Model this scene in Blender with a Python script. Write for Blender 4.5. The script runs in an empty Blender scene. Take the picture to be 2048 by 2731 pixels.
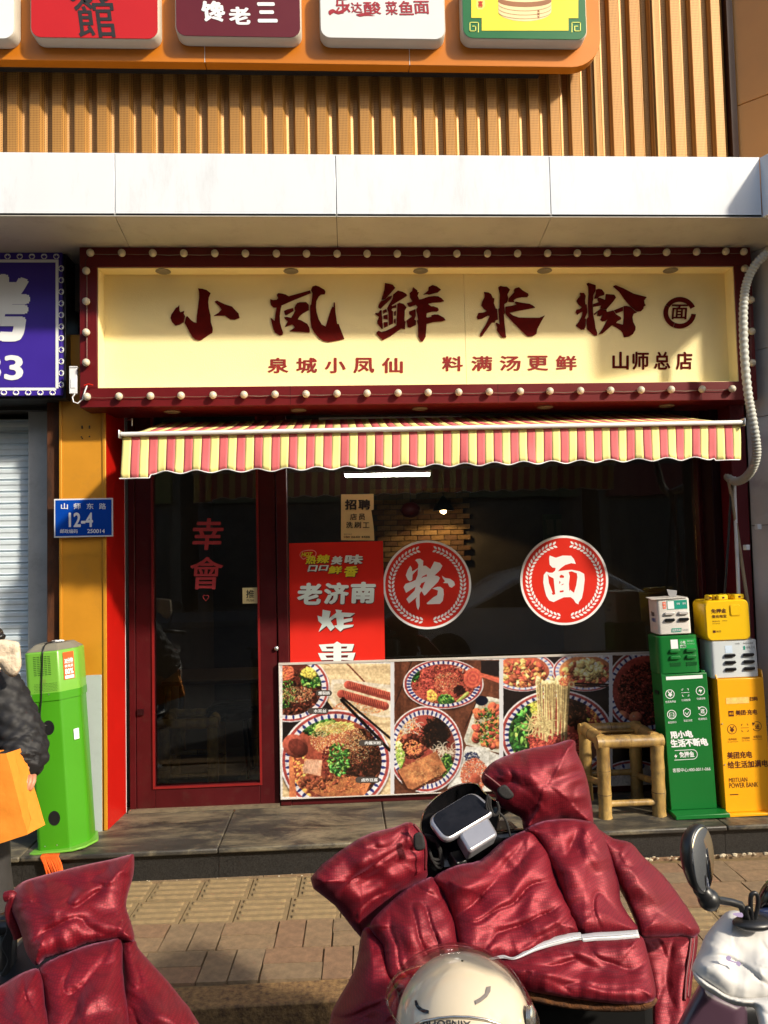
import bpy, bmesh, math, random
import numpy as np
from mathutils import Vector, Matrix, noise
from mathutils.geometry import delaunay_2d_cdt
R = random.Random(7)
scene = bpy.context.scene
C = scene.collection
rad = math.radians

# ---------------------------------------------------------------- camera
H = 1.56; FP = 2049.; CX, CY = 1024, 1365.5
yaw, pitch, roll = map(rad, (3.2655, 2.907, -1.2976))
fwd = Vector((math.sin(yaw)*math.cos(pitch), math.cos(yaw)*math.cos(pitch), math.sin(pitch)))
r0 = Vector((math.cos(yaw), -math.sin(yaw), 0)); u0 = r0.cross(fwd)
cr = r0*math.cos(roll)+u0*math.sin(roll); cu = -r0*math.sin(roll)+u0*math.cos(roll)
camd = bpy.data.cameras.new('camera'); cam = bpy.data.objects.new('camera', camd); C.objects.link(cam)
M = Matrix((cr, cu, -fwd)).transposed().to_4x4(); M.translation = (0, 0, H); cam.matrix_world = M
camd.sensor_fit = 'VERTICAL'; camd.sensor_height = 24; camd.lens = 24*FP/2731
camd.clip_start = 0.05; camd.clip_end = 500
scene.camera = cam
# ---------------------------------------------------------------- sky, sun, exposure
SUN = Vector((1.12, -1.0, .95)).normalized()
world = bpy.data.worlds.new('World'); scene.world = world; world.use_nodes = True
wn = world.node_tree.nodes; bg = wn['Background']
sky = wn.new('ShaderNodeTexSky'); sky.sky_type = 'NISHITA'; sky.sun_disc = False
sky.sun_elevation = math.asin(SUN.z); sky.sun_rotation = math.atan2(SUN.x, SUN.y)
sky.air_density = 1.3; sky.dust_density = 2.5
world.node_tree.links.new(sky.outputs[0], bg.inputs[0]); bg.inputs[1].default_value = 0.15
ld = bpy.data.lights.new('sun', 'SUN'); ld.energy = 4.4; ld.angle = rad(3.0); ld.color = (1, .89, .72)
sun = bpy.data.objects.new('sun', ld); C.objects.link(sun); sun.location = SUN*20
sun.rotation_euler = SUN.to_track_quat('Z', 'Y').to_euler()
scene.view_settings.view_transform = 'Standard'; scene.view_settings.look = 'None'
scene.view_settings.gamma = 1; scene.view_settings.exposure = 0.4; scene.view_settings.use_curve_mapping = False
try:
    scene.cycles.max_bounces = 8; scene.cycles.transparent_max_bounces = 12
    scene.cycles.use_denoising = True; scene.cycles.caustics_reflective = False
    scene.cycles.sample_clamp_indirect = 6
except Exception: pass

# ---------------------------------------------------------------- measuring helpers (photo pixel -> real point on a real plane)
def ray(x, y): return fwd+cr*((x-CX)/FP)-cu*((y-CY)/FP)
def P(x, y, Y):
    d = ray(x, y); return d*(Y/d.y)+Vector((0, 0, H))
def Pz(x, y, z):
    d = ray(x, y); return d*((z-H)/d.z)+Vector((0, 0, H))
def proj(p):
    q = Vector(p)-Vector((0, 0, H)); w = q.dot(fwd); return CX+FP*q.dot(cr)/w, CY-FP*q.dot(cu)/w
def ZM(ox, oy, s): return lambda x, y: (ox+x*s, oy+y*s)

# ---------------------------------------------------------------- object helpers
WM = {}
def tag(o, label=None, cat=None, group=None, kind=None):
    if label: o['label'] = label
    if cat: o['category'] = cat
    if group: o['group'] = group
    if kind: o['kind'] = kind
    return o
def thing(name, loc, label=None, cat=None, group=None, kind=None):
    o = bpy.data.objects.new(name, None); C.objects.link(o); o.location = loc; o.empty_display_size = .1
    WM[o.name] = Matrix.Translation(Vector(loc)); return tag(o, label, cat, group, kind)
def link(name, me, parent=None, loc=None, rot=None):
    o = bpy.data.objects.new(name, me); C.objects.link(o)
    m = Matrix.Identity(4)
    if loc is not None: o.location = loc; m = Matrix.Translation(Vector(loc))
    if rot is not None: o.rotation_euler = rot; m = m @ __import__('mathutils').Euler(rot).to_matrix().to_4x4()
    if parent is not None:
        o.parent = parent; o.matrix_parent_inverse = WM[parent.name].inverted()
    WM[o.name] = m
    return o
def copy_tree(o, par=None, first=True):
    c = o.copy(); C.objects.link(c)
    if par is not None: c.parent = par
    WM[c.name] = WM[o.name].copy()
    for ch in list(o.children): copy_tree(ch, c, False)
    return c

class MB:
    def __init__(s, xf=None): s.v = []; s.f = []; s.xf = xf
    def add(s, vs, fs):
        b = len(s.v)
        s.v += [tuple(s.xf @ Vector(p)) for p in vs] if s.xf is not None else [tuple(p) for p in vs]
        s.f += [tuple(i+b for i in f) for f in fs]; return s
    def box(s, x0, x1, y0, y1, z0, z1):
        return s.add([(x0,y0,z0),(x1,y0,z0),(x1,y1,z0),(x0,y1,z0),(x0,y0,z1),(x1,y0,z1),(x1,y1,z1),(x0,y1,z1)],
                     [(0,3,2,1),(4,5,6,7),(0,1,5,4),(1,2,6,5),(2,3,7,6),(3,0,4,7)])
    def prism(s, pts, a, b):      # pts: list of 3-D points (planar ring), swept from offset a to offset b (vectors)
        n = len(pts); A = [Vector(p)+Vector(a) for p in pts]; B = [Vector(p)+Vector(b) for p in pts]
        return s.add(A+B, [tuple(range(n)), tuple(range(2*n-1, n-1, -1))]+[(i, i+n, (i+1) % n+n, (i+1) % n) for i in range(n)])
    def loft(s, rings, cap=True, closed=True):
        n = len(rings[0]); vs = [p for r in rings for p in r]; fs = []
        for k in range(len(rings)-1):
            for i in range(n if closed else n-1):
                j = (i+1) % n; fs.append((k*n+i, k*n+j, (k+1)*n+j, (k+1)*n+i))
        if cap: fs += [tuple(range(n-1, -1, -1)), tuple(range((len(rings)-1)*n, len(rings)*n))]
        return s.add(vs, fs)
    def tube(s, pts, r, n=8, cap=True):
        pts = [Vector(p) for p in pts]; rr = r if isinstance(r, (list, tuple)) else [r]*len(pts)
        rings = []; up = None
        for i, p in enumerate(pts):
            t = (pts[min(i+1, len(pts)-1)]-pts[max(i-1, 0)]).normalized()
            if up is None: up = Vector((0, 0, 1)) if abs(t.z) < .9 else Vector((1, 0, 0))
            a = t.cross(up).normalized(); b = a.cross(t).normalized(); up = b
            rings.append([p+(a*math.cos(q)+b*math.sin(q))*rr[i] for q in [2*math.pi*k/n for k in range(n)]])
        return s.loft(rings, cap)
    def lathe(s, c, axis, prof, n=24):   # prof: list of (dist along axis, radius)
        c = Vector(c); t = Vector(axis).normalized(); u = Vector((0, 0, 1)) if abs(t.z) < .9 else Vector((1, 0, 0))
        a = t.cross(u).normalized(); b = t.cross(a).normalized()
        return s.loft([[c+t*d+(a*math.cos(q)+b*math.sin(q))*r for q in [2*math.pi*k/n for k in range(n)]] for d, r in prof])
    def ball(s, c, r, n=12, m=8, sc=(1, 1, 1)):
        rings = []
        for i in range(m+1):
            th = math.pi*(i+.001)/(m+.002)
            rings.append([(c[0]+r*sc[0]*math.sin(th)*math.cos(2*math.pi*k/n), c[1]+r*sc[1]*math.sin(th)*math.sin(2*math.pi*k/n), c[2]+r*sc[2]*math.cos(th)) for k in range(n)])
        return s.loft(rings, True)
    def mesh(s, name, mat, smooth=False, angle=None):
        me = bpy.data.meshes.new(name); me.from_pydata(s.v, [], s.f); me.update()
        bm = bmesh.new(); bm.from_mesh(me); bmesh.ops.recalc_face_normals(bm, faces=bm.faces); bm.to_mesh(me); bm.free()
        if mat: me.materials.append(mat)
        if smooth:
            me.polygons.foreach_set('use_smooth', [True]*len(me.polygons))
            if angle: me.set_sharp_from_angle(angle=rad(angle))
        return me
    def build(s, name, mat, parent=None, smooth=False, angle=None, bev=0, loc=None, seg=2):
        o = link(name, s.mesh(name, mat, smooth, angle), parent, loc)
        if bev:
            m = o.modifiers.new('bevel', 'BEVEL'); m.width = bev; m.segments = seg; m.limit_method = 'ANGLE'; m.angle_limit = rad(35)
            o.data.polygons.foreach_set('use_smooth', [True]*len(o.data.polygons)); o.data.set_sharp_from_angle(angle=rad(50))
        return o

def curve_mesh(cu, nm='shape'):
    o = bpy.data.objects.new('tmp', cu); C.objects.link(o)
    dg = bpy.context.evaluated_depsgraph_get(); me = bpy.data.meshes.new_from_object(o.evaluated_get(dg))
    vs = [tuple(v.co) for v in me.vertices]; fs = [tuple(p.vertices) for p in me.polygons]
    bpy.data.objects.remove(o); bpy.data.meshes.remove(me); return vs, fs
TC = {}
def glyph(body, off=0.0):      # glyph outline, 0..1; bold = slightly shifted layers (third value is the layer)
    if (body, off) in TC: return TC[body, off]
    cu = bpy.data.curves.new('t', 'FONT'); cu.body = body; cu.size = 1; cu.resolution_u = 3
    vs, fs = curve_mesh(cu)
    if off:
        V, F = [], []
        for k in range(8):
            dx, dy = off*math.cos(k*math.pi/4), off*.8*math.sin(k*math.pi/4); b = len(V)
            V += [(v[0]+dx, v[1]+dy, k) for v in vs]; F += [tuple(i+b for i in f) for f in fs]
        vs, fs = V, F
    else: vs = [(v[0], v[1], 0) for v in vs]
    xs = [v[0] for v in vs]; ys = [v[1] for v in vs]; x0, x1, y0, y1 = min(xs), max(xs), min(ys), max(ys)
    vs = [((v[0]-x0)/(x1-x0), (v[1]-y0)/(y1-y0), v[2]) for v in vs]     # 0..1, y up
    TC[body, off] = (vs, fs); return vs, fs
LAY = Vector((-.00003, -.00006, 0))
def fillpoly(polys):       # polygons with holes (even-odd), 2-D
    cu = bpy.data.curves.new('p', 'CURVE'); cu.dimensions = '2D'; cu.fill_mode = 'BOTH'
    for pl in polys:
        sp = cu.splines.new('POLY'); sp.points.add(len(pl)-1); sp.use_cyclic_u = True
        for i, (x, y) in enumerate(pl): sp.points[i].co = (x/100., -y/100., 0, 1)
    vs, fs = curve_mesh(cu); return [(v[0]*100, -v[1]*100) for v in vs], fs
def smooth2(pl, n=3):      # closed Catmull-Rom
    out = []; m = len(pl)
    for i in range(m):
        p0, p1, p2, p3 = [np.array(pl[(i+k) % m], float) for k in (-1, 0, 1, 2)]
        for j in range(n):
            t = j/n
            out.append(tuple(.5*((2*p1)+(-p0+p2)*t+(2*p0-5*p1+4*p2-p3)*t*t+(-p0+3*p1-3*p2+p3)*t**3)))
    return out
def flat(name, vs2, fs, fn, mat, parent, thick=0, nrm=(0, 1, 0)):   # 2-D mesh -> world by fn
    vs = [Vector(fn(v[0], v[1]))+(LAY*v[2] if len(v) > 2 else Vector()) for v in vs2]; mb = MB(); mb.add(vs, fs)
    me = mb.mesh(name, mat)
    o = link(name, me, parent)
    if thick:
        m = o.modifiers.new('thickness', 'SOLIDIFY'); m.thickness = thick; m.offset = 0
    return o
def text(body, box, Y, mat, parent, off=.0, name='lettering', shear=0, thick=0, fn=None):
    x0, y0, x1, y1 = box; vs, fs = glyph(body, off)
    f = fn or (lambda a, b: P(a, b, Y))
    return flat(name, vs, fs, lambda u, v: f(x0+(x1-x0)*u+shear*(v-.5), y1-(y1-y0)*v), mat, parent, thick)
def pxpoly(pts, Y): return [P(x, y, Y) for x, y in pts]
def rect(name, x0, x1, z0, z1, Y, mat, parent, t=.002, bev=0):
    return MB().box(x0, x1, Y, Y+t, z0, z1).build(name, mat, parent, bev=bev)

# ---------------------------------------------------------------- materials
def srgb(r, g, b):
    f = lambda c: (c/255/12.92 if c/255 <= .04045 else ((c/255+.055)/1.055)**2.4)
    return (f(r), f(g), f(b))
MC = {}
def mat(name, col, rough=.5, metal=0, var=.12, vs=6, bump=0, bs=40, spec=.5, emit=0, col2=None, dirt=0, coat=0, stretch=None, hue=0):
    if name in MC: return MC[name]
    m = bpy.data.materials.new(name); m.use_nodes = True; MC[name] = m
    nt = m.node_tree; N = nt.nodes; L = nt.links; b = N['Principled BSDF']
    b.inputs['Roughness'].default_value = rough; b.inputs['Metallic'].default_value = metal
    b.inputs['Specular IOR Level'].default_value = spec
    if coat: b.inputs['Coat Weight'].default_value = coat; b.inputs['Coat Roughness'].default_value = .08
    tc = N.new('ShaderNodeTexCoord'); src = tc.outputs['Object']
    if stretch:
        mp = N.new('ShaderNodeMapping'); mp.inputs['Scale'].default_value = stretch; L.new(src, mp.inputs[0]); src = mp.outputs[0]
    n1 = N.new('ShaderNodeTexNoise'); n1.inputs['Scale'].default_value = vs; n1.inputs['Detail'].default_value = 6; n1.inputs['Roughness'].default_value = .65
    L.new(src, n1.inputs['Vector'])
    rp = N.new('ShaderNodeValToRGB'); rp.color_ramp.elements[0].position = .3; rp.color_ramp.elements[1].position = .7
    c = Vector(col); c2 = Vector(col2) if col2 else c*(1-var)
    rp.color_ramp.elements[0].color = (*c2, 1); rp.color_ramp.elements[1].color = (*(c if col2 else c*(1+var)), 1)
    L.new(n1.outputs['Fac'], rp.inputs[0]); out = rp.outputs[0]
    if dirt:
        n2 = N.new('ShaderNodeTexNoise'); n2.inputs['Scale'].default_value = vs*3.7; n2.inputs['Detail'].default_value = 8; n2.inputs['Roughness'].default_value = .75
        L.new(src, n2.inputs['Vector'])
        r2 = N.new('ShaderNodeValToRGB'); r2.color_ramp.elements[0].position = .52; r2.color_ramp.elements[1].position = .72
        r2.color_ramp.elements[0].color = (0, 0, 0, 1); r2.color_ramp.elements[1].color = (dirt, dirt, dirt, 1)
        L.new(n2.outputs['Fac'], r2.inputs[0])
        mx = N.new('ShaderNodeMixRGB'); mx.inputs[2].default_value = (.11, .09, .065, 1); L.new(r2.outputs[0], mx.inputs[0]); L.new(out, mx.inputs[1]); out = mx.outputs[0]
    L.new(out, b.inputs['Base Color'])
    # roughness break-up
    mr = N.new('ShaderNodeMapRange'); mr.inputs['To Min'].default_value = max(.02, rough-.08); mr.inputs['To Max'].default_value = min(1, rough+.1)
    L.new(n1.outputs['Fac'], mr.inputs[0]); L.new(mr.outputs[0], b.inputs['Roughness'])
    if bump:
        n3 = N.new('ShaderNodeTexNoise'); n3.inputs['Scale'].default_value = bs; n3.inputs['Detail'].default_value = 5; L.new(src, n3.inputs['Vector'])
        bp = N.new('ShaderNodeBump'); bp.inputs['Strength'].default_value = bump; bp.inputs['Distance'].default_value = .004
        L.new(n3.outputs['Fac'], bp.inputs['Height']); L.new(bp.outputs[0], b.inputs['Normal'])
    if emit:
        b.inputs['Emission Color'].default_value = (*col, 1); b.inputs['Emission Strength'].default_value = emit
    return m
def S(r, g, b, k=1.): return tuple(c*k for c in srgb(r, g, b))
white = mat('white_paint', (.74, .76, .78), .35, vs=3, var=.03)
ink_white = mat('white_ink', (.78, .8, .82), .5, var=.02)
ink_black = mat('black_ink', (.018, .016, .016), .5, var=.1)
maroon = mat('maroon_lacquer', (.062, .005, .007), .38, vs=4, var=.18, dirt=.1, spec=.3)
maroon_dark = mat('dark_maroon', (.02, .003, .004), .5, vs=4, var=.2, spec=.2)
red_ink = mat('red_ink', (.62, .022, .01), .32, vs=2, var=.05)
brush_red = mat('brush_red', (.085, .003, .002), .8, vs=20, var=.25, spec=.1)
black_plastic = mat('black_plastic', (.012, .012, .013), .35, var=.1)
black_gloss = mat('gloss_black', (.006, .006, .007), .12, var=.1)
alu = mat('aluminium', (.62, .63, .64), .35, .9, vs=8, var=.08)
dark_void = mat('dark_interior', (.02, .018, .016), .8, var=.3)

def brick_glass():
    m = bpy.data.materials.new('window_glass'); m.use_nodes = True; nt = m.node_tree; N = nt.nodes; L = nt.links
    N.remove(N['Principled BSDF']); out = N['Material Output']
    tr = N.new('ShaderNodeBsdfTransparent'); tr.inputs[0].default_value = (.84, .86, .85, 1)
    gl = N.new('ShaderNodeBsdfGlossy'); gl.inputs['Roughness'].default_value = .012; gl.inputs[0].default_value = (.9, .95, 1, 1)
    fr = N.new('ShaderNodeFresnel'); fr.inputs[0].default_value = 1.5
    mx = N.new('ShaderNodeMixShader'); L.new(fr.outputs[0], mx.inputs[0]); L.new(tr.outputs[0], mx.inputs[1]); L.new(gl.outputs[0], mx.inputs[2])
    tc = N.new('ShaderNodeTexCoord'); nz = N.new('ShaderNodeTexNoise'); nz.inputs['Scale'].default_value = 1.3; L.new(tc.outputs['Object'], nz.inputs['Vector'])
    bp = N.new('ShaderNodeBump'); bp.inputs['Strength'].default_value = .05; bp.inputs['Distance'].default_value = .02; L.new(nz.outputs[0], bp.inputs['Height']); L.new(bp.outputs[0], gl.inputs['Normal'])
    L.new(mx.outputs[0], out.inputs[0]); return m
glass = brick_glass()
def clear_visor():
    m = bpy.data.materials.new('clear_visor'); m.use_nodes = True; nt = m.node_tree; N = nt.nodes; L = nt.links
    N.remove(N['Principled BSDF']); out = N['Material Output']
    tr = N.new('ShaderNodeBsdfTransparent'); tr.inputs[0].default_value = (.97, .95, .94, 1)
    gl = N.new('ShaderNodeBsdfGlossy'); gl.inputs['Roughness'].default_value = .05
    fr = N.new('ShaderNodeFresnel'); fr.inputs[0].default_value = 1.35
    tc = N.new('ShaderNodeTexCoord'); nz = N.new('ShaderNodeTexNoise'); nz.inputs['Scale'].default_value = 60; nz.inputs['Detail'].default_value = 8; L.new(tc.outputs['Object'], nz.inputs['Vector'])
    ad = N.new('ShaderNodeMath'); ad.operation = 'MULTIPLY_ADD'; ad.inputs[1].default_value = .55; ad.inputs[2].default_value = .005; L.new(fr.outputs[0], ad.inputs[0])
    mx = N.new('ShaderNodeMixShader'); L.new(ad.outputs[0], mx.inputs[0]); L.new(tr.outputs[0], mx.inputs[1]); L.new(gl.outputs[0], mx.inputs[2]); L.new(mx.outputs[0], out.inputs[0]); return m
def perforated():
    m = mat('perforated_metal', S(204, 150, 78, .78), .45, .25, vs=3, var=.14, spec=.5)
    nt = m.node_tree; N = nt.nodes; L = nt.links; b = N['Principled BSDF']; tc = [n for n in N if n.type == 'TEX_COORD'][0]
    vo = N.new('ShaderNodeTexVoronoi'); vo.inputs['Scale'].default_value = 110; vo.inputs['Randomness'].default_value = 0
    mp = N.new('ShaderNodeMapping'); mp.inputs['Scale'].default_value = (1.2, 0, 1); L.new(tc.outputs['Object'], mp.inputs[0]); L.new(mp.outputs[0], vo.inputs['Vector'])
    r = N.new('ShaderNodeValToRGB'); r.color_ramp.elements[0].position = .25; r.color_ramp.elements[1].position = .34
    r.color_ramp.elements[0].color = (.28, .22, .17, 1); r.color_ramp.elements[1].color = (1, 1, 1, 1)
    L.new(vo.outputs['Distance'], r.inputs[0]); mx = N.new('ShaderNodeMixRGB'); mx.blend_type = 'MULTIPLY'; mx.inputs[0].default_value = 1
    old = b.inputs['Base Color'].links[0].from_socket; L.new(old, mx.inputs[1]); L.new(r.outputs[0], mx.inputs[2]); L.new(mx.outputs[0], b.inputs['Base Color']); return m
def quilt(name, col, sheen):
    m = mat(name, col, .52, 0, vs=4, var=.22, spec=.55)
    nt = m.node_tree; N = nt.nodes; L = nt.links; b = N['Principled BSDF']; tc = [n for n in N if n.type == 'TEX_COORD'][0]
    b.inputs['Metallic'].default_value = .42
    b.inputs['Sheen Weight'].default_value = .14; b.inputs['Sheen Tint'].default_value = (*sheen, 1); b.inputs['Sheen Roughness'].default_value = .4
    vo = N.new('ShaderNodeTexVoronoi'); vo.inputs['Scale'].default_value = 170; vo.inputs['Randomness'].default_value = .15; vo.feature = 'DISTANCE_TO_EDGE'
    L.new(tc.outputs['Object'], vo.inputs['Vector'])
    wv = N.new('ShaderNodeTexNoise'); wv.inputs['Scale'].default_value = 38; wv.inputs['Detail'].default_value = 4; L.new(tc.outputs['Object'], wv.inputs['Vector'])
    r = N.new('ShaderNodeValToRGB'); r.color_ramp.elements[0].position = .03; r.color_ramp.elements[1].position = .2
    r.color_ramp.elements[0].color = (.66, .6, .72, 1); r.color_ramp.elements[1].color = (1.06, 1.06, 1.06, 1); L.new(vo.outputs['Distance'], r.inputs[0])
    mx = N.new('ShaderNodeMixRGB'); mx.blend_type = 'MULTIPLY'; mx.inputs[0].default_value = 1
    old = b.inputs['Base Color'].links[0].from_socket; L.new(old, mx.inputs[1]); L.new(r.outputs[0], mx.inputs[2]); L.new(mx.outputs[0], b.inputs['Base Color'])
    b1 = N.new('ShaderNodeBump'); b1.inputs['Strength'].default_value = .12; b1.inputs['Distance'].default_value = .006; L.new(wv.outputs[0], b1.inputs['Height'])
    b2 = N.new('ShaderNodeBump'); b2.inputs['Strength'].default_value = .3; b2.inputs['Distance'].default_value = .002; L.new(vo.outputs['Distance'], b2.inputs['Height'])
    L.new(b2.outputs[0], b.inputs['Normal']); return m
# ================================================================ ground
asphalt = mat('asphalt', (.055, .054, .052), .9, vs=8, var=.3, bump=.5, bs=300)
g = MB().add([(-60, -60, -.135), (60, -60, -.135), (60, 60, -.135), (-60, 60, -.135)], [(0, 1, 2, 3)]).build('road', asphalt); tag(g, kind='structure')
bed = mat('paving_bed', S(150, 124, 82, .55), .95, vs=30, var=.3, bump=.6, bs=200)
pav = thing('pavement', (0, 3.3, 0), kind='structure')
MB().box(-6, 7, 2.9, 12, -.2, -.016).build('sand_bed', bed, pav)
kerbm = mat('kerb_granite', S(190, 150, 95, .6), .85, vs=45, col2=S(96, 66, 44, .5), bump=.8, bs=120)
for i in range(13):
    MB().box(-6+i+.003, -5+i-.003, 2.765+.004*R.random(), 2.905, -.3, .0+.002*R.random()).build('kerb_stone', kerbm, pav, bev=.006)
pm = [mat('paver_brown_%s' % n, c, .9, vs=26, var=.3, bump=1, bs=260, dirt=.4) for n, c in
      (('a', S(168, 138, 104, .6)), ('b', S(162, 136, 104, .58)), ('c', S(168, 132, 100, .58)), ('d', S(160, 136, 106, .6)), ('e', S(166, 138, 104, .6)))]
tm = mat('tactile_yellow', S(170, 145, 104, .58), .9, vs=22, var=.2, bump=.7, bs=220, dirt=.5)
a = .23
def paver_mesh(w, d, m): return MB().box(-w/2+.003, w/2-.003, -d/2+.003, d/2-.003, -.05, 0).mesh('paver', m)
ph = [paver_mesh(a, a/2, m) for m in pm]; pv = [paver_mesh(a/2, a, m) for m in pm]
tb = MB().box(-a/2+.003, a/2-.003, -a/2+.003, a/2-.003, -.05, -.006)
for k in range(4):
    y = -a/2+.035+k*.053
    pts = [(-.095, y-.013), (-.088, y-.017), (.088, y-.017), (.095, y-.013), (.095, y+.013), (.088, y+.017), (-.088, y+.017), (-.095, y+.013)]
    tb.loft([[(x, yy, -.008) for x, yy in pts], [(x*.96, y+(yy-y)*.55, .003) for x, yy in pts]])
tmesh = tb.mesh('tactile_tile', tm)
def pl(me, x, y, nm):
    o = link(nm, me, pav, loc=(x, y, -.001-.003*R.random())); o.rotation_euler = (rad(R.uniform(-.3, .3)), rad(R.uniform(-.3, .3)), rad(R.uniform(-.6, .6))-.035); return o
for i in range(-7, 13):
    x = -.145+i*a
    sh = -.035
    rows = ['T', 'T', 'B', 'B'] if x < 1.05 else ['B', 'B2', 'T', 'B']
    for j, t in enumerate(rows):
        y = 3.70-j*a+sh*x+.02
        if y < 2.92+a/2-.03: y = 2.92+a/2-.03
        xx = x-.035*(j-1)
        if t[0] == 'T': pl(tmesh, xx, y, 'tactile_tile')
        elif (i+j) % 2: 
            for s in (-1, 1): pl(R.choice(ph), xx, y+s*a/4, 'paver')
        else:
            for s in (-1, 1): pl(R.choice(pv), xx+s*a/4, y, 'paver')
strip = mat('concrete_fillet', S(170, 135, 100, .55), .95, vs=14, var=.25, bump=.8, bs=120)
for i in range(18):
    MB().box(-.115, .112, -.03, .028, -.05, .0).build('border_paver', R.choice(pm), pav, loc=(-1.9+i*a, 3.862+.006*math.sin(i), .001))
# crumbs of mortar along the riser
mb = MB()
for k in range(110):
    x = R.uniform(1.3, 2.2) if k < 70 else R.uniform(-1.3, 2.0); s = R.uniform(.003, .011)*(1.6 if k < 40 else .7)
    y = 3.83
    mb.ball((x, y+R.uniform(-.02, .02), .002), s, 5, 3, (1, .7, .5))
tag(mb.build('loose_mortar_crumbs', mat('mortar', S(215, 200, 170, .7), .9, var=.2)), 'pale crumbs of broken mortar scattered along the foot of the step', 'debris', kind='stuff')

# ---- the granite step
step = thing('entrance_step', (0, 4.1, .0), kind='structure')
def step_top_mat():
    m = mat('step_granite', (.06, .055, .047), .5, vs=2.2, col2=(.014, .013, .012), bump=.3, bs=90, stretch=(1, 2.2, 1))
    nt = m.node_tree; N = nt.nodes; L = nt.links; b = N['Principled BSDF']; tc = [n for n in N if n.type == 'TEX_COORD'][0]
    n = N.new('ShaderNodeTexNoise'); n.inputs['Scale'].default_value = 2.6; n.inputs['Detail'].default_value = 14; n.inputs['Roughness'].default_value = .8; n.inputs['Distortion'].default_value = .5
    mp = N.new('ShaderNodeMapping'); mp.inputs['Scale'].default_value = (.7, 2.0, 1); mp.inputs['Rotation'].default_value = (0, 0, .25); L.new(tc.outputs['Object'], mp.inputs[0]); L.new(mp.outputs[0], n.inputs['Vector'])
    r = N.new('ShaderNodeValToRGB'); r.color_ramp.elements[0].position = .45; r.color_ramp.elements[1].position = .6
    r.color_ramp.elements[0].color = (0, 0, 0, 1); r.color_ramp.elements[1].color = (.9, .9, .9, 1); L.new(n.outputs[0], r.inputs[0])
    mx = N.new('ShaderNodeMixRGB'); mx.inputs[2].default_value = (*S(168, 156, 128, .55), 1); old = b.inputs['Base Color'].links[0].from_socket
    L.new(r.outputs[0], mx.inputs[0]); L.new(old, mx.inputs[1]); L.new(mx.outputs[0], b.inputs['Base Color']); return m
stm = step_top_mat()
risem = mat('riser_granite', (.02, .019, .018), .4, vs=160, var=.9, bump=.15, bs=200)
xs = [-4, -3.2, -2.4, -1.55, -.62, .2, 1.05, 1.9, 2.7, 3.5]
for i in range(len(xs)-1):
    MB().box(xs[i]+.0015, xs[i+1]-.0015, 3.81, 4.5, .125, .15).build('step_slab', stm, step, bev=.007)
    MB().box(xs[i]+.001, xs[i+1]-.001, 3.842, 3.9, -.1, .124).build('riser_slab', risem, step)
MB().box(-4, 3.5, 3.91, 4.5, -.1, .123).build('step_core', dark_void, step)

# ================================================================ shop front
shop = thing('storefront', (.4, 4.42, .15), 'dark maroon framed shop front with a glass door and wide window under the awning', 'shop front')
def fx(px, Y=4.42, py=1700): return P(px, py, Y).x
G = 4.42
dl0, dl1, dgl, dgr, dr, wl, wr = fx(346), fx(364), fx(413), fx(689), fx(740), fx(771), fx(1871)
zg0 = P(411, 2096, G).z; zd0 = P(363, 2160, G).z
MB().box(dl0, dl1-.002, 4.40, 4.47, .15, 2.62).build('door_jamb', maroon, shop, bev=.004)
MB().box(dr+.004, wl, 4.395, 4.47, .15, 2.62).build('mullion', maroon, shop, bev=.005)
MB().box(wr, wr+.09, 4.385, 4.47, .15, 2.62).build('window_jamb', maroon, shop, bev=.004)
MB().box(wl+.001, wr-.001, 4.40, 4.47, .15, .33).build('stall_riser', maroon, shop, bev=.003)
MB().box(dl0, wr+.09, 4.395, 4.49, 2.622, 2.75).build('header', maroon_dark, shop)
MB().box(wl+.002, wr-.002, 4.43, 4.436, .331, 2.62).build('window_pane', glass, shop)
MB().box(dl0, dr, 4.37, 4.47, .151, .165).build('threshold', mat('stone_threshold', S(150, 135, 110, .5), .7, vs=20, var=.3), shop)
# door leaf
dm = MB()
dm.box(dl1, dgl, 4.405, 4.45, zd0, 2.6).box(dgr, dr, 4.405, 4.45, zd0, 2.6).box(dgl, dgr, 4.405, 4.45, zd0, zg0).box(dgl, dgr, 4.405, 4.45, 2.45, 2.6)
door = dm.build('door', maroon, shop, bev=.003)
MB().box(dgl, dgr, 4.424, 4.43, zg0, 2.45).build('glass', glass, door)
bead = MB(); bw = .012
bead.box(dgl-.012, dgl, 4.397, 4.4045, zg0-.012, 2.45).box(dgr, dgr+.012, 4.397, 4.4045, zg0-.012, 2.45).box(dgl, dgr, 4.397, 4.4045, zg0-.012, zg0)
bead.build('glazing_bead', mat('bright_maroon', (.2, .012, .012), .3, var=.1), door)
MB().lathe(P(737, 1729, 4.395), (0, -1, 0), [(0, .012), (.006, .012), (.009, .009), (.012, .003)], 16).build('lock', alu, door, smooth=True, angle=40)
MB().box(fx(368), fx(384), 4.39, 4.404, P(370, 1905, G).z, P(370, 1890, G).z).build('hinge', maroon_dark, door)
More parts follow.
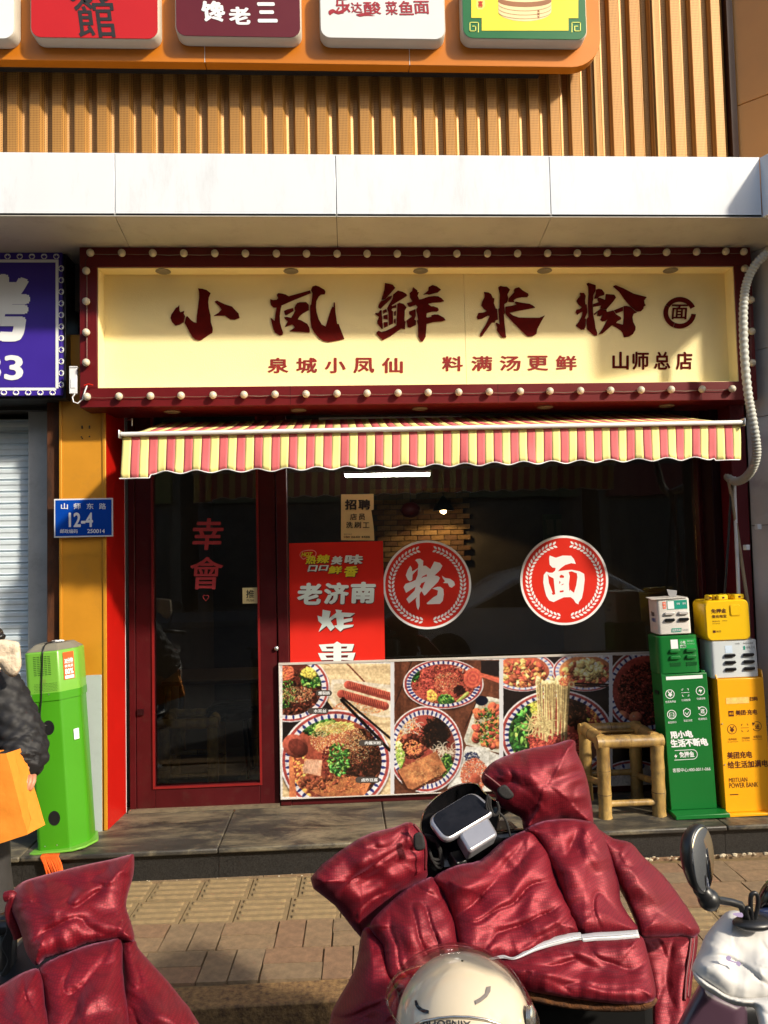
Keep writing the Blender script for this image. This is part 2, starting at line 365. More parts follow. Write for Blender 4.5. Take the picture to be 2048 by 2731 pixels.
# door lettering, on the glass
dlet = mat('faded_red_vinyl', S(176, 58, 62), .5, var=.08)
door_txt = thing('door_greeting_decal', P(552, 1475, 4.40), 'faded red brush greeting in two characters over a small heart on the door glass', 'decal')
text('幸', (513, 1382, 595, 1467), 4.418, dlet, door_txt, .022, 'character', shear=8)
text('會', (506, 1485, 594, 1572), 4.418, dlet, door_txt, .014, 'character', shear=6)
hp = [(16*math.sin(t)**3, -(13*math.cos(t)-5*math.cos(2*t)-2*math.cos(3*t)-math.cos(4*t))) for t in np.linspace(0, 2*math.pi, 29)[:-1]]
vs, fs = fillpoly([[(549+x*.55, 1594+y*.65) for x, y in hp], [(549+x*.38, 1594+y*.47) for x, y in hp]])
flat('heart', vs, fs, lambda x, y: P(x, y, 4.418), dlet, door_txt)
ps = thing('push_sticker', P(667, 1588, 4.40), 'square cream push sticker on the right edge of the door glass', 'sticker')
a0, b0 = P(647, 1610, 4.416), P(688, 1567, 4.416)
MB().box(a0.x, b0.x, 4.4175, 4.4195, a0.z, b0.z).build('sticker_sheet', mat('cream_vinyl', S(226, 212, 158, .9), .45, var=.04), ps, bev=.0)
text('推', (656, 1573, 678, 1595), 4.4165, ink_black, ps, .01, 'character'); text('PUSH', (658, 1598, 677, 1604), 4.4165, ink_black, ps, .0)

# red return walls, orange column, right pilaster
red_wall = mat('red_panel', S(186, 20, 10, .85), .38, vs=3, var=.08)
w = thing('red_return_wall', (-1.23, 4.2, .15), 'bright red return panel between the orange column and the door frame', 'wall panel')
MB().prism([(-1.233, 4.134, .15), (-1.212, 4.398, .15), (-1.25, 4.398, .15), (-1.25, 4.134, .15)], (0, 0, 0), (0, 0, 2.2)).build('panel', red_wall, w)
MB().box(-1.213, -1.2105, 4.396, 4.4, .15, 2.6).build('sealant_bead', white, w)
orange = mat('orange_panel', S(212, 146, 38, .9), .42, vs=2.5, var=.1, dirt=.12, metal=.15)
col = thing('orange_column', (-1.37, 4.14, .15), 'tall flat orange clad column beside the roller shutter', 'column')
MB().box(-1.478, -1.252, 4.13, 4.5, .15, 2.75).build('cladding', orange, col, bev=.002)
MB().box(-1.2515, -1.2335, 4.122, 4.1335, .15, 2.6).build('corner_trim', orange, col, bev=.003)
MB().box(-1.476, -1.462, 4.124, 4.1295, .15, 2.6).build('corner_trim', orange, col, bev=.002)
hol = MB()
for hx, hy in ((355, 838), (387, 838), (355, 845), (387, 845), (352, 884), (387, 882), (356, 890)):
    p = P(hx*.617, 620+hy*.617, 4.128); hol.lathe(p, (0, -1, 0), [(0, .004), (.002, .004)], 8)
hol.build('screw_hole', black_plastic, col)['kind'] = 'stuff'
pil = thing('red_pilaster', (2.15, 4.15, .15), 'dark red pilaster to the right of the window with cables running down it', 'pilaster')
MB().box(wr+.072, 2.255, 4.12, 4.45, .15, 2.6).build('cladding', mat('deep_red', (.12, .007, .012), .35, var=.1), pil, bev=.003)
MB().box(wr+.02, wr+.07, 4.25, 4.38, .15, 2.6).build('inner_cladding', maroon_dark, pil, bev=.003)

# grey offcut panel leaning behind green kiosk
o = MB(); p = [(-1.455, 4.10), (-1.257, 4.112), (-1.257, 4.118), (-1.455, 4.106)]
o.prism([(x, y, .15) for x, y in p], (0, 0, 0), (0, 0, .80))
tag(o.build('grey_board', mat('grey_board', S(178, 190, 190, .8), .5, vs=3, var=.06, dirt=.15), bev=.001), 'pale grey board leaning on the orange column behind the bright green cabinet', 'board')

# ================================================================ shutter bay on the left
sh = thing('roller_shutter', (-2.3, 4.4, .15), 'closed pale ribbed roller shutter of the neighbouring shop', 'shutter')
slat_m = mat('shutter_paint', S(210, 222, 230, .95), .4, .05, vs=2, var=.06, dirt=.1)
prof = [(0, 0), (.004, .006), (.0045, .026), (.0, .034), (0, .05), (.011, .056), (.011, .0605), (0, .066)]
pitch_s = .066; rows = 33
sl = MB(); x0, x1 = -3.4, -1.707
for (y, z), (y2, z2) in zip(prof[:-1], prof[1:]):
    sl.add([(x0, y, z), (x1, y, z), (x1, y2, z2), (x0, y2, z2)], [(0, 1, 2, 3)])
slm = sl.mesh('slat', slat_m)
for i in range(rows): link('slat', slm, sh, loc=(0, 4.36, .16+i*pitch_s))
MB().box(-1.705, -1.59, 4.30, 4.42, .15, 2.6).build('guide_rail', mat('dull_zinc', (.46, .46, .45), .5, .15, vs=3, var=.18, dirt=.25), sh, bev=.004)
MB().box(-1.588, -1.562, 4.285, 4.42, .15, 2.6).build('guide_edge', mat('dull_zinc_b', (.38, .38, .37), .45, .2, var=.2), sh, bev=.003)
MB().box(-3.4, -1.56, 4.25, 4.5, 2.37, 2.62).build('shutter_housing', dark_void, sh)
rst = mat('rusty_steel', S(120, 66, 30, .7), .85, .2, vs=14, col2=S(58, 38, 26, .6), bump=.8, bs=60, stretch=(1, 1, .35))
o = MB().box(-1.552, -1.489, 4.16, 4.3, .15, 2.6).build('rusty_post', rst, bev=.003); tag(o, 'narrow rust streaked steel post between the shutter rail and the orange column', 'post')

# building mass behind everything
bw_ = mat('render_wall', (.2, .19, .18), .85, vs=2, var=.15)
bl = thing('building', (0, 6, 0), 'building carrying the shop front, its upper wall hidden by ribbed cladding', 'building')
m_ = MB(); m_.box(-6, -1.25, 4.5, 4.6, .0, 2.9); m_.box(2.26, 3.4, 4.46, 4.6, 0, 2.9); m_.box(-6, 6, 4.2, 4.5, 2.9, 7)
m_.build('wall', bw_, bl)
# interior of the shop
inn = thing('shop_interior', (.4, 6, .15), 'dim shop room behind the glass with a brick feature wall', 'room')
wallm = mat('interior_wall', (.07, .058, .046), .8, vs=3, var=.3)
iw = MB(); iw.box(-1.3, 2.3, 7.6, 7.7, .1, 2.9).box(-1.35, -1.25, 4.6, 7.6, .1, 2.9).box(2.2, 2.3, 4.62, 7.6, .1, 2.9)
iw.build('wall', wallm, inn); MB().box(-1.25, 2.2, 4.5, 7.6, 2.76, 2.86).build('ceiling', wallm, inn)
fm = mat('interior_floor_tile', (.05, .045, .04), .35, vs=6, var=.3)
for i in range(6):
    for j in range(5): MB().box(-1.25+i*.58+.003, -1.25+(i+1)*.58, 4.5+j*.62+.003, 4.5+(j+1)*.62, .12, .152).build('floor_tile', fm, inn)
brm = [mat('old_brick_%s' % n, tuple(q*.75 for q in c), .85, vs=20, var=.3, bump=.6, bs=80) for n, c in (('a', (.24, .14, .06)), ('b', (.3, .19, .09)), ('c', (.17, .09, .05)))]
bms = [MB().box(-.062, .062, -.02, .02, -.022, .022).mesh('brick', m) for m in brm]
for r in range(15):
    for k in range(7):
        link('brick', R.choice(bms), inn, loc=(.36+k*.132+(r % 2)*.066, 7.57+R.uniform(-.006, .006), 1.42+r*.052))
pend = thing('pendant_lamp', (.98, 7.2, 2.0), 'small warm pendant lamp lighting the brick wall inside the shop', 'lamp')
MB().lathe((.98, 7.25, 1.93), (0, 0, 1), [(0, .1), (.02, .1), (.1, .04), (.14, .015)], 20).build('lamp_shade', black_plastic, pend, smooth=True, angle=40)
MB().tube([(.98, 7.25, 2.07), (.98, 7.25, 2.76)], .004, 6).build('cord', black_plastic, pend)
MB().ball((.98, 7.25, 1.93), .03).build('bulb', mat('warm_bulb', (1, .6, .25), emit=60), pend)
pl_ = bpy.data.lights.new('pendant_light', 'SPOT'); pl_.energy = 14; pl_.color = (1, .62, .25); pl_.spot_size = rad(150); pl_.shadow_soft_size = .04
po = link('pendant_light', pl_, pend, loc=(.98, 7.25, 1.9))
tube_m = mat('lit_tube', (1, .95, .88), emit=60)
t = thing('led_tube', P(1030, 1268, 5.2), 'lit white tube lamp hanging inside the window below the awning edge', 'lamp', 'lit tube lamps')
a0, b0 = P(921, 1269, 5.2), P(1145, 1266, 5.2)
MB().tube([a0, b0], .009, 8).build('tube', tube_m, t); MB().box(a0.x-.01, b0.x+.01, 5.185, 5.215, a0.z+.012, a0.z+.03).build('fitting', white, t)
MB().tube([(a0.x+.1, 5.2, a0.z+.03), (a0.x+.1, 5.2, 2.76)], .002, 5).build('hanger', black_plastic, t); MB().tube([(b0.x-.1, 5.2, a0.z+.03), (b0.x-.1, 5.2, 2.76)], .002, 5).build('hanger', black_plastic, t)
t = thing('led_tube', P(1000, 1120, 4.34), 'lit white tube lamp fixed under the sign above the awning fabric', 'lamp', 'lit tube lamps')
a0, b0 = P(850, 1123, 4.34), P(1232, 1118, 4.34)
MB().tube([a0, b0], .005, 8).build('tube', tube_m, t); MB().box(a0.x, b0.x, 4.345, 4.39, a0.z-.008, a0.z+.02).build('fitting', white, t)
# lantern and dishes silhouettes inside
ln = thing('paper_lantern', P(1095, 1355, 6.6), 'dark red round paper lantern hanging inside the shop', 'lantern')
c = P(1095, 1360, 6.6); MB().ball(c, .085, 16, 10, (1, 1, .8)).build('shade', mat('lantern_paper', (.12, .01, .01), .6), ln, smooth=True)
MB().tube([c+Vector((0, 0, .06)), Vector((c.x, c.y, 2.76))], .003, 5).build('cord', black_plastic, ln)
# shelf + menu board on the back wall
mbn = thing('menu_board', P(1500, 1420, 7.5), 'dim green menu board on the back wall of the shop', 'menu board')
a0, b0 = P(1450, 1440, 7.55), P(1560, 1370, 7.55)
MB().box(a0.x, b0.x, 7.54, 7.57, a0.z, b0.z).build('board', mat('menu_green', (.08, .1, .05), .5), mbn)
for i in range(4): MB().box(a0.x+.03+i*.1, a0.x+.1+i*.1, 7.535, 7.539, a0.z+.05, b0.z-.05).build('menu_panel', mat('menu_panel', (.14, .14, .08), .5), mbn)

# ================================================================ bamboo furniture
bam = mat('bamboo', S(216, 178, 104, .75), .42, vs=9, col2=S(120, 84, 40, .5), stretch=(1, 1, .5), dirt=.85, bump=.4, bs=60)
bamd = mat('bamboo_node', S(88, 60, 32, .5), .6, var=.3)
def bamboo(a, b, r, parent, name, nodes=3, dark=None):
    a, b = Vector(a), Vector(b); n = nodes*6+1; pts = []; rr = []
    for i in range(n):
        t = i/(n-1); k = (t*nodes) % 1; d = min(k, 1-k)
        pts.append(a.lerp(b, t)+Vector((R.uniform(-1, 1), R.uniform(-1, 1), 0))*r*.03); rr.append(r*(1+.08*math.exp(-(d*9)**2)))
    o = MB().tube(pts, rr, 12).build(name, bam, parent, smooth=True, angle=60)
    nd = MB()
    for k in range(1, nodes):
        p = a.lerp(b, k/nodes); tt = (b-a).normalized(); nd.lathe(p-tt*.0022, tt, [(0, r*1.05), (.002, r*1.1), (.0044, r*1.05)], 12)
    if nodes > 1: nd.build('node_rings', bamd, o)
    return o
def stool(x0, x1, y0, y1, z0, z1, label, group=None):
    s = thing('bamboo_stool', ((x0+x1)/2, (y0+y1)/2, z0), label, 'stool', group); r = .034
    for (x, y) in ((x0, y0), (x1, y0), (x0, y1), (x1, y1)): bamboo((x, y, z0), (x, y, z1-.02), r, s, 'leg', 3)
    bamboo((x0-.035, y0, z1), (x1+.03, y0, z1), r*.95, s, 'seat_rail', 2); bamboo((x0-.03, y1, z1), (x1+.03, y1, z1), r*.95, s, 'seat_rail', 2)
    bamboo((x0, y0+.02, z1+.004), (x0, y1, z1+.004), r, s, 'seat_rail', 2); bamboo((x1, y0+.02, z1+.004), (x1, y1, z1+.004), r, s, 'seat_rail', 2)
    bamboo((x0+.02, y0, z0+.07), (x1-.02, y0, z0+.07), r*.5, s, 'stretcher', 2); bamboo((x0+.02, y1, z0+.14), (x1-.02, y1, z0+.14), r*.5, s, 'stretcher', 2)
    bamboo((x0, y0, z0+.17), (x0, y1, z0+.12), r*.5, s, 'stretcher', 2); bamboo((x1, y0, z0+.17), (x1, y1, z0+.12), r*.5, s, 'stretcher', 2)
    for k in range(2):
        yy = y0+.12+(y1-y0-.10)*k*.55
        MB().box(x0+.012, x1-.012, yy-.010, yy+.010, z1-.004+R.uniform(0, .008), z1+.004+R.uniform(0, .004)).build('seat_slat', bam, s)
    return s
stool(1.345, 1.632, 4.0, 4.30, .15, .535, 'bamboo stool standing on the step to the left of the dark green cabinet')
s2 = stool(-1.09, -.80, 4.78, 5.08, .155, .54, 'bamboo stool inside the shop seen through the door glass')
tb_ = thing('bamboo_table', (-.95, 5.4, .155), 'low wooden table inside the shop behind the door', 'table')
MB().box(-1.2, -.55, 5.2, 5.75, .70, .73).build('table_top', mat('dark_wood', (.16, .1, .05), .45, vs=12, var=.3, stretch=(.3, 3, 1)), tb_, bev=.004)
for x in (-1.17, -.6):
    for y in (5.24, 5.7): bamboo((x, y, .155), (x, y, .70), .022, tb_, 'leg', 3)
st3 = thing('round_stool', (-.72, 5.0, .155), 'round black topped stool in front of the indoor table', 'stool')
MB().lathe((-.72, 5.05, .52), (0, 0, 1), [(0, .15), (.02, .165), (.05, .165), (.065, .14)], 28).build('seat', black_gloss, st3, smooth=True, angle=50)
for k in range(4):
    q = math.pi/4+k*math.pi/2; MB().tube([(-.72+.12*math.cos(q), 5.05+.12*math.sin(q), .52), (-.72+.16*math.cos(q), 5.05+.16*math.sin(q), .155)], .01, 8).build('leg', black_plastic, st3)
# ================================================================ canopy beam with tiled fascia
beam = thing('canopy_beam', (0, 3.8, 3.1), 'wide white panelled canopy beam running across above the shop sign', 'canopy')
YB = 3.60
zb = P(900, 577, YB).z; zt = P(900, 413, YB).z
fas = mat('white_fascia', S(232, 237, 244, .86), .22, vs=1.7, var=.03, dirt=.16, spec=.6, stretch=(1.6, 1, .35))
jx = [-6.0, -3.0, P(306, 500, YB).x, P(896, 500, YB).x, P(1467, 500, YB).x, P(2029, 500, YB).x]
jx[1] = jx[2]-1.0
for i in range(len(jx)-1):
    MB().box(jx[i]+.0015, jx[i+1]-.0015, YB, YB+.02, zb, zt).build('fascia_panel', fas, beam, bev=.002)
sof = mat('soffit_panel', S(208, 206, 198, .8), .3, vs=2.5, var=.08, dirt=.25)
sx = [-6.0, jx[1]-.02, P(345, 655, 3.97).x, P(900, 655, 3.97).x, P(1435, 655, 3.97).x, 2.75]
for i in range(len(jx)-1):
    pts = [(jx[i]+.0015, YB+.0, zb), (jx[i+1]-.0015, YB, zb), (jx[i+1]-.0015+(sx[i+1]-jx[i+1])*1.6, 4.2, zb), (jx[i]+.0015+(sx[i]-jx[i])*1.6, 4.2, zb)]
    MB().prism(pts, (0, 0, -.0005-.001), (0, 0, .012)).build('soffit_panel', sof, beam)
MB().box(-6, jx[-1]-.01, YB+.021, 4.19, zb+.02, zt-.004).build('beam_core', dark_void, beam)
MB().box(-6, jx[-1], YB+.0005, 4.19, zt-.003, zt+.002).build('top_flashing', fas, beam)
# return of the beam along the splayed wing
def splay(x, y, dx, dy, L): 
    n = math.hypot(dx, dy); return x+dx/n*L, y+dy/n*L
bx = jx[-1]; ex, ey = splay(bx, YB, .45, -1, .3)
MB().prism([(bx+.002, YB, zb), (ex, ey, zb), (ex+.3, ey+.1, zb), (bx+.4, YB+.6, zb)], (0, 0, 0), (0, 0, zt-zb)).build('fascia_panel', fas, beam, bev=.002)
# right wing of white tiles
wing = thing('white_tiled_wing', (2.4, 3.8, 0), 'splayed white tiled wing wall at the right edge beside the sign', 'wall')
wt = mat('wing_tile', S(216, 214, 212, .8), .28, vs=2, var=.04, dirt=.08)
zs = [.0, .62, P(2020, 1400, 4).z, P(2000, 1113, 4.05).z, P(2000, 930, 4.0).z, zb-.001]
wx, wy = 2.262, 4.12
ex, ey = splay(wx, wy, .42, -1, .50); mx_, my_ = splay(wx, wy, .42, -1, .25)
for z0, z1 in zip(zs[:-1], zs[1:]):
    for (ax, ay), (bx_, by_) in (((wx, wy), (mx_, my_)), ((mx_, my_), (ex, ey))):
        MB().prism([(ax+.0006, ay-.001, z0+.0015), (bx_, by_+.001, z0+.0015), (bx_+.25, by_+.1, z0+.0015), (ax+.25, ay+.1, z0+.0015)], (0, 0, 0), (0, 0, z1-z0-.003)).build('wall_tile', wt, wing, bev=.002)
MB().prism([(wx+.02, wy+.02, 0), (ex+.02, ey+.06, 0), (ex+.5, ey+.2, 0), (wx+.5, wy+.3, 0)], (0, 0, 0), (0, 0, zb)).build('wall_core', mat('grout', S(110, 104, 98, .5), .9), wing)
for (px, py) in ((2023, 1405), (1992, 1460)):
    p = P(px, py, 4.0); MB().box(p.x-.012, p.x+.012, p.y-.01, p.y+.02, p.z-.014, p.z+.014).build('cable_clip', white, wing, bev=.003)

# ================================================================ ribbed cladding
clad = thing('ribbed_cladding', (0, 3.95, 3.3), 'gold perforated metal cladding in vertical ribs above the canopy', 'cladding')
perf = perforated(); per = .1137
ZC0, ZC1 = zt+.0, 5.4
def rib_mesh(p=per, w=1.):
    pr = [(0, .036), (.022, .036), (.034, .0), (.082, .0), (.098, .03), (p, .036)]
    mb = MB(); mb.add([(x*w, y, 0) for x, y in pr]+[(x*w, y, ZC1-ZC0) for x, y in pr], [(i, i+1, i+7, i+6) for i in range(5)]); return mb.mesh('cladding_rib', perf)
rm = rib_mesh(); nX = 34
XL = P(-60, 380, 3.95).x
i = 0; x = XL
while x < 2.165-per*.3:
    o = link('cladding_rib', rm, clad, loc=(x, 3.95+R.uniform(-.002, .002), ZC0)); x += per; i += 1
lip = MB().box(XL, 2.2, 3.94, 3.999, ZC0-.002, ZC0+.004).build('base_channel', orange, clad)
# narrow corner trims
for px in (1590, 1752):
    p = P(px, 300, 3.944); MB().box(p.x-.006, p.x+.006, 3.935, 3.9495, ZC0, ZC1).build('cover_strip', mat('bright_gold_trim', S(206, 160, 92, .7), .45, .3), clad)
up = thing('splayed_orange_wall', (2.1, 3.8, 3.3), 'splayed orange panelled wall in the top right corner', 'wall')
opm = mat('orange_wall', S(226, 156, 80, .95), .4, vs=2, var=.06)
A = (2.205, 3.97); B = (2.82, 3.355); dz = P(1950, 278, 3.95).z
for z0, z1 in ((ZC0-.2, dz), (dz, 5.4)):
    MB().prism([(A[0], A[1], z0+.002), (B[0], B[1], z0+.002), (B[0]+.3, B[1]+.2, z0+.002), (A[0]+.4, A[1]+.2, z0+.002)], (0, 0, 0), (0, 0, z1-z0-.004)).build('wall_panel', opm, up, bev=.003)
MB().box(2.17, 2.204, 3.955, 4.05, ZC0, 5.4).build('corner_trim', mat('brown_trim', S(96, 56, 28, .6), .5), up)

# ================================================================ orange sign carrier + five light boxes
YO = 3.80
car = thing('orange_sign_carrier', (0, 3.85, 3.8), 'long orange sign carrier with a rounded right end hanging over the ribbed cladding', 'sign board')
om = mat('carrier_orange', S(208, 122, 20, .85), .36, vs=1.6, var=.06, metal=.1)
zc = P(900, 171, YO).z
xr = P(1601, 100, YO).x; rr_ = .16
cs = [-6.0, P(546, 150, YO).x, P(1092, 150, YO).x]
for a_, b_ in zip(cs[:-1], cs[1:]): MB().box(a_+.001, b_-.001, YO, YO+.06, zc, 5.2).build('carrier_panel', om, car, bev=.002)
pts = [(cs[-1]+.001, YO, zc)]+[(xr-rr_+rr_*math.sin(q), YO, zc+rr_-rr_*math.cos(q)) for q in np.linspace(0, math.pi/2, 9)]+[(xr, YO, 5.2), (cs[-1]+.001, YO, 5.2)]
MB().prism(pts, (0, 0, 0), (0, .06, 0)).build('carrier_panel', om, car, bev=.002)
MB().box(-6, xr-.3, YO+.061, 3.93, zc+.02, zc+.06).build('mount_rail', black_plastic, car)
for x in (cs[1], cs[2]): MB().box(x-.0012, x+.0012, YO-.0015, YO, zc, 5.2).build('joint_strip', white, car)
rimm = mat('light_box_rim', S(206, 196, 180, .8), .4, var=.05)
def lightbox(x0p, x1p, ybp, face, label, rc=.055):
    YF = 3.73; a_, b_ = P(x0p, ybp, YF), P(x1p, ybp, YF); zb_ = (a_.z+b_.z)/2; z1 = 4.45
    o = thing('light_box_sign', ((a_.x+b_.x)/2, YF, zb_), label, 'light box sign', 'square light box signs on the orange carrier')
    def ring(d, y):
        out = []
        for cx_, cz_, q0 in ((b_.x-rc, zb_+rc, -90), (b_.x-rc, z1-rc, 0), (a_.x+rc, z1-rc, 90), (a_.x+rc, zb_+rc, 180)):
            for k in range(7):
                q = rad(q0+k*15); out.append((cx_+(rc-d)*math.cos(q), y, cz_+(rc-d)*math.sin(q)))
        return out
    MB().loft([ring(0, YO-.002), ring(0, YF+.006), ring(.005, YF)]).build('rim', rimm, o, smooth=True, angle=40)
    f = MB(); rg = ring(.006, YF-.003); f.prism(rg, (0, 0, 0), (0, .0028, 0)); f.build('face', face, o); return o, YF-.0045
b0, yf = lightbox(-330, 40, 104, white, 'plain white light box sign cut off at the left edge')
b1, yf = lightbox(80, 424, 105, mat('lb_red', S(196, 22, 20, .85), .35, var=.03), 'bright red light box sign with black brush writing')
text('館', (201, -6, 306, 100), yf, ink_black, b1, .012, 'character', shear=-14); text('茶', (180, -105, 300, 9), yf, ink_black, b1, .02, 'character')
b2, yf = lightbox(467, 804, 101, mat('lb_maroon', S(92, 12, 24), .38, var=.03), 'dark maroon light box sign with white writing')
for ch, bx_ in (('馋', (537, 2, 600, 58)), ('老', (610, 18, 668, 66)), ('三', (685, 6, 738, 60))): text(ch, bx_, yf, ink_white, b2, .045, 'character', shear=-6)
b3, yf = lightbox(853, 1189, 106, mat('lb_white', S(226, 228, 228, .9), .3, var=.02), 'white light box sign with dark red writing')
crim = mat('crimson_ink', S(150, 24, 40), .5)
for ch, bx_ in (('乐', (893, -6, 934, 36)), ('达', (936, 6, 966, 34)), ('酸', (970, 4, 1016, 38)), ('菜', (1028, 3, 1060, 40)), ('鱼', (1064, 2, 1103, 40)), ('面', (1104, 2, 1145, 37))): text(ch, bx_, yf, crim, b3, .02, 'character', shear=-3)
flat('flourish', *fillpoly([smooth2([(880, 40), (876, 30), (888, 24), (900, 30), (915, 24), (932, 8), (926, 26), (905, 38), (890, 34)])]), lambda x, y: P(x, y, yf), crim, b3)
flat('flourish', *fillpoly([smooth2([(950, 38), (975, 34), (992, 40), (1000, 42), (975, 42), (960, 44)])]), lambda x, y: P(x, y, yf), crim, b3)
green_ = mat('lb_green', S(8, 100, 48), .35, var=.03); yel = mat('lb_yellow', S(236, 220, 54), .35, var=.03)
b4, yf = lightbox(1233, 1567, 107, green_, 'green and yellow light box sign with a picture of a bamboo steamer')
k4 = ZM(840, 0, .458)
def poly4(pts, mt, nm, y): flat(nm, *fillpoly([[k4(*p) for p in pts]]), lambda a_, b_: P(a_, b_, y), mt, b4)
poly4([(910, -400), (1533, -400), (1533, 105), (1476, 106), (1476, 178), (971, 178), (971, 104), (910, 104)], yel, 'yellow_print', yf)
cream = mat('print_cream', S(238, 214, 160), .5); brown = mat('print_brown', S(150, 96, 52), .5)
poly4([(1068, -60), (1068, 60)]+[(1222+154*math.cos(q), 66+58*math.sin(q)) for q in np.linspace(math.pi, 0, 15)]+[(1376, -60)], cream, 'steamer_print', yf-.0008)
poly4([(1066, 5)]+[(1222+156*math.cos(q), 5+36*math.sin(q)) for q in np.linspace(math.pi, 0, 15)]+[(1378, 5), (1372, -20)]+[(1222+150*math.cos(q), -18+30*math.sin(q)) for q in np.linspace(0, math.pi, 15)], brown, 'steamer_rim_print', yf-.0012)
for yy in (38, 62, 84):
    pts = [(1222+154*math.cos(q), yy-16+40*math.sin(q)) for q in np.linspace(math.pi*.97, math.pi*.03, 17)]
    poly4(pts+[(x, y+2.6) for x, y in pts[::-1]], brown, 'steamer_line_print', yf-.0014)
for yy in (58, 76, 94): poly4([(1292, yy), (1310, yy-2), (1304, yy+6), (1310, yy+12), (1292, yy+13), (1298, yy+6)], brown, 'bow_print', yf-.0014)
ye2 = mat('print_pale_yellow', S(224, 232, 110), .5)
for sx_, ox in ((1, 900), (-1, 1548)):
    for (ax, ay, bx2, by2) in ((0, 128, 54, 132), (0, 128, 5, 182), (0, 178, 38, 182), (33, 150, 38, 182), (16, 150, 38, 154), (49, 128, 54, 188)):
        poly4([(ox+sx_*ax, ay), (ox+sx_*bx2, ay), (ox+sx_*bx2, by2), (ox+sx_*ax, by2)], ye2, 'fret_print', yf-.0008)
poly4([(940, -10), (975, -14), (990, 5), (990, 35), (975, 55), (948, 55), (938, 35)], ye2, 'lantern_print', yf-.0008)
text('喜', (948*.458+840, 2, 979*.458+840, 20), yf-.0014, red_ink, b4, .02, 'character')

# ================================================================ the shop sign
YS = 3.97; YP = 4.075
sg = thing('shop_sign', (.4, 4.0, 2.3), 'cream shop sign in a dark red frame with five large brush characters', 'shop sign')
ol = P(212, 900, YS).x; orr = P(2011, 860, YS).x; ot = P(1100, 654, YS).z; ob = P(1100, 1077, YS).z
il = P(259, 880, YS).x; ir = P(1966, 860, YS).x; it = P(1100, 710, YS).z; ib = P(1100, 1026, YS).z
frm = mat('sign_frame_red', (.11, .006, .008), .38, vs=3, var=.1, dirt=.06, spec=.3)
MB().box(ol, orr, YS, 4.28, it, ot).build('frame_rail', frm, sg, bev=.003); MB().box(ol, orr, YS, 4.28, ob, ib).build('frame_rail', frm, sg, bev=.003)
MB().box(ol, il, YS+.0006, 4.28, ib, it).build('frame_stile', frm, sg, bev=.003); MB().box(ir, orr, YS+.0006, 4.28, ib, it).build('frame_stile', frm, sg, bev=.003)
cr_m = mat('cream_stucco', S(244, 228, 172, 1), .85, vs=1.6, var=.04, bump=.35, bs=260, dirt=.03)
cs = P(1240, 870, YP).x
MB().box(il+.001, cs-.0008, YP, YP+.03, ib, it).build('sign_panel', cr_m, sg); MB().box(cs+.0008, ir-.001, YP, YP+.03, ib, it).build('sign_panel', cr_m, sg)
MB().box(il, il+.004, YS+.012, YP, ib+.004, it-.004).build('reveal', cr_m, sg); MB().box(ir-.004, ir, YS+.012, YP, ib+.004, it-.004).build('reveal', cr_m, sg)
MB().box(il, ir, YS+.012, YP, it-.004, it+.0).build('reveal', cr_m, sg); MB().box(il, ir, YS+.012, YP, ib, ib+.004).build('reveal', cr_m, sg)
for px in (774, 1328, 1870):
    p = P(px, 1050, YS); MB().box(p.x-.001, p.x+.001, YS-.0006, YS, ob+.002, ib-.002).build('rail_joint', maroon_dark, sg)
dl_m = mat('downlight_rim', S(150, 140, 120, .7), .5)
for px in (436, 776, 1121, 1451, 1786):
    x = P(px, 715, 4.03).x; MB().lathe((x, 4.022, it-.004), (0, 0, -1), [(0, .038), (.004, .04), (.007, .034), (.004, .028)], 24).build('downlight', dl_m, sg, smooth=True, angle=40)
for px in (460, 796, 1120, 1454, 1778):
    x = P(px, 1096, 4.1).x; MB().lathe((x, 4.10, ob), (0, 0, -1), [(0, .04), (.004, .042), (.007, .034), (.004, .028)], 24).build('downlight', dl_m, sg, smooth=True, angle=40)
T1 = [[(665,145),(760,155),(840,180),(915,240),(880,320),(868,420),(880,540),(915,690),(920,820),(955,930),(960,980),(950,1035),(850,1095),(740,1175),(690,1190),(600,1170),(550,1120),(490,1020),(430,900),(395,845),(425,715),(455,705),(520,780),(580,825),(635,840),(640,700),(665,520),(688,330),(685,220)],
[(285,485),(290,590),(315,625),(385,600),(375,650),(405,705),(375,825),(300,870),(210,892),(140,820),(113,740),(130,670),(180,600),(220,540),(260,520)],
[(1000,415),(1045,390),(1200,465),(1350,512),(1400,570),(1480,650),(1498,740),(1400,775),(1310,765),(1235,715),(1200,688),(1090,690),(985,695),(1080,635),(1138,575),(1090,500)]]
T2 = [[(120,365),(180,380),(250,375),(275,340),(248,275),(280,243),(360,250),(430,270),(490,305),(920,185),(935,240),(560,390),(345,485),(320,600),(310,700),(315,830),(345,940),(380,1040),(360,1080),(310,1090),(210,1030),(180,970),(150,850),(125,735),(205,800),(225,650),(245,525),(180,525),(130,480),(118,420)],
[(965,110),(1030,88),(1100,110),(1210,175),(1228,215),(1215,260),(1140,265),(1090,310),(1045,400),(1038,520),(1050,620),(1090,760),(1150,870),(1232,915),(1280,760),(1330,590),(1368,510),(1390,525),(1395,430),(1418,430),(1430,620),(1465,860),(1495,860),(1530,960),(1608,1160),(1400,1205),(1290,1220),(1190,1200),(1110,1150),(1000,1030),(945,920),(925,780),(918,560),(920,490),(940,470),(960,330),(968,240),(940,185)],
[(625,490),(660,440),(710,425),(840,422),(895,480),(895,580),(780,640),(720,690),(665,765),(740,790),(860,860),(905,930),(915,1000),(900,1032),(700,1015),(510,1005),(610,935),(590,890),(555,868),(500,895),(415,920),(475,800),(410,760),(400,720),(450,720),(540,738),(620,600),(605,540)],
[(395,600),(470,565),(580,540),(588,595),(470,670),(425,682),(410,660)]]
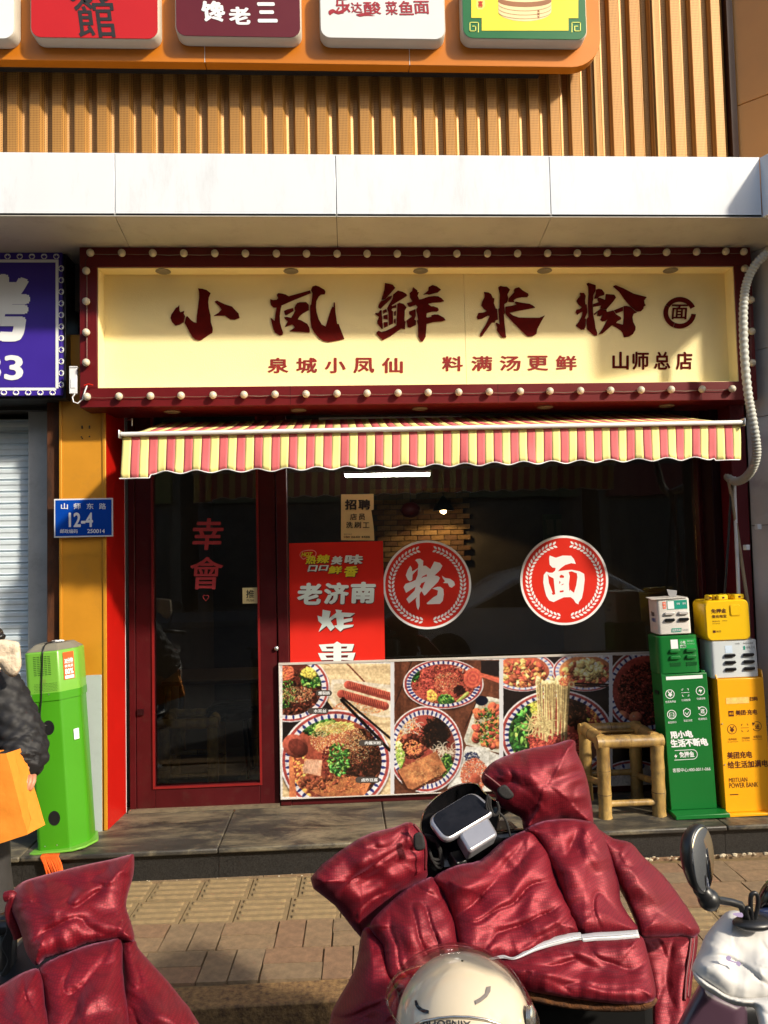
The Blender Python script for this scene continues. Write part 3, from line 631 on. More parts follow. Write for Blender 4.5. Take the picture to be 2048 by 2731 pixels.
T3 = [[(290,80),(380,95),(450,115),(505,180),(400,300),(290,415),(215,432),(250,310),(278,200)],
[(200,460),(280,440),(360,370),(440,345),(420,400),(310,510),(195,622),(150,590),(155,540)],
[(460,325),(560,238),(660,265),(740,310),(755,345),(620,430),(430,545),(450,600),(425,645),(455,680),(460,930),(370,970),(365,700),(335,610),(370,540),(430,440),(455,390)],
[(550,520),(590,495),(680,520),(745,590),(705,660),(700,870),(725,900),(715,970),(712,1050),(630,1035),(530,1110),(400,1200),(240,1280),(110,1150),(110,1120),(155,1085),(210,1110),(300,1090),(430,1030),(530,970),(545,700)],
[(440,570),(530,535),(530,595),(450,605)],[(480,685),(522,665),(518,755),(485,765)],[(480,840),(515,828),(512,930),(480,915)],
[(245,660),(315,628),(330,680),(250,725)],[(255,770),(345,740),(345,840),(300,835),(260,830)],[(262,905),(345,900),(350,985),(270,1018)],
[(85,710),(150,710),(190,650),(218,655),(245,1035),(222,1045),(130,930),(125,880),(165,790),(95,740)],
[(880,165),(970,235),(975,275),(1005,270),(975,350),(1010,425),(1060,420),(1200,370),(1330,352),(1410,360),(1480,400),(1535,460),(1470,480),(1300,490),(1190,515),(1260,570),(1310,570),(1400,600),(1422,650),(1380,680),(1280,680),(1170,710),(1160,790),(1175,808),(1265,790),(1270,760),(1330,742),(1410,745),(1530,810),(1562,860),(1480,885),(1300,900),(1165,935),(1155,1100),(1145,1210),(1090,1305),(1045,1305),(990,1210),(985,1080),(985,960),(960,870),(985,850),(970,740),(945,640),(975,580),(940,535),(820,578),(790,570),(750,505),(870,465),(815,380),(810,290),(860,250)],
[(1210,165),(1290,122),(1380,150),(1468,218),(1400,275),(1215,322),(1180,310),(1100,320),(1200,240)],
[(795,680),(930,630),(940,760),(910,850),(945,870),(940,960),(820,1018),(765,1005),(740,870),(850,790),(865,780),(800,730)]]
T4 = [[(250,235),(340,245),(400,280),(435,360),(472,375),(460,480),(500,590),(530,600),(545,825),(490,855),(490,890),(420,890),(340,1000),(205,1190),(165,1180),(170,1130),(290,930),(375,745),(330,740),(200,810),(110,825),(92,770),(130,685),(220,680),(315,645),(240,590),(190,520),(210,440),(262,340),(262,280)],
[(560,130),(600,105),(670,118),(740,120),(810,185),(750,290),(770,360),(750,455),(685,495),(700,690),(675,720),(690,930),(725,1215),(640,1215),(600,1160),(525,1055),(535,990),(500,910),(520,895),(590,940),(575,820),(560,600),(582,580),(590,280)],
[(910,160),(1000,130),(1080,200),(1200,270),(1210,310),(1190,340),(1060,345),(960,365),(880,412),(905,440),(890,450),(770,445),(780,370),(900,240),(895,190)],
[(930,440),(1050,465),(1230,490),(1300,525),(1350,570),(1200,600),(980,640),(790,680),(870,740),(1000,785),(1200,790),(1440,790),(1560,740),(1480,880),(1400,1030),(1380,1135),(1300,1185),(1200,1190),(1120,1130),(980,990),(850,860),(740,740),(712,690),(712,550),(860,530),(960,500),(905,465)]]
T5 = [[(170,285),(255,290),(290,350),(275,450),(285,530),(310,530),(325,700),(270,830),(295,830),(290,980),(265,1055),(200,1062),(85,975),(150,890),(210,770),(230,680),(190,690),(120,745),(80,690),(100,640),(160,630),(215,580),(150,540),(98,455),(120,410),(180,340)],
[(310,90),(350,75),(500,125),(500,230),(445,350),(450,420),(435,480),(450,760),(480,900),(495,1030),(535,1130),(525,1185),(470,1180),(400,1120),(325,1050),(310,930),(312,830),(350,790),(340,500),(352,300),(345,150)],
[(510,215),(560,200),(630,215),(685,290),(680,330),(580,360),(540,400),(470,405),(510,290)],
[(545,390),(600,395),(700,435),(715,310),(890,325),(928,385),(870,470),(730,630),(600,610),(620,545),(450,580),(450,520),(570,480),(540,430)],
[(600,620),(725,645),(735,690),(870,655),(930,740),(1030,800),(1040,840),(960,880),(930,920),(1050,950),(1030,1075),(940,1010),(850,965),(750,1050),(650,1140),(565,1160),(640,1050),(755,840),(700,880),(640,885),(600,850),(650,740),(590,775),(535,770),(545,690),(480,755),(465,720),(540,670)],
[(890,650),(1075,580),(1075,665),(935,715)],
[(1090,565),(1160,562),(1235,590),(1365,700),(1300,725),(1275,800),(1290,900),(1340,1000),(1335,1070),(1280,1160),(1200,1205),(1100,1220),(1075,1130),(1035,1080),(1050,960),(1080,945),(1095,800)],
[(870,145),(920,125),(1080,190),(1300,305),(1480,350),(1575,375),(1520,450),(1530,510),(1555,550),(1510,580),(1505,620),(1460,670),(1370,680),(1230,560),(1100,410),(1000,260)]]
def brush(polys, zf, Y, mt, parent, nm='character', thick=.006, off=0):
    vs_, fs_ = [], []
    for pl_ in polys:
        v_, f_ = fillpoly([[zf(*p) for p in pl_]] if not isinstance(pl_[0][0], tuple) else [[zf(*p) for p in q] for q in pl_])
        b_ = len(vs_); vs_ += v_; fs_ += [tuple(i+b_ for i in f) for f in f_]
    return flat(nm, vs_, fs_, lambda x, y: P(x, y, Y), mt, parent, thick)
for T, zf in ((T1, ZM(440, 750, 220/1659)), (T2, ZM(705, 750, 220/1659)), (T3, ZM(990, 745, 210/1659)), (T4, ZM(1260, 750, 205/1659)), (T5, ZM(1525, 745, 210/1659))):
    brush(T, zf, YP-.0035, brush_red, sg)
ez = ZM(1750, 780, 130/1659)
def arc(q0, q1, ro=548, ri=402, n=20, c=(800, 690)):
    A_ = [(c[0]+ro*math.cos(rad(q)), c[1]-ro*.97*math.sin(rad(q))) for q in np.linspace(q0, q1, n)]
    B_ = [(c[0]+ri*math.cos(rad(q)), c[1]-ri*.94*math.sin(rad(q))) for q in np.linspace(q1, q0, n)]
    return A_+B_
brush([arc(22, 149), arc(152, 245), arc(247, 354)], ez, YP-.0035, brush_red, sg, 'emblem_ring')
x0, y0 = ez(515, 405); x1, y1 = ez(1075, 915); text('面', (x0, y0, x1, y1), YP-.004, brush_red, sg, .02, 'character', shear=3)
sred = mat('small_brush_red', (.22, .008, .006), .8, var=.3, vs=30)
for i, ch in enumerate('泉城小凤仙'): cx_ = 680+(165+204*i)*.3737; text(ch, (cx_-28, 954, cx_+28, 995), YP-.002, sred, sg, .028, 'character')
for i, ch in enumerate('料满汤更鲜'): cx_ = 1140+(150, 325, 495, 660, 830)[i]*.446; text(ch, (cx_-28, 950-i*.5, cx_+28, 990-i*.5), YP-.002, sred, sg, .028, 'character')
for i, ch in enumerate('山师总店'): cx_ = 1140+(1155, 1275, 1403, 1535)[i]*.446; text(ch, (cx_-22, 938, cx_+22, 986), YP-.002, brush_red, sg, .028, 'character')

# bulb string
bs_ = thing('bulb_string', (.4, 3.95, 2.35), 'string of frosted round bulbs fixed round the dark red sign frame', 'string lights')
bm_ = mat('frosted_bulb', S(214, 206, 186, .8), .35, var=.05, spec=.6)
bme = MB().ball((0, 0, 0), .0195, 16, 10).mesh('bulb', bm_, True); sockm = MB().lathe((0, .004, 0), (0, 1, 0), [(0, .0125), (.018, .012)], 12).add([], []).mesh('socket', mat('socket', S(96, 60, 44, .6), .5), True, 40)
k_ = 2048/1659
top = [195, 263, 330, 397, 464, 530, 597, 662, 728, 793, 858, 922, 987, 1053, 1118, 1183, 1247, 1312, 1376, 1440, 1505, 1568, 1607]
bot = [188, 257, 325, 391, 460, 527, 594, 661, 728, 793, 860, 925, 991, 1057, 1124, 1188, 1254, 1319, 1385, 1450, 1517, 1582]
pts_t = [(x*k_, (546+2.5*math.sin(i*.14)+(5 if i < 22 else 3)*-((i/22)**4)*.8)*k_) for i, x in enumerate(top)]
pts_b = [(x*k_, (857-17*((x-188)/1394))*k_) for x in bot]
pts_l = [(186*k_, y*k_) for y in (585, 651, 718, 783)]; pts_r = [(x*k_, y*k_) for x, y in ((1609, 580), (1622, 648), (1624, 716), (1625, 784))]
for seq in (pts_t, pts_b, pts_l, pts_r):
    w_ = []
    for (x, y) in seq:
        p = P(x, y, YS-.022); p.x = min(p.x, orr-.022); link('bulb', bme, bs_, loc=tuple(p)); link('socket', sockm, bs_, loc=tuple(p+Vector((0, .001, 0))))
        w_.append(p+Vector((0, .012, -.002)))
    for s_ in (0, 1):
        q = []
        for a_, b_ in zip(w_[:-1], w_[1:]):
            q += [a_, a_.lerp(b_, .5)+Vector((0, 0, -.004*R.random()-.002*s_))]
        MB().tube(q+[w_[-1]], .0016, 5).build('wire', mat('wire_%d' % s_, [(.12, .03, .02), (.2, .17, .14)][s_], .5), bs_)
w_ = [P(x, y, YS-.012) for x, y in ((186*k_, 590*k_), (184*k_, 565*k_), (195*k_, 546*k_))]; MB().tube(w_, .0015, 5).build('wire', black_plastic, bs_)

# white wireless box + lead
wb = thing('wireless_box', P(195, 1015, 3.99), 'slim white plastic control box hanging off the left end of the sign frame', 'control box')
a_, b_ = P(184, 1050, 3.98), P(205, 978, 3.98)
MB().box(a_.x, b_.x, 3.98, 4.0, a_.z, b_.z).build('case', white, wb, bev=.003)
MB().box(a_.x+.01, b_.x-.008, 3.977, 3.9805, a_.z+.03, a_.z+.075).build('label_strip', ink_white, wb); MB().box(a_.x+.003, b_.x+.002, 3.976, 4.002, b_.z-.004, b_.z+.002).build('lid', white, wb)
MB().tube([P(x, y, 3.955) for x, y in ((200, 1050), (193, 1060), (196, 1072), (207, 1076), (220, 1065), (226, 1045), (232, 1028))], .0035, 6).build('lead', ink_white, wb)
MB().tube([P(x, y, 3.95) for x, y in ((224, 1028), (236, 1024), (248, 1027))], .003, 6).build('tie', red_ink, wb)

# ================================================================ purple sign, left
YN = 4.04
pu = thing('purple_shop_sign', P(60, 1060, YN), 'deep purple neighbouring shop sign with a white scalloped border, cut by the left edge', 'shop sign')
pm_ = mat('purple_vinyl', S(58, 34, 150, .9), .4, vs=2, var=.12)
a_, b_ = P(165, 1054, YN), P(165, 672, YN)
MB().box(-3.2, b_.x, YN, YN+.2, a_.z, b_.z).build('face', pm_, pu, bev=.002)
MB().box(-3.2, P(172, 800, YN).x, YN+.02, YN+.22, a_.z-.015, b_.z+.03).build('box_frame', black_plastic, pu, bev=.004)
def bar(x0, y0, x1, y1, nm='border_line'): flat(nm, [(x0, y0), (x1, y0), (x1, y1), (x0, y1)], [(0, 1, 2, 3)], lambda x, y: P(x, y, YN-.002), ink_white, pu)
pur_w = ink_white
bar(-300, 692, 156, 700); bar(148, 700, 156, 1036); bar(-300, 1034, 150, 1041)
curl = MB()
def curl_at(px, py, ang):
    for s_ in (-1, 1):
        q = []
        for t_ in np.linspace(0, 1.45*math.pi, 10):
            r_ = 7*(1-.35*t_/4.5); lx = s_*(r_*math.sin(t_)+0)+s_*1; ly = -(7-r_*math.cos(t_))+0
            X_ = lx*math.cos(ang)-ly*math.sin(ang); Y_ = lx*math.sin(ang)+ly*math.cos(ang); q.append(P(px+X_, py+Y_, YN-.002))
        curl.tube(q, .0024, 5)
for i in range(14): curl_at(150-i*32.5, 690, 0); curl_at(140-i*32.5, 1041, math.pi)
for i in range(11): curl_at(157, 716+i*31, math.pi/2)
curl.build('border_curls', ink_white, pu)['kind'] = 'stuff'
text('烤', (-105, 731, 80, 911), YN-.003, ink_white, pu, .05, 'character'); text('3', (11, 947, 62, 1014), YN-.003, ink_white, pu, .03, 'character'); text('3', (-48, 947, 3, 1014), YN-.003, ink_white, pu, .03, 'character')

# blue address plate
ad = thing('address_plate', P(222, 1435, 4.1), 'blue enamel street number plate with white writing on the orange column', 'address plate')
ypl = 4.105; a_, b_ = P(144, 1434, ypl), P(301, 1328, ypl)
MB().box(a_.x, b_.x, ypl, ypl+.004, a_.z, b_.z).build('plate_edge', white, ad, bev=.001)
MB().box(a_.x+.007, b_.x-.007, ypl-.0012, ypl-.0004, a_.z+.007, b_.z-.007).build('plate_face', mat('enamel_blue', S(8, 70, 176, .9), .22, var=.06, vs=4), ad)
yt = ypl-.002; za = ZM(0, 1080, .458)
for ch, cx_ in zip('山师东路', (375, 450, 524, 597)): x0, y0 = za(cx_-20, 572); x1, y1 = za(cx_+20, 607); text(ch, (x0, y0, x1, y1), yt, ink_white, ad, .012, 'character')
x0, y0 = za(400, 626); x1, y1 = za(541, 711); text('12-4', (x0, y0, x1, y1), yt, ink_white, ad, .03)
x0, y0 = za(350, 723); x1, y1 = za(452, 747); text('邮政编码', (x0, y0, x1, y1), yt, ink_white, ad, .012)
x0, y0 = za(508, 723); x1, y1 = za(610, 746); text('250014', (x0, y0, x1, y1), yt, ink_white, ad, .02)

# ================================================================ awning
aw = thing('striped_awning', (.45, 4.0, 2.2), 'pink and yellow striped awning with a scalloped valance over the shop front', 'awning')
YA = 3.56
La, Ra = P(325, 1158, YA), P(1977, 1126, YA)
cy1, cy2 = mat('awning_yellow', S(244, 230, 146, .95), .7, vs=5, var=.05, bump=.2, bs=400), mat('awning_pink', S(214, 104, 108, .9), .7, vs=5, var=.07, bump=.2, bs=400)
nst = 73; dx = (Ra.x-La.x)/nst; zbar = (La.z+Ra.z)/2; slope_z = (Ra.z-La.z)
def zb_at(x): return La.z+slope_z*(x-La.x)/(Ra.x-La.x)
per_s = .1385
def vbot(x):
    u = (x-La.x); L_ = Ra.x-La.x
    d = .188-.012*u/L_
    if u < .13: return d+.016
    if u > L_-.13: return d+.004
    return d-.014*abs(math.sin(math.pi*(u-.13)/per_s))**1.3*0-.012*(1-math.cos(2*math.pi*(u-.13)/per_s))/1.0*.6
for s_i in range(nst):
    xa, xb = La.x+s_i*dx, La.x+(s_i+1)*dx; mb = MB(); cols_ = 5; rws = 9; vs_ = []
    for r_ in range(rws):
        t_ = r_/(rws-1)
        for c_ in range(cols_):
            x = xa+(xb-xa)*c_/(cols_-1); z = zb_at(x)-.012-t_*(vbot(x)-.012)
            wv = noise.noise(Vector((x*4.2, t_*.8, 3)))*.014+noise.noise(Vector((x*11, t_*1.5, 8)))*.005
            wv += .004*math.sin(2*math.pi*(x-La.x-.13)/per_s)*t_
            y = YA+.012-.03*t_*.3+wv*t_*1.1
            lean = -.0*t_ + (.012*t_*max(0, 1-(x-La.x)/.35))*-1 + .018*t_*max(0, 1-(Ra.x-x)/.3)*-.6
            vs_.append((x+lean*0+(-.006+.0)*t_, y, z))
    mb.add(vs_, [(r_*cols_+c_, r_*cols_+c_+1, (r_+1)*cols_+c_+1, (r_+1)*cols_+c_) for r_ in range(rws-1) for c_ in range(cols_-1)])
    # sloping roof sheet
    vs_ = []
    for r_ in range(6):
        t_ = r_/5
        for c_ in range(3):
            x = xa+(xb-xa)*c_/2; sag = -.012*math.sin(math.pi*t_)+.004*noise.noise(Vector((x*5, t_*2, 1)))
            vs_.append((x, YA+.03+t_*.78, zb_at(x)+.008+t_*.185+sag))
    mb.add(vs_, [(r_*3+c_, r_*3+c_+1, (r_+1)*3+c_+1, (r_+1)*3+c_) for r_ in range(5) for c_ in range(2)])
    me = mb.mesh('fabric_stripe', cy1 if s_i % 2 == 0 else cy2, True, 50); o = link('fabric_stripe', me, aw)
    m = o.modifiers.new('thickness', 'SOLIDIFY'); m.thickness = .0012
# hem
hem = [(La.x-.006+(Ra.x-La.x)*i/400) for i in range(401)]
def vy(x, t_=1.0):
    wv = noise.noise(Vector((x*4.2, t_*.8, 3)))*.014+noise.noise(Vector((x*11, t_*1.5, 8)))*.005+.004*math.sin(2*math.pi*(x-La.x-.13)/per_s)*t_
    return YA+.012-.009+wv*1.1
MB().tube([(x-.006, vy(x), zb_at(x)-vbot(x)) for x in hem], .0028, 5).build('hem_tape', ink_white, aw)
barm = mat('white_bar', (.78, .78, .76), .3, var=.03)
MB().prism([(La.x-.006, YA-.010, La.z-.010), (La.x-.006, YA-.014, La.z), (La.x-.006, YA-.008, La.z+.009), (La.x-.006, YA+.024, La.z+.009), (La.x-.006, YA+.024, La.z-.010)], (0, 0, 0), (Ra.x-La.x+.012, 0, slope_z)).build('front_bar', barm, aw, bev=.003)
for q_, nm in ((La, 'end_cap'), (Ra, 'end_cap')):
    MB().box(q_.x-.012 if q_ is La else q_.x+.006, q_.x-.006 if q_ is La else q_.x+.012, YA-.02, YA+.028, q_.z-.02, q_.z+.018).build(nm, alu, aw, bev=.004)
for x in (-.55, 1.45):
    MB().tube([(x, YA+.02, 2.12), (x+.35*(1 if x < 0 else -1), 3.95, 2.15), (x, 4.36, 2.26)], .016, 10).build('folding_arm', barm, aw)
MB().tube([(La.x+.02, 4.36, 2.38), (Ra.x-.02, 4.36, 2.39)], .02, 12).build('roller_tube', alu, aw)
br = thing('wall_bracket', P(350, 1120, 4.2), 'small bent metal bracket left of the awning', 'bracket')
MB().tube([P(338, 1120, 4.25), P(352, 1118, 4.2), P(352, 1136, 4.2)], .005, 6).build('hook', alu, br)

# conduit hose and cables
cd = thing('corrugated_conduit', P(1990, 1290, 3.8), 'thick grey corrugated conduit looping down beside the right end of the sign', 'conduit')
kp = [(1659, 545, 3.70), (1632, 572, 3.74), (1614, 608, 3.78), (1607, 650, 3.80), (1606, 710, 3.80), (1609, 780, 3.80), (1616, 850, 3.80), (1625, 900, 3.80), (1633, 950, 3.81), (1634, 985, 3.83), (1624, 1015, 3.88), (1606, 1035, 3.96), (1586, 1040, 4.04), (1572, 1030, 4.2)]
kk = [P(x*k_, y*k_, Y) for x, y, Y in kp]
fine = []
for i in range(len(kk)-1):
    p0, p1, p2, p3 = kk[max(i-1, 0)], kk[i], kk[i+1], kk[min(i+2, len(kk)-1)]
    for j in range(22):
        t_ = j/22; fine.append(.5*((2*p1)+(-p0+p2)*t_+(2*p0-5*p1+4*p2-p3)*t_*t_+(-p0+3*p1-3*p2+p3)*t_**3))
rr2 = [.0195+(.0035 if i % 4 < 2 else 0) for i in range(len(fine))]
MB().tube(fine, rr2, 12).build('hose', mat('grey_hose', S(196, 198, 190, .8), .55, var=.1, dirt=.15), cd, smooth=True, angle=75)
for (x0, y0, x1, y1, r_, mt, lb) in ((1578, 1035, 1566, 1300, .007, black_plastic, 'black cable running down the red pilaster'), (1588, 1030, 1594, 1300, .010, white, 'white cable running down the red pilaster'), (1572, 1035, 1617, 1300, .0095, mat('beige_cable', S(190, 170, 140, .7), .5), 'beige cable slanting down beside the red pilaster')):
    q = []
    for j in range(9):
        t_ = j/8; q.append(P((x0+(x1-x0)*t_+2.0*math.sin(t_*3+x0))*k_, (y0+(y1-y0)*t_)*k_, 4.06))
    q.append(Vector((q[-1].x, 4.1, .2)))
    o = MB().tube(q, r_, 8).build('cable', mt, smooth=True); tag(o, lb, 'cable', 'cables beside the window')
# ================================================================ window posters
no = thing('hiring_notice', P(953, 1441, 4.42), 'cream paper notice with black writing taped up above the red poster', 'notice')
YW = 4.424
zn = ZM(760, 1300, 280/1290)
v_, f_ = fillpoly([[zn(*p) for p in ((690, 85), (900, 83), (1088, 80), (1090, 270), (1060, 280), (1078, 400), (1092, 520), (1097, 652), (900, 650), (688, 648))]])
flat('paper', v_, f_, lambda x, y: P(x, y, YW), mat('kraft_paper', S(222, 196, 138, .85), .7, vs=4, var=.06), no, .001)
for ch, b in (('招', (735, 147, 880, 275)), ('聘', (900, 147, 1050, 275)), ('店', (800, 322, 884, 400)), ('员', (905, 322, 985, 400)), ('洗', (750, 422, 835, 500)), ('刷', (850, 422, 935, 500)), ('工', (955, 430, 1038, 496))):
    x0, y0 = zn(*b[:2]); x1, y1 = zn(*b[2:]); text(ch, (x0, y0, x1, y1), YW-.0015, ink_black, no, .045 if b[3] < 300 else .015, 'character')
x0, y0 = zn(724, 597); x1, y1 = zn(1044, 622); text('180 0640 4488', (x0, y0, x1, y1), YW-.0015, ink_black, no, .02)
x0, y0 = zn(724, 566); x1, y1 = zn(822, 584); text('联系电话', (x0, y0, x1, y1), YW-.0015, mat('grey_ink', (.12, .1, .08), .6), no, .0)

rp_ = thing('red_menu_poster', P(898, 1766, 4.42), 'tall red poster with white and yellow writing on the left of the window', 'poster')
YR = 4.420
rpm = mat('poster_red', (.66, .026, .016), .16, vs=1.5, var=.07, coat=.3)
flat('sheet', *fillpoly([[(771, 1449), (1021, 1443), (1027, 1775), (774, 1779)]]), lambda x, y: P(x, y, YR), rpm, rp_, .001)
dsh = mat('print_shadow', S(92, 14, 14), .5); yl = mat('print_yellow', S(222, 214, 40), .45)
def t2(s, b, mt, off, sh, shadow=True):
    x0, y0 = zn(*b[:2]); x1, y1 = zn(*b[2:])
    if shadow: text(s, (x0+1.6, y0+2.2, x1+1.6, y1+2.2), YR-.0012, dsh, rp_, off+.035, 'character_shadow', sh)
    text(s, (x0, y0, x1, y1), YR-.002, mt, rp_, off, 'character', sh)
pale = mat('print_pale', S(222, 238, 236, .95), .4, var=.02)
for s, b, mt in (('热', (258, 835, 385, 942), yl), ('辣', (390, 825, 550, 932), yl), ('美', (572, 842, 705, 948), pale), ('味', (735, 825, 960, 945), pale), ('口', (285, 955, 395, 1035), pale), ('口', (418, 955, 528, 1025), pale), ('鲜', (535, 965, 700, 1062), yl), ('香', (725, 965, 895, 1098), yl)):
    t2(s, b, mt, .045, 5)
flat('hot_cloud', *fillpoly([smooth2([zn(*p) for p in ((180, 830), (200, 790), (240, 775), (290, 768), (350, 770), (385, 800), (375, 845), (330, 850), (270, 862), (230, 885), (200, 865))]), smooth2([zn(*p) for p in ((187, 828), (205, 796), (243, 783), (290, 776), (346, 778), (376, 802), (368, 838), (330, 843), (268, 855), (230, 875), (207, 860))])]), lambda x, y: P(x, y, YR-.002), mat('print_pink', S(240, 150, 140), .5), rp_)
x0, y0 = zn(205, 795); x1, y1 = zn(335, 850); text('HOT', (x0, y0, x1, y1), YR-.0022, yl, rp_, .05, 'lettering', 3)
for s, b in (('老', (150, 1172, 455, 1442)), ('济', (478, 1168, 785, 1435)), ('南', (805, 1160, 1112, 1425))): t2(s, b, pale, .05, 3)
zz = [[(398,1575),(455,1590),(462,1502),(560,1520),(540,1610),(600,1560),(600,1610),(560,1640),(610,1720),(560,1765),(510,1700),(412,1775),(455,1680),(410,1640)],
      [(620,1500),(700,1510),(690,1535),(860,1545),(800,1590),(720,1590),(720,1620),(830,1600),(825,1640),(720,1665),(720,1690),(845,1685),(830,1710),(720,1735),(680,1770),(600,1700),(640,1690),(630,1600),(585,1610),(560,1600),(630,1540)]]
brush([[(x+8, y+14) for x, y in q] for q in zz], zn, YR-.0012, dsh, rp_, 'character_shadow', 0); brush(zz, zn, YR-.002, pale, rp_, 'character', 0)
cc = [[(600,1920),(640,1892),(690,1922),(850,1925),(822,2010),(690,2012),(690,2035),(865,2030),(835,2125),(690,2118),(690,2180),(595,2180),(595,2118),(445,2122),(405,2035),(595,2036),(595,2012),(455,2012),(415,1932)]]
hl = [[(500,1958),(595,1955),(595,1980),(515,1982)],[(690,1955),(765,1953),(755,1980),(690,1980)],[(495,2065),(595,2062),(595,2092),(512,2094)],[(690,2062),(778,2060),(768,2090),(690,2092)]]
brush([[(x+9, y+14) for x, y in cc[0]]], zn, YR-.0012, dsh, rp_, 'character_shadow', 0)
brush([cc+hl], zn, YR-.002, pale, rp_, 'character', 0)

# round stickers
def sticker(cx, cy, r, label, polys, zf):
    YT = 4.421; c = P(cx, cy, YT); rw = (P(cx+r, cy, YT)-c).length
    o = thing('round_window_sticker', c, label, 'sticker', 'round red window stickers')
    def disc(rad_, y, mt, nm): MB().lathe((c.x, y, c.z), (0, -1, 0), [(0, rad_), (.0006, rad_)], 72).build(nm, mt, o)
    disc(rw, YT, ink_white, 'white_rim'); disc(rw*.948, YT-.0008, red_ink, 'red_disc')
    mb = MB()
    for sd in (-1, 1):
        for i in range(25):
            q = rad(12+i*6.45)
            for ring_, tilt in ((.855, 1), (.775, -1)):
                qq = q+.03
                ux, uz = sd*math.sin(qq), math.cos(qq); tx, tz = -sd*math.cos(qq), math.sin(qq)   # towards top
                a_ = rad(32)*tilt
                dx_, dz_ = tx*math.cos(a_)+ux*math.sin(a_), tz*math.cos(a_)+uz*math.sin(a_); nx_, nz_ = -dz_, dx_
                L_, W_ = .052*rw, .024*rw
                pts = []
                for t_ in np.linspace(-1, 1, 7): pts.append((t_, (1-t_*t_)**.8))
                ringp = [(t_, w_) for t_, w_ in pts]+[(t_, -w_) for t_, w_ in pts[-2:0:-1]]
                mb.add([(c.x+ux*ring_*rw+dx_*L_*t_+nx_*W_*w_, YT-.0022, c.z+uz*ring_*rw+dz_*L_*t_+nz_*W_*w_) for t_, w_ in ringp], [tuple(range(len(ringp)))])
    mb.build('wreath', ink_white, o)['kind'] = 'stuff'
    brush(polys, zf, YT-.0024, ink_white, o, 'character', 0)
F1 = [[(610,395),(640,370),(700,365),(755,400),(750,490),(800,490),(880,550),(950,415),(1050,440),(1092,490),(1060,560),(955,660),(1020,675),(1050,705),(1020,770),(900,890),(800,1000),(770,1018),(725,940),(700,970),(690,1000),(690,1200),(665,1275),(640,1230),(620,1100),(640,1045),(500,1158),(455,1080),(500,1030),(600,930),(620,860),(450,970),(405,870),(440,810),(560,770),(620,740),(655,650),(660,545),(590,620),(565,650),(560,740),(520,768),(480,740),(445,660),(480,560),(525,488),(552,530),(555,590),(600,570),(660,530),(670,470),(640,420)],
      [(720,715),(740,680),(815,640),(820,680),(770,685),(740,700)], [(690,860),(720,800),(790,770),(770,810),(750,860),(735,900)]]
sticker(1015+825*.15069, 1435+825*.15069, 778*.15069, 'round red window sticker with a white wreath and the slanted rice noodle character', [[q for q in F1], [(910,893),(1000,862),(1060,862),(1110,900),(1120,1000),(1100,1110),(1050,1165),(830,1172),(810,1155),(930,1050),(1000,1010),(1015,930),(980,915)], [(1085,665),(1140,705),(1230,720),(1300,770),(1318,830),(1260,880),(1215,860),(1190,800),(1100,795),(1140,765),(1100,710)]], ZM(1015, 1435, .15069))
F2 = [[(570,375),(680,415),(800,375),(950,380),(1000,440),(1033,525),(950,510),(840,545),(760,605),(715,655),(850,635),(960,628),(1100,655),(1180,700),(1190,800),(1170,980),(1140,1130),(1085,1200),(1080,1240),(1030,1215),(990,1150),(940,1112),(820,1115),(720,1160),(640,1200),(560,1170),(510,1090),(480,980),(455,850),(465,720),(510,660),(560,680),(620,680),(665,645),(675,595),(620,590),(570,540),(560,430)],
      [(530,700),(560,740),(640,780),(650,900),(668,1060),(625,1075),(605,1045),(620,1030),(590,950),(555,860),(545,770)], [(905,665),(960,655),(1050,690),(1060,760),(1040,900),(1000,1035),(930,980),(918,1010),(910,880),(925,740)], [(745,740),(775,715),(825,735),(820,770),(750,770)], [(740,825),(765,845),(740,885)], [(765,900),(815,870),(810,895)], [(745,1000),(815,990),(815,1020),(750,1030)]]
sticker(1380+830*.15069, 1425+812*.15069, 776*.15069, 'round red window sticker with a white wreath and the upright noodle character', [F2], ZM(1380, 1425, .15069))

# ---------------------------------------------------------------- the food photo board (flat print, painted by numpy into a generated image)
SC = 1.5; OX, OY = 740, 1738; CW, CH = int(1010*SC), int(400*SC)
cv = np.zeros((CH, CW, 3), np.float32); rg_ = np.random.RandomState(5)
gy, gx = np.mgrid[0:CH, 0:CW].astype(np.float32); gx = gx/SC+OX; gy = gy/SC+OY
clip = [None]
def c255(c): return np.array([x/255. for x in c], np.float32)
def put(m, col, sl=(slice(None), slice(None))):
    if clip[0] is not None: m = m*clip[0][sl]
    cv[sl] = cv[sl]*(1-m[..., None])+(col if getattr(col, 'ndim', 1) == 3 else col)*m[..., None]
def bb(x0, y0, x1, y1):
    a_ = max(0, int((x0-OX)*SC)-2); b_ = max(0, int((y0-OY)*SC)-2); return (slice(b_, max(b_+1, min(CH, int((y1-OY)*SC)+3))), slice(a_, max(a_+1, min(CW, int((x1-OX)*SC)+3))))
def ell(cx, cy, rx, ry, col, rot=0, soft=.6, shade=.0, alpha=1.):
    r_ = max(rx, ry)+2; sl = bb(cx-r_, cy-r_, cx+r_, cy+r_); X = gx[sl]-cx; Y = gy[sl]-cy
    if X.size == 0: return
    c_, s_ = math.cos(rot), math.sin(rot); u = (X*c_+Y*s_)/rx; v = (-X*s_+Y*c_)/ry; d = np.sqrt(u*u+v*v)
    m = np.clip((1-d)*min(rx, ry)/soft, 0, 1)*alpha; col = c255(col)
    if shade:
        f = 1+shade*(.55-d*.6-(X+Y*1.6)/(r_*2.2)); put(m, np.clip(col*f[..., None], 0, 1), sl)
    else: put(m, col, sl)
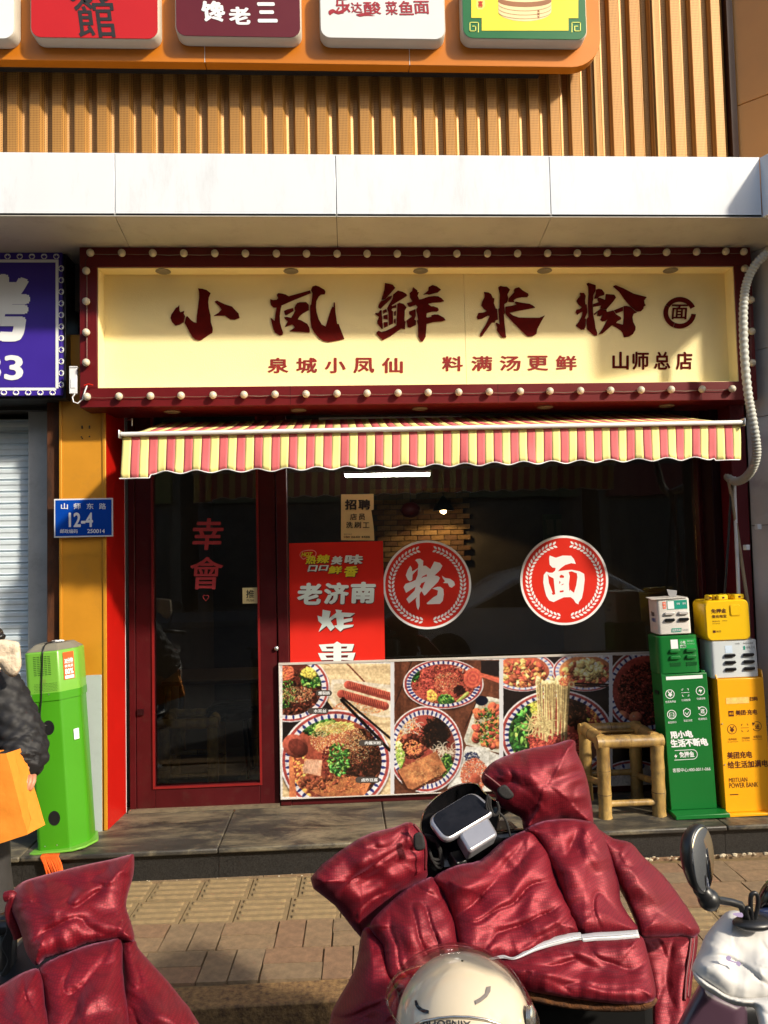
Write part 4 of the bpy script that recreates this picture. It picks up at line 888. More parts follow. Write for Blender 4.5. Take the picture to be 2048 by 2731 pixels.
def ln(pts, w, col, alpha=1., shade=.4):
    pts = np.array(pts, float)
    for (xa, ya), (xb, yb) in zip(pts[:-1], pts[1:]):
        sl = bb(min(xa, xb)-w, min(ya, yb)-w, max(xa, xb)+w, max(ya, yb)+w); X = gx[sl]-xa; Y = gy[sl]-ya
        if X.size == 0: continue
        L2 = (xb-xa)**2+(yb-ya)**2+1e-6; t_ = np.clip((X*(xb-xa)+Y*(yb-ya))/L2, 0, 1); dx_ = X-t_*(xb-xa); dy_ = Y-t_*(yb-ya); d = np.hypot(dx_, dy_)
        m = np.clip((w/2-d)*SC+.5, 0, 1)*alpha; f = 1-shade*(dx_+dy_)/w; put(m, np.clip(c255(col)*f[..., None], 0, 1), sl)
def pg(pts, col, alpha=1., tex=None):
    pts = np.array(pts, float); x0, y0 = pts.min(0); x1, y1 = pts.max(0); sl = bb(x0, y0, x1, y1); X, Y = gx[sl], gy[sl]; ins = np.zeros(X.shape, bool); n = len(pts)
    for i in range(n):
        (xa, ya), (xb, yb) = pts[i], pts[(i+1) % n]
        if ya == yb: continue
        ins ^= ((ya > Y) != (yb > Y)) & (X < (xb-xa)*(Y-ya)/(yb-ya)+xa)
    colr = c255(col)
    if tex is not None: colr = np.clip(colr*tex[sl][..., None], 0, 1)
    put(ins.astype(np.float32)*alpha, colr, sl)
def fbm(sx, sy, oct_=5, seed=0):
    r_ = np.random.RandomState(seed); out = np.zeros((CH, CW), np.float32); amp = 1; tot = 0
    for k in range(oct_):
        nx, ny = max(2, int(CW/sx*2**k)), max(2, int(CH/sy*2**k)); g_ = r_.rand(ny+2, nx+2).astype(np.float32)
        yy = np.linspace(0, ny, CH); xx = np.linspace(0, nx, CW); yi = yy.astype(int); xi = xx.astype(int); fy = (yy-yi)[:, None]; fx_ = (xx-xi)[None]
        fy = fy*fy*(3-2*fy); fx_ = fx_*fx_*(3-2*fx_)
        v = (g_[yi][:, xi]*(1-fx_)+g_[yi][:, xi+1]*fx_)*(1-fy)+(g_[yi+1][:, xi]*(1-fx_)+g_[yi+1][:, xi+1]*fx_)*fy
        out += v*amp; tot += amp; amp *= .55
    return out/tot
wood_h = fbm(400, 12, 5, 1); fine_n = fbm(14, 14, 4, 2); med_n = fbm(60, 60, 5, 3)
k6 = ZM(740, 1740, .36166); k8 = ZM(700, 1700, .60277)
def region(x0, y0, x1, y1): return ((gx >= x0) & (gx < x1) & (gy >= y0) & (gy < y1)).astype(np.float32)
def inside(cx, cy, rx, ry, rot=0):
    X = gx-cx; Y = gy-cy; c_, s_ = math.cos(rot), math.sin(rot); return (((X*c_+Y*s_)/rx)**2+((-X*s_+Y*c_)/ry)**2 < 1).astype(np.float32)
def scatter(n, cx, cy, rx, ry, cols, s0, s1, asp=1.9, shade=1.1, rot=None):
    s1 = s0+(s1-s0)*.72
    for _ in range(int(n*1.35)):
        q = rg_.rand()*6.283; r_ = math.sqrt(rg_.rand()); c_ = cols[rg_.randint(len(cols))]; k = .75+rg_.rand()*.5
        s_ = s0+(s1-s0)*rg_.rand(); ell(cx+rx*r_*math.cos(q), cy+ry*r_*math.sin(q), s_*asp**.5, s_/asp**.5, [min(255, v*k) for v in c_], rg_.rand()*3.14 if rot is None else rot, .7, shade)
def noodles(n, cx, cy, rx, ry, col, w, L=18):
    for _ in range(n):
        q = rg_.rand()*6.283; r_ = math.sqrt(rg_.rand()); x, y = cx+rx*r_*math.cos(q), cy+ry*r_*math.sin(q); a_ = rg_.rand()*6.283; pts = [(x, y)]; tu = rg_.uniform(-.5, .5)
        for k in range(5): a_ += tu; x += math.cos(a_)*L/5; y += math.sin(a_)*L/5; pts.append((x, y))
        k = .8+.3*rg_.rand(); ln(pts, w, [min(255, v*k) for v in col])
def bowl(cx, cy, rx, ry, broth, dash=(24, 40, 120), nd=38, rim=(236, 232, 240), ring_=(170, 44, 32), inner=.80, skip=0):
    base = clip[0]
    ell(cx, cy+4, rx*1.03, ry*1.03, (30, 20, 20), 0, 5, 0, .5)
    ell(cx, cy, rx, ry, rim, 0, .8, .12); ell(cx, cy, rx*.965, ry*.965, ring_, 0, .8); ell(cx, cy, rx*.915, ry*.915, rim, 0, .8)
    for i in range(nd):
        q = 2*math.pi*i/nd; r0_, r1_ = .79, .905
        for t_ in np.linspace(0, 1, 7): r_ = r0_+(r1_-r0_)*t_; wd = rx*.018*(1.3*math.sin(math.pi*(.15+.8*(1-t_))))+.5; ell(cx+rx*r_*math.cos(q), cy+ry*r_*math.sin(q), wd, wd, dash, 0, .6)
    ell(cx, cy, rx*inner, ry*inner, broth, 0, 1.2, .35)
    clip[0] = inside(cx, cy, rx*inner, ry*inner)*(base if base is not None else 1); return base
GR = [(50, 100, 34), (32, 76, 28), (92, 132, 48), (20, 54, 22), (120, 150, 66), (30, 60, 26)]; RD = [(140, 38, 16), (168, 60, 24), (92, 22, 10), (190, 84, 30)]; BK = [(40, 22, 14), (62, 34, 20), (24, 14, 10), (84, 48, 24)]; SE = [(214, 170, 110), (180, 120, 60), (150, 84, 36), (232, 200, 150)]; MT = [(96, 44, 24), (124, 60, 32), (70, 30, 18)]
cv[:] = c255((236, 234, 238))
# panel 1
clip[0] = region(753, 1770, 1041, 2125)
put(np.ones_like(gx), np.clip(c255((226, 196, 150))*(.78+.45*wood_h[..., None]), 0, 1))
ln([k6(510, 80), k6(640, 215)], 4, (120, 60, 34)); ln([k6(390, 100), k6(300, 60)], 3, (190, 150, 110))
for i in range(14): ln([(880+i*16, 1770), (960+i*16, 1990)], .8, (190, 150, 104), .5)
pg([k6(*p) for p in ((30, 520), (360, 350), (420, 430), (300, 470), (120, 640), (30, 660))], (44, 34, 34))
# plate + sausages
pg([k6(*p) for p in ((400, 200), (470, 196), (830, 240), (832, 478), (760, 478), (420, 400), (372, 330))], (232, 218, 196), tex=.9+.2*fine_n)
pg([k6(*p) for p in ((420, 225), (800, 262), (826, 460), (760, 462), (440, 385), (398, 325))], (222, 202, 168), tex=.85+.3*fine_n)
scatter(420, *k6(600, 410), 70, 18, [(200, 90, 30), (180, 70, 24), (220, 140, 70)], .8, 2.2, rot=.2)
for (xa, ya, xb, yb) in ((520, 238, 830, 325), (470, 305, 790, 395)):
    p0, p1 = k6(xa, ya), k6(xb, yb); ln([p0, p1], 22, (176, 64, 24), 1, .5)
    for t_ in np.linspace(.05, .97, 19):
        x, y = p0[0]+(p1[0]-p0[0])*t_, p0[1]+(p1[1]-p0[1])*t_; ln([(x-1, y-9), (x+3, y+8)], 2.6, (110, 32, 10), .75); ln([(x+3, y-8), (x+5, y+2)], 2.0, (230, 110, 44), .8)
# small bowl top-left
b_ = bowl(*k6(90, 260), 107, 92, (96, 40, 16), nd=30); scatter(500, *k6(130, 300), 74, 66, BK+MT, 1.5, 6); scatter(120, *k6(60, 300), 26, 40, GR, 1.5, 5); scatter(130, *k6(250, 190), 30, 26, GR, 2, 8); scatter(40, *k6(230, 150), 20, 12, [(200, 180, 60)], 3, 8); scatter(500, *k6(140, 310), 44, 22, SE, .8, 1.8); scatter(60, *k6(60, 150), 24, 18, [(210, 90, 30)], 3, 8); clip[0] = b_
# big bowl
cx, cy = k6(428, 800); b_ = bowl(cx, cy, 148, 138, (132, 56, 22), nd=44, inner=.83)
put((fine_n > .45).astype(np.float32)*.3, c255((190, 90, 34)))
scatter(160, *k6(130, 860), 34, 60, [(214, 120, 44), (232, 150, 70), (190, 90, 30)], 3, 6.5, 1.1)
scatter(700, *k6(640, 800), 66, 88, BK, 1.5, 7, 3); noodles(120, *k6(650, 860), 60, 70, (60, 34, 20), 1.8, 30)
scatter(420, *k6(300, 540), 48, 26, GR, 2, 8, 2.4); scatter(200, *k6(420, 550), 50, 14, [(150, 160, 80), (190, 180, 90)], 2, 7, 3.5, rot=-.6)
scatter(1700, *k6(440, 640), 74, 42, SE, .8, 2.4); scatter(700, *k6(560, 700), 50, 44, SE+MT, .8, 2.2)
scatter(260, *k6(420, 800), 36, 48, [(50, 14, 10), (80, 20, 12), (120, 30, 16)], 1.5, 4)
scatter(150, *k6(450, 790), 30, 44, GR+[(80, 160, 60), (130, 190, 96)], 2, 6.5, 2)
pg([k6(*p) for p in ((210, 785), (330, 790), (318, 912), (190, 885), (180, 850))], (232, 166, 130), tex=.7+.6*fine_n)
for i in range(9): ln([k6(200+i*14, 800), k6(190+i*12, 890)], 1.6, (250, 220, 200), .6)
tf = .75+.5*med_n+.25*(fine_n-.5)
pg([k6(*p) for p in ((160, 920), (260, 900), (330, 930), (440, 935), (560, 910), (690, 950), (640, 1060), (560, 1080), (330, 1060), (200, 1000))], (186, 108, 42), tex=tf)
noodles(130, *k6(420, 980), 80, 22, (222, 150, 66), 1.2, 12); scatter(40, *k6(300, 960), 50, 16, [(110, 52, 18)], 4, 9); scatter(70, *k6(430, 970), 80, 22, [(150, 80, 26)], 2, 5)
for x, y in ((200, 1020), (190, 1045), (230, 1055)): ell(*k6(x, y), 8, 7, (230, 150, 60), shade=.8)
clip[0] = b_
# wooden spoon, chopsticks
ell(*k6(130, 690), 36, 30, (150, 66, 36), .6, 1, .6); ell(*k6(150, 700), 30, 22, (110, 44, 24), .6, 2, .4); pg([k6(*p) for p in ((84, 770), (110, 770), (140, 1070), (86, 1070))], (214, 120, 50), tex=.8+.4*wood_h)
ln([k6(470, 350), k6(826, 720)], 8, (26, 18, 16)); ln([k6(480, 335), k6(840, 640)], 6, (36, 24, 20))
# panel 2
clip[0] = region(1051, 1760, 1331, 2120)
put(np.ones_like(gx), np.clip(c255((112, 66, 38))*(.55+.9*fbm(30, 300, 5, 8)[..., None]), 0, 1))
ln([k6(850, 420), k6(990, 60)], 3, (60, 34, 22)); ln([k6(1380, 560), k6(1480, 330)], 3, (60, 34, 22)); pg([k6(*p) for p in ((1500, 60), (1640, 60), (1640, 180), (1500, 150))], (52, 40, 40))
cx, cy = k6(1222, 232); b_ = bowl(cx, cy, 108, 67, (140, 40, 14), nd=44)
scatter(900, *k6(1220, 230), 86, 48, RD+MT, 1.5, 4.5); noodles(110, *k6(1200, 300), 84, 22, (196, 80, 36), 2, 24); scatter(300, *k6(1110, 200), 16, 50, [(130, 40, 20), (170, 60, 34)], 2, 6); scatter(700, *k6(1250, 220), 36, 28, SE+RD, .8, 2); scatter(140, *k6(1240, 350), 20, 14, GR, 2, 6); scatter(110, *k6(1000, 160), 16, 22, GR, 2, 6); scatter(70, *k6(1340, 280), 14, 12, [(50, 26, 20)], 2, 5); scatter(50, *k6(1140, 320), 12, 14, [(220, 150, 50)], 3, 7)
ln([k6(1330, 360), k6(1400, 300)], 9, (170, 180, 90)); noodles(20, *k6(1380, 110), 16, 10, (226, 216, 200), 1.8, 16); clip[0] = b_
ell(*k6(1440, 190), 25, 28, (222, 84, 26), .2, 1, .35); pg([k6(*p) for p in ((1500, 150), (1640, 190), (1640, 228), (1500, 178))], (222, 92, 30))
for q in range(5): ell(*k6(1440, 190), 22-q*4, 25-q*5, (196, 60, 16) if q % 2 else (226, 96, 34), .2, 1)
# plates right
pg([k6(*p) for p in ((1480, 330), (1560, 325), (1640, 345), (1645, 745), (1390, 680), (1372, 640))], (216, 216, 200), tex=.85+.3*fine_n); pg([k6(*p) for p in ((1490, 350), (1640, 365), (1640, 725), (1400, 665))], (190, 184, 160), tex=.8+.4*fine_n)
ell(*k6(1505, 355), 18, 14, (24, 26, 50), 0, 2); 
for _ in range(34):
    x, y = k6(1440+rg_.rand()*210, 390+rg_.rand()*300); ell(x, y, 9+7*rg_.rand(), 8+5*rg_.rand(), (186-40*rg_.rand(), 84-26*rg_.rand(), 24), rg_.rand()*3, 1, 1.0)
scatter(60, *k6(1550, 540), 34, 50, GR, 2, 6); scatter(160, *k6(1540, 540), 36, 56, [(236, 150, 60), (120, 40, 16)], 1, 2.5)
pg([k6(*p) for p in ((1390, 690), (1500, 700), (1645, 760), (1645, 1070), (1220, 1070))], (226, 226, 220), tex=.88+.2*fine_n)
for _ in range(90): noodles(1, *k6(1500, 880), 70, 60, (196, 190, 176), .6, 16)
scatter(60, *k6(1430, 770), 20, 14, [(30, 36, 70)], 1.5, 3.4); scatter(1100, *k6(1450, 900), 36, 44, [(160, 66, 26), (190, 90, 36), (140, 50, 18)], 1, 2.6); ln([k6(1460, 930), k6(1440, 990)], 26, (168, 74, 28))
cx, cy = k6(1090, 715); b_ = bowl(cx, cy, 101, 116, (140, 50, 22), nd=46, inner=.80)
scatter(300, *k6(950, 580), 34, 40, [(210, 96, 40), (226, 130, 60), (180, 70, 30)], 3, 6, 1.1); noodles(60, *k6(950, 540), 34, 26, (232, 222, 206), 1.8, 16); scatter(260, *k6(990, 690), 36, 30, MT+[(60, 24, 16)], 4, 9, 1.2); scatter(320, *k6(1170, 600), 34, 40, BK, 2, 8, 3.5); noodles(140, *k6(1170, 600), 30, 38, (40, 30, 28), 2, 18); noodles(70, *k6(1230, 730), 30, 20, (230, 216, 190), 2, 18); scatter(150, *k6(1250, 840), 16, 34, GR, 2, 6); scatter(90, *k6(890, 760), 14, 36, [(150, 190, 70), (190, 200, 120)], 3, 7, 2.5); scatter(80, *k6(1000, 700), 24, 20, [(220, 110, 50)], 2, 4)
clip[0] = b_*region(1051, 1760, 1331, 2120) if b_ is not None else region(1051, 1760, 1331, 2120)
pg([k6(*p) for p in ((880, 870), (1170, 728), (1250, 880), (1000, 1030), (940, 1010))], (88, 46, 20)); pg([k6(*p) for p in ((884, 866), (1168, 728), (1246, 868), (1000, 1010), (960, 1000))], (190, 118, 58), tex=.6+.8*fbm(22, 22, 4, 9)); noodles(150, *k6(1070, 870), 50, 36, (222, 160, 96), 1., 9)
# panel 3
clip[0] = region(1342, 1752, 1624, 2110)
put(np.ones_like(gx), np.clip(c255((46, 34, 32))*(.8+.5*med_n[..., None]), 0, 1))
for cxx, cc_ in ((1150, (190, 90, 40)), (1430, (196, 120, 60))):
    b_ = bowl(*k8(cxx, 150), 90, 54, cc_, nd=30, dash=(120, 140, 200)); scatter(260, *k8(cxx, 160), 60, 34, [(200, 120, 50), (226, 180, 100), (170, 60, 30), (120, 60, 30)], 4, 11); clip[0] = b_
scatter(60, *k8(1440, 140), 34, 24, [(232, 196, 120)], 5, 12)
cx, cy = k8(1300, 430); b_ = bowl(cx, cy, 152, 120, (130, 46, 18), nd=46, inner=.84)
scatter(300, *k8(1160, 310), 40, 26, [(210, 180, 60), (226, 200, 90), (160, 170, 50)], 3, 8); scatter(260, *k8(1130, 380), 34, 50, GR+[(90, 190, 60)], 4, 13, 2.2); scatter(300, *k8(1410, 330), 50, 40, BK, 3, 10, 2.5); scatter(420, *k8(1300, 470), 100, 30, [(170, 50, 20), (200, 70, 30), (130, 36, 16)], 2, 7); scatter(300, *k8(1110, 480), 34, 30, GR, 4, 12, 2.5); scatter(200, *k8(1480, 330), 26, 46, [(120, 40, 18), (220, 130, 40)], 3, 7); clip[0] = b_
for i in range(26):
    x = 1210+(i*37 % 26)*6.1; a_ = k8(x, 188+8*math.sin(i*.9)+rg_.rand()*8); w1, w2 = rg_.uniform(-4, 4), rg_.uniform(-5, 5)
    pts = [(a_[0]+w1*math.sin(t_*3.1+i)+w2*t_*t_-(x-1285)*.12*t_, a_[1]+t_*rg_.uniform(134, 160)) for t_ in np.linspace(0, 1, 10)]; k = .74+.3*rg_.rand(); ln(pts, 4.6, (236*k, 204*k, 138*k), 1, .8)
for i in range(20): x, y = k8(1215+rg_.rand()*130, 178+rg_.rand()*24); ell(x, y, 9, 5, (240, 214, 150), rg_.rand()*3, 1, .6)
scatter(90, *k8(1340, 195), 18, 10, [(190, 80, 40), (220, 120, 60)], 2, 4); ell(*k8(1366, 207), 9, 9, (236, 210, 150), 0, 1); ell(*k8(1366, 207), 5, 5, (190, 110, 60), 0, 1); noodles(50, *k8(1220, 390), 34, 20, (236, 206, 140), 3, 26)
ln([k8(1385, 203), k8(1530, 208)], 4.5, (40, 24, 20)); ln([k8(1385, 212), k8(1530, 217)], 3.5, (60, 34, 26))
# panel 4
clip[0] = region(1633, 1748, 1760, 2110)
put(np.ones_like(gx), np.clip(c255((96, 52, 34))*(.6+.8*wood_h[..., None]), 0, 1))
cx, cy = k8(1700, 235); b_ = bowl(cx, cy, 98+14, 106+8, (140, 50, 26), nd=40, inner=.82); scatter(1300, cx, cy+6, 78, 82, [(70, 26, 16), (110, 44, 26), (150, 60, 34), (40, 16, 12)], 1.5, 5); scatter(200, cx, cy, 60, 60, [(200, 150, 120)], .8, 1.6)
for x, y in ((1590, 352), (1650, 356), (1585, 400)): ell(*k8(x, y), 19, 18, (190, 96, 56), 0, 1, .9); ell(*k8(x-8, y-8), 4, 3, (250, 220, 200), 0, 2)
clip[0] = region(1633, 1975, 1760, 2110)
put(np.ones_like(gx), c255((30, 26, 30))); b_ = bowl(*k8(1640, 700), 120, 96, (190, 190, 190), nd=24, inner=.6)
clip[0] = None
gr_ = fbm(7, 7, 3, 31)[..., None]; cv *= (.74+.42*gr_)*(.85+.3*med_n[..., None]); cv = np.clip(cv, 0, 1); cv = cv*cv*(3-2*cv)*.5+cv*.5
for _ in range(2): cv = (np.roll(cv, 1, 0)+cv*2+np.roll(cv, -1, 0))/4; cv = (np.roll(cv, 1, 1)+cv*2+np.roll(cv, -1, 1))/4
for x0_, x1_ in ((1041, 1051), (1331, 1342), (1624, 1633)): put(region(x0_, 1740, x1_, 2140), c255((222, 224, 232)))
cv = np.clip(cv, 0, 1)
YF_ = 4.378
a_, b_ = P(751, 2128, YF_), P(751, 1770, YF_); c_ = P(1748, 1747, YF_); d_ = P(1330, 2108, YF_)
X0, X1 = a_.x, 1.98; Z0, Z1 = (a_.z+d_.z)/2, (b_.z+c_.z)/2
TW, TH = 1500, 560
uu, vv = np.meshgrid((np.arange(TW)+.5)/TW, (np.arange(TH)+.5)/TH)
QX = X0+(X1-X0)*uu; QZ = Z0+(Z1-Z0)*vv-H; QY = np.full_like(QX, YF_)
w3 = QX*fwd.x+QY*fwd.y+QZ*fwd.z; px_ = CX+FP*(QX*cr.x+QY*cr.y+QZ*cr.z)/w3; py_ = CY-FP*(QX*cu.x+QY*cu.y+QZ*cu.z)/w3
ii = np.clip(((py_-OY)*SC).astype(int), 0, CH-1); jj = np.clip(((px_-OX)*SC).astype(int), 0, CW-1)
tx = np.ones((TH, TW, 4), np.float32); tx[..., :3] = cv[ii, jj]
img = bpy.data.images.new('food_print', TW, TH); img.colorspace_settings.name = 'sRGB'; img.pixels.foreach_set(tx.ravel()); img.update(); img.pack()
fmx = bpy.data.materials.new('food_print'); fmx.use_nodes = True; nt = fmx.node_tree; bs2 = nt.nodes['Principled BSDF']; bs2.inputs['Roughness'].default_value = .3; bs2.inputs['Coat Weight'].default_value = .15
ti = nt.nodes.new('ShaderNodeTexImage'); ti.image = img; hs = nt.nodes.new('ShaderNodeHueSaturation'); hs.inputs['Value'].default_value = .78; hs.inputs['Saturation'].default_value = .88
nt.links.new(ti.outputs[0], hs.inputs['Color']); nt.links.new(hs.outputs[0], bs2.inputs['Base Color'])
fb = thing('food_photo_board', ((X0+X1)/2, YF_, Z0), 'long white edged board of noodle bowl photographs along the bottom of the window', 'poster board')
me = bpy.data.meshes.new('photo_print'); me.from_pydata([(X0, YF_-.0006, Z0), (X1, YF_-.0006, Z0), (X1, YF_-.0006, Z1), (X0, YF_-.0006, Z1)], [], [(0, 1, 2, 3)])
uv = me.uv_layers.new(name='uv'); uv.data.foreach_set('uv', [0, 0, 1, 0, 1, 1, 0, 1]); me.materials.append(fmx); link('photo_print', me, fb)
MB().box(X0-.001, X1, YF_, YF_+.012, Z0-.001, Z1+.001).build('backing_board', white, fb)
for xa, xb, za_, zb2 in ((X0-.006, X1, Z1, Z1+.012), (X0-.006, X1, Z0-.006, Z0), (X0-.006, X0, Z0, Z1)): MB().box(xa, xb, YF_-.004, YF_+.013, za_, zb2).build('edge_strip', mat('pale_edge', S(210, 204, 196, .8), .4), fb, bev=.001)
for (x, y, s) in ((282, 278, '爆裂肠'), (222, 410, '木耳丝'), (600, 645, '肉酱米粉'), (575, 918, '卤炸豆腐')):
    wd = 120 if s == '爆裂肠' else (155 if s == '木耳丝' else 180); q0, q1 = k6(x, y), k6(x+wd, y+44)
    r_ = (q1[1]-q0[1])/2; ring2 = [(q1[0]-r_+r_*math.sin(t_), (q0[1]+q1[1])/2-r_*math.cos(t_)) for t_ in np.linspace(0, math.pi, 9)]+[(q0[0]+r_-r_*math.sin(t_), (q0[1]+q1[1])/2+r_*math.cos(t_)) for t_ in np.linspace(0, math.pi, 9)]
    flat('caption_pill', *fillpoly([ring2]), lambda a, b: P(a, b, YF_-.0014), mat('caption_grey', (.06, .05, .045), .4), fb)
    text(s, (q0[0]+(16 if wd > 120 else 7), q0[1]+3.5, q1[0]-6, q1[1]-3.5), YF_-.0022, ink_white, fb, .015)

# ================================================================ charging cabinets
def face_fn(mb_xf, x0, x1, z0, z1, y):      # (u right, v down, 0..1) on a cabinet front -> world
    return lambda u, v: mb_xf @ Vector((x0+(x1-x0)*u, y, z1-(z1-z0)*v))
def rbox(mb, x0, x1, y0, y1, z0, z1, r=.02, n=4):     # vertical-edge rounded box
    pts = []
    for cx_, cy_, q0 in ((x1-r, y0+r, -90), (x1-r, y1-r, 0), (x0+r, y1-r, 90), (x0+r, y0+r, 180)):
        for k in range(n+1): q = rad(q0+90*k/n); pts.append((cx_+r*math.cos(q), cy_+r*math.sin(q)))
    e = min(.004, r*.4)
    sh_ = lambda d: [((x0+x1)/2+(x-(x0+x1)/2)*(1-d/((x1-x0)/2)), (y0+y1)/2+(y-(y0+y1)/2)*(1-d/((y1-y0)/2))) for x, y in pts]
    return mb.loft([[(x, y, z0) for x, y in sh_(e)], [(x, y, z0+e) for x, y in pts], [(x, y, z1-e) for x, y in pts], [(x, y, z1) for x, y in sh_(e)]])
def ftext(s, fn, u0, v0, u1, v1, mt, parent, off=.0, sh=0, nm='lettering'):
    vs, fs = glyph(s, off); return flat(nm, vs, fs, lambda u, v: fn(u0+(u1-u0)*u+sh*(v-.5), v1-(v1-v0)*v), mt, parent)
def frect(fn, u0, v0, u1, v1, mt, parent, nm, slant=0): return flat(nm, [(u0, v1), (u1, v1), (u1+slant, v0), (u0+slant, v0)], [(0, 1, 2, 3)], fn, mt, parent)
def fring(fn, cu_, cv_, ru, rv, w_, mt, parent, nm='icon_ring', q0=0, q1=360, n=36):
    A_ = [(cu_+ru*math.cos(rad(q)), cv_-rv*math.sin(rad(q))) for q in np.linspace(q0, q1, n)]; B_ = [(cu_+ru*(1-w_)*math.cos(rad(q)), cv_-rv*(1-w_)*math.sin(rad(q))) for q in np.linspace(q0, q1, n)]
    return flat(nm, A_+B_, [(i, i+1, n+i+1, n+i) for i in range(n-1)], fn, mt, parent)
def fpoly(fn, pts, mt, parent, nm): v_, f_ = fillpoly([[(x*100, y*100) for x, y in pts]]); return flat(nm, [(x/100, y/100) for x, y in v_], f_, fn, mt, parent)
def slot(mb_xf, x, z, y, w_, mt, parent, nm='power_bank', d=.012, h=.015):
    mb = MB(mb_xf); a = h/2; pts = [(x-w_/2+a*.2, z-a), (x+w_/2-a*.9, z-a), (x+w_/2, z), (x+w_/2-a*.5, z+a), (x-w_/2+a*.6, z+a), (x-w_/2, z+a*.1)]
    rings = [[(px, y, pz) for px, pz in pts], [(px, y-d*.7, pz) for px, pz in pts], [(x+(px-x)*.9, y-d, z+(pz-z)*.7) for px, pz in pts]]
    return mb.loft(rings).build(nm, mt, parent, bev=.0015)
def XF(loc, rz=0, lean=0): return Matrix.Translation(Vector(loc)) @ Matrix.Rotation(rz, 4, 'Z') @ Matrix.Rotation(lean, 4, 'Y')
scan = lambda fn, cu_, cv_, su, sv, mt, pr: [frect(fn, cu_-su, cv_-sv*.05, cu_+su, cv_+sv*.05, mt, pr, 'icon_bar')]+[frect(fn, cu_+sx_*su*.8-(0 if sx_ < 0 else su*.35), cv_+sy_*sv-sv*.05, cu_+sx_*su*.8+(su*.35 if sx_ < 0 else 0), cv_+sy_*sv+sv*.05, mt, pr, 'icon_bar') for sx_ in (-1, 1) for sy_ in (-1, 1)]+[frect(fn, cu_+sx_*su*.8-su*.06, min(cv_+sy_*sv, cv_+sy_*sv*.55), cu_+sx_*su*.8+su*.06, max(cv_+sy_*sv, cv_+sy_*sv*.55), mt, pr, 'icon_bar') for sx_ in (-1, 1) for sy_ in (-1, 1)]
# --- dark green cabinet
kg = mat('cabinet_green', S(12, 112, 44, .85), .38, vs=2, var=.05, dirt=.04); kg2 = mat('sticker_green', S(24, 160, 70, .85), .4, var=.03)
base = Vector((1.70, 4.0, .15)); lean = -rad(1.9); rz = rad(-4)
x2 = XF(base, rz, lean); W2, D2 = .232, .17
kgo = thing('charging_cabinet', base, 'dark green power bank cabinet with white icons standing to the right of the bamboo stool', 'charging cabinet', 'power bank cabinets beside the window')
MB(x2).prism([(-.01, -.085, 0), (W2+.035, -.085, 0), (W2+.035, D2, 0), (-.01, D2, 0)], (0, 0, .001), (0, 0, .022)).build('base_plate', kg, kgo, bev=.003)
MB(x2).box(0, .02, .012, D2, .023, .735).box(W2-.02, W2, .012, D2, .023, .735).box(.02, W2-.02, D2-.02, D2, .023, .735).build('body', kg, kgo, bev=.002)
fm2 = MB(x2); fm2.box(-.004, W2+.004, 0, .012, .023, .725); fm2.build('front_panel', kg, kgo, bev=.003)
rbox(MB(x2), -.012, W2-.022, -.004+.013, D2-.004, .7252, .925, .028).build('head_unit', kg, kgo, smooth=True, angle=35)
fn = face_fn(x2, -.004, W2+.004, .023, .725, -.0012)
frect(fn, .1, .015, .9, .04, ink_white, kgo, 'white_strip')
MB(x2).box(-.0055, -.004, .06, .12, .61, .63).build('side_slot', black_plastic, kgo)
iz = ZM(0, 0, 1)
def FU(zx, zy):  # zoom(1700,1540,.20977) pixels -> face uv of the dark green front panel
    X_, Y_ = zx, zy; yt0, yb0 = 1240, 3990-0; return X_, Y_
def g2(x, y):     # zoomB2 (1500,1540,.3303) -> uv   front: TL(778,790) TR(1155,778) BL(858,1900) BR(1238,1885)
    v = (y-785)/1110.; xl = 778+80*v; return (x-xl)/378., v
def gi(x, y, r, q0=0, q1=360): u, v = g2(x, y); fring(fn, u, v, r/378., r/1110., .14, ink_white, kgo, 'icon_ring', q0, q1)
def gt(s, x0, y0, x1, y1, mt=None, off=.0, sh=0): u0, v0 = g2(x0, y0); u1, v1 = g2(x1, y1); v0b = g2(x0, y0)[1]; ftext(s, fn, u0, v0, g2(x1, (y0+y1)/2)[0], v1, mt or ink_white, kgo, off, sh)
gi(850, 946, 38); gt('¥', 832, 924, 870, 970, off=.03)
u, v = g2(978, 940); scan(fn, u, v, 33/378, 30/1110, ink_white, kgo)
gi(1101, 932, 37); u, v = g2(1101, 932); fpoly(fn, [(u+.0, v-.017), (u-.045, v+.004), (u, v+.004), (u-.005, v+.02), (u+.045, v-.006), (u+.0, v-.006)], ink_white, kgo, 'bolt_icon')
gi(864, 1114, 38); u, v = g2(864, 1114); fring(fn, u, v-.009, .055, .007, .25, ink_white, kgo); frect(fn, u-.055, v-.009, u-.043, v+.016, ink_white, kgo, 'icon_bar'); frect(fn, u+.043, v-.009, u+.055, v+.016, ink_white, kgo, 'icon_bar'); fring(fn, u, v+.015, .055, .007, .25, ink_white, kgo, 'icon_ring', 180, 360); fring(fn, u, v+.004, .055, .007, .25, ink_white, kgo, 'icon_ring', 180, 360)
u, v = g2(990, 1104)
shd = [(0, -.034), (.08, -.018), (.078, .012), (.05, .026), (0, .036), (-.05, .026), (-.078, .012), (-.08, -.018)]
v_, f_ = fillpoly([[((u+a)*100, (v+b)*100) for a, b in shd], [((u+a*.8)*100, (v+b*.82)*100) for a, b in shd]]); flat('shield_icon', [(x/100, y/100) for x, y in v_], f_, fn, ink_white, kgo)
fpoly(fn, [(u-.04, v-.004), (u, v+.012), (u+.04, v-.008), (u+.04, v-.001), (u, v+.02), (u-.04, v+.003)], ink_white, kgo, 'tick_icon')
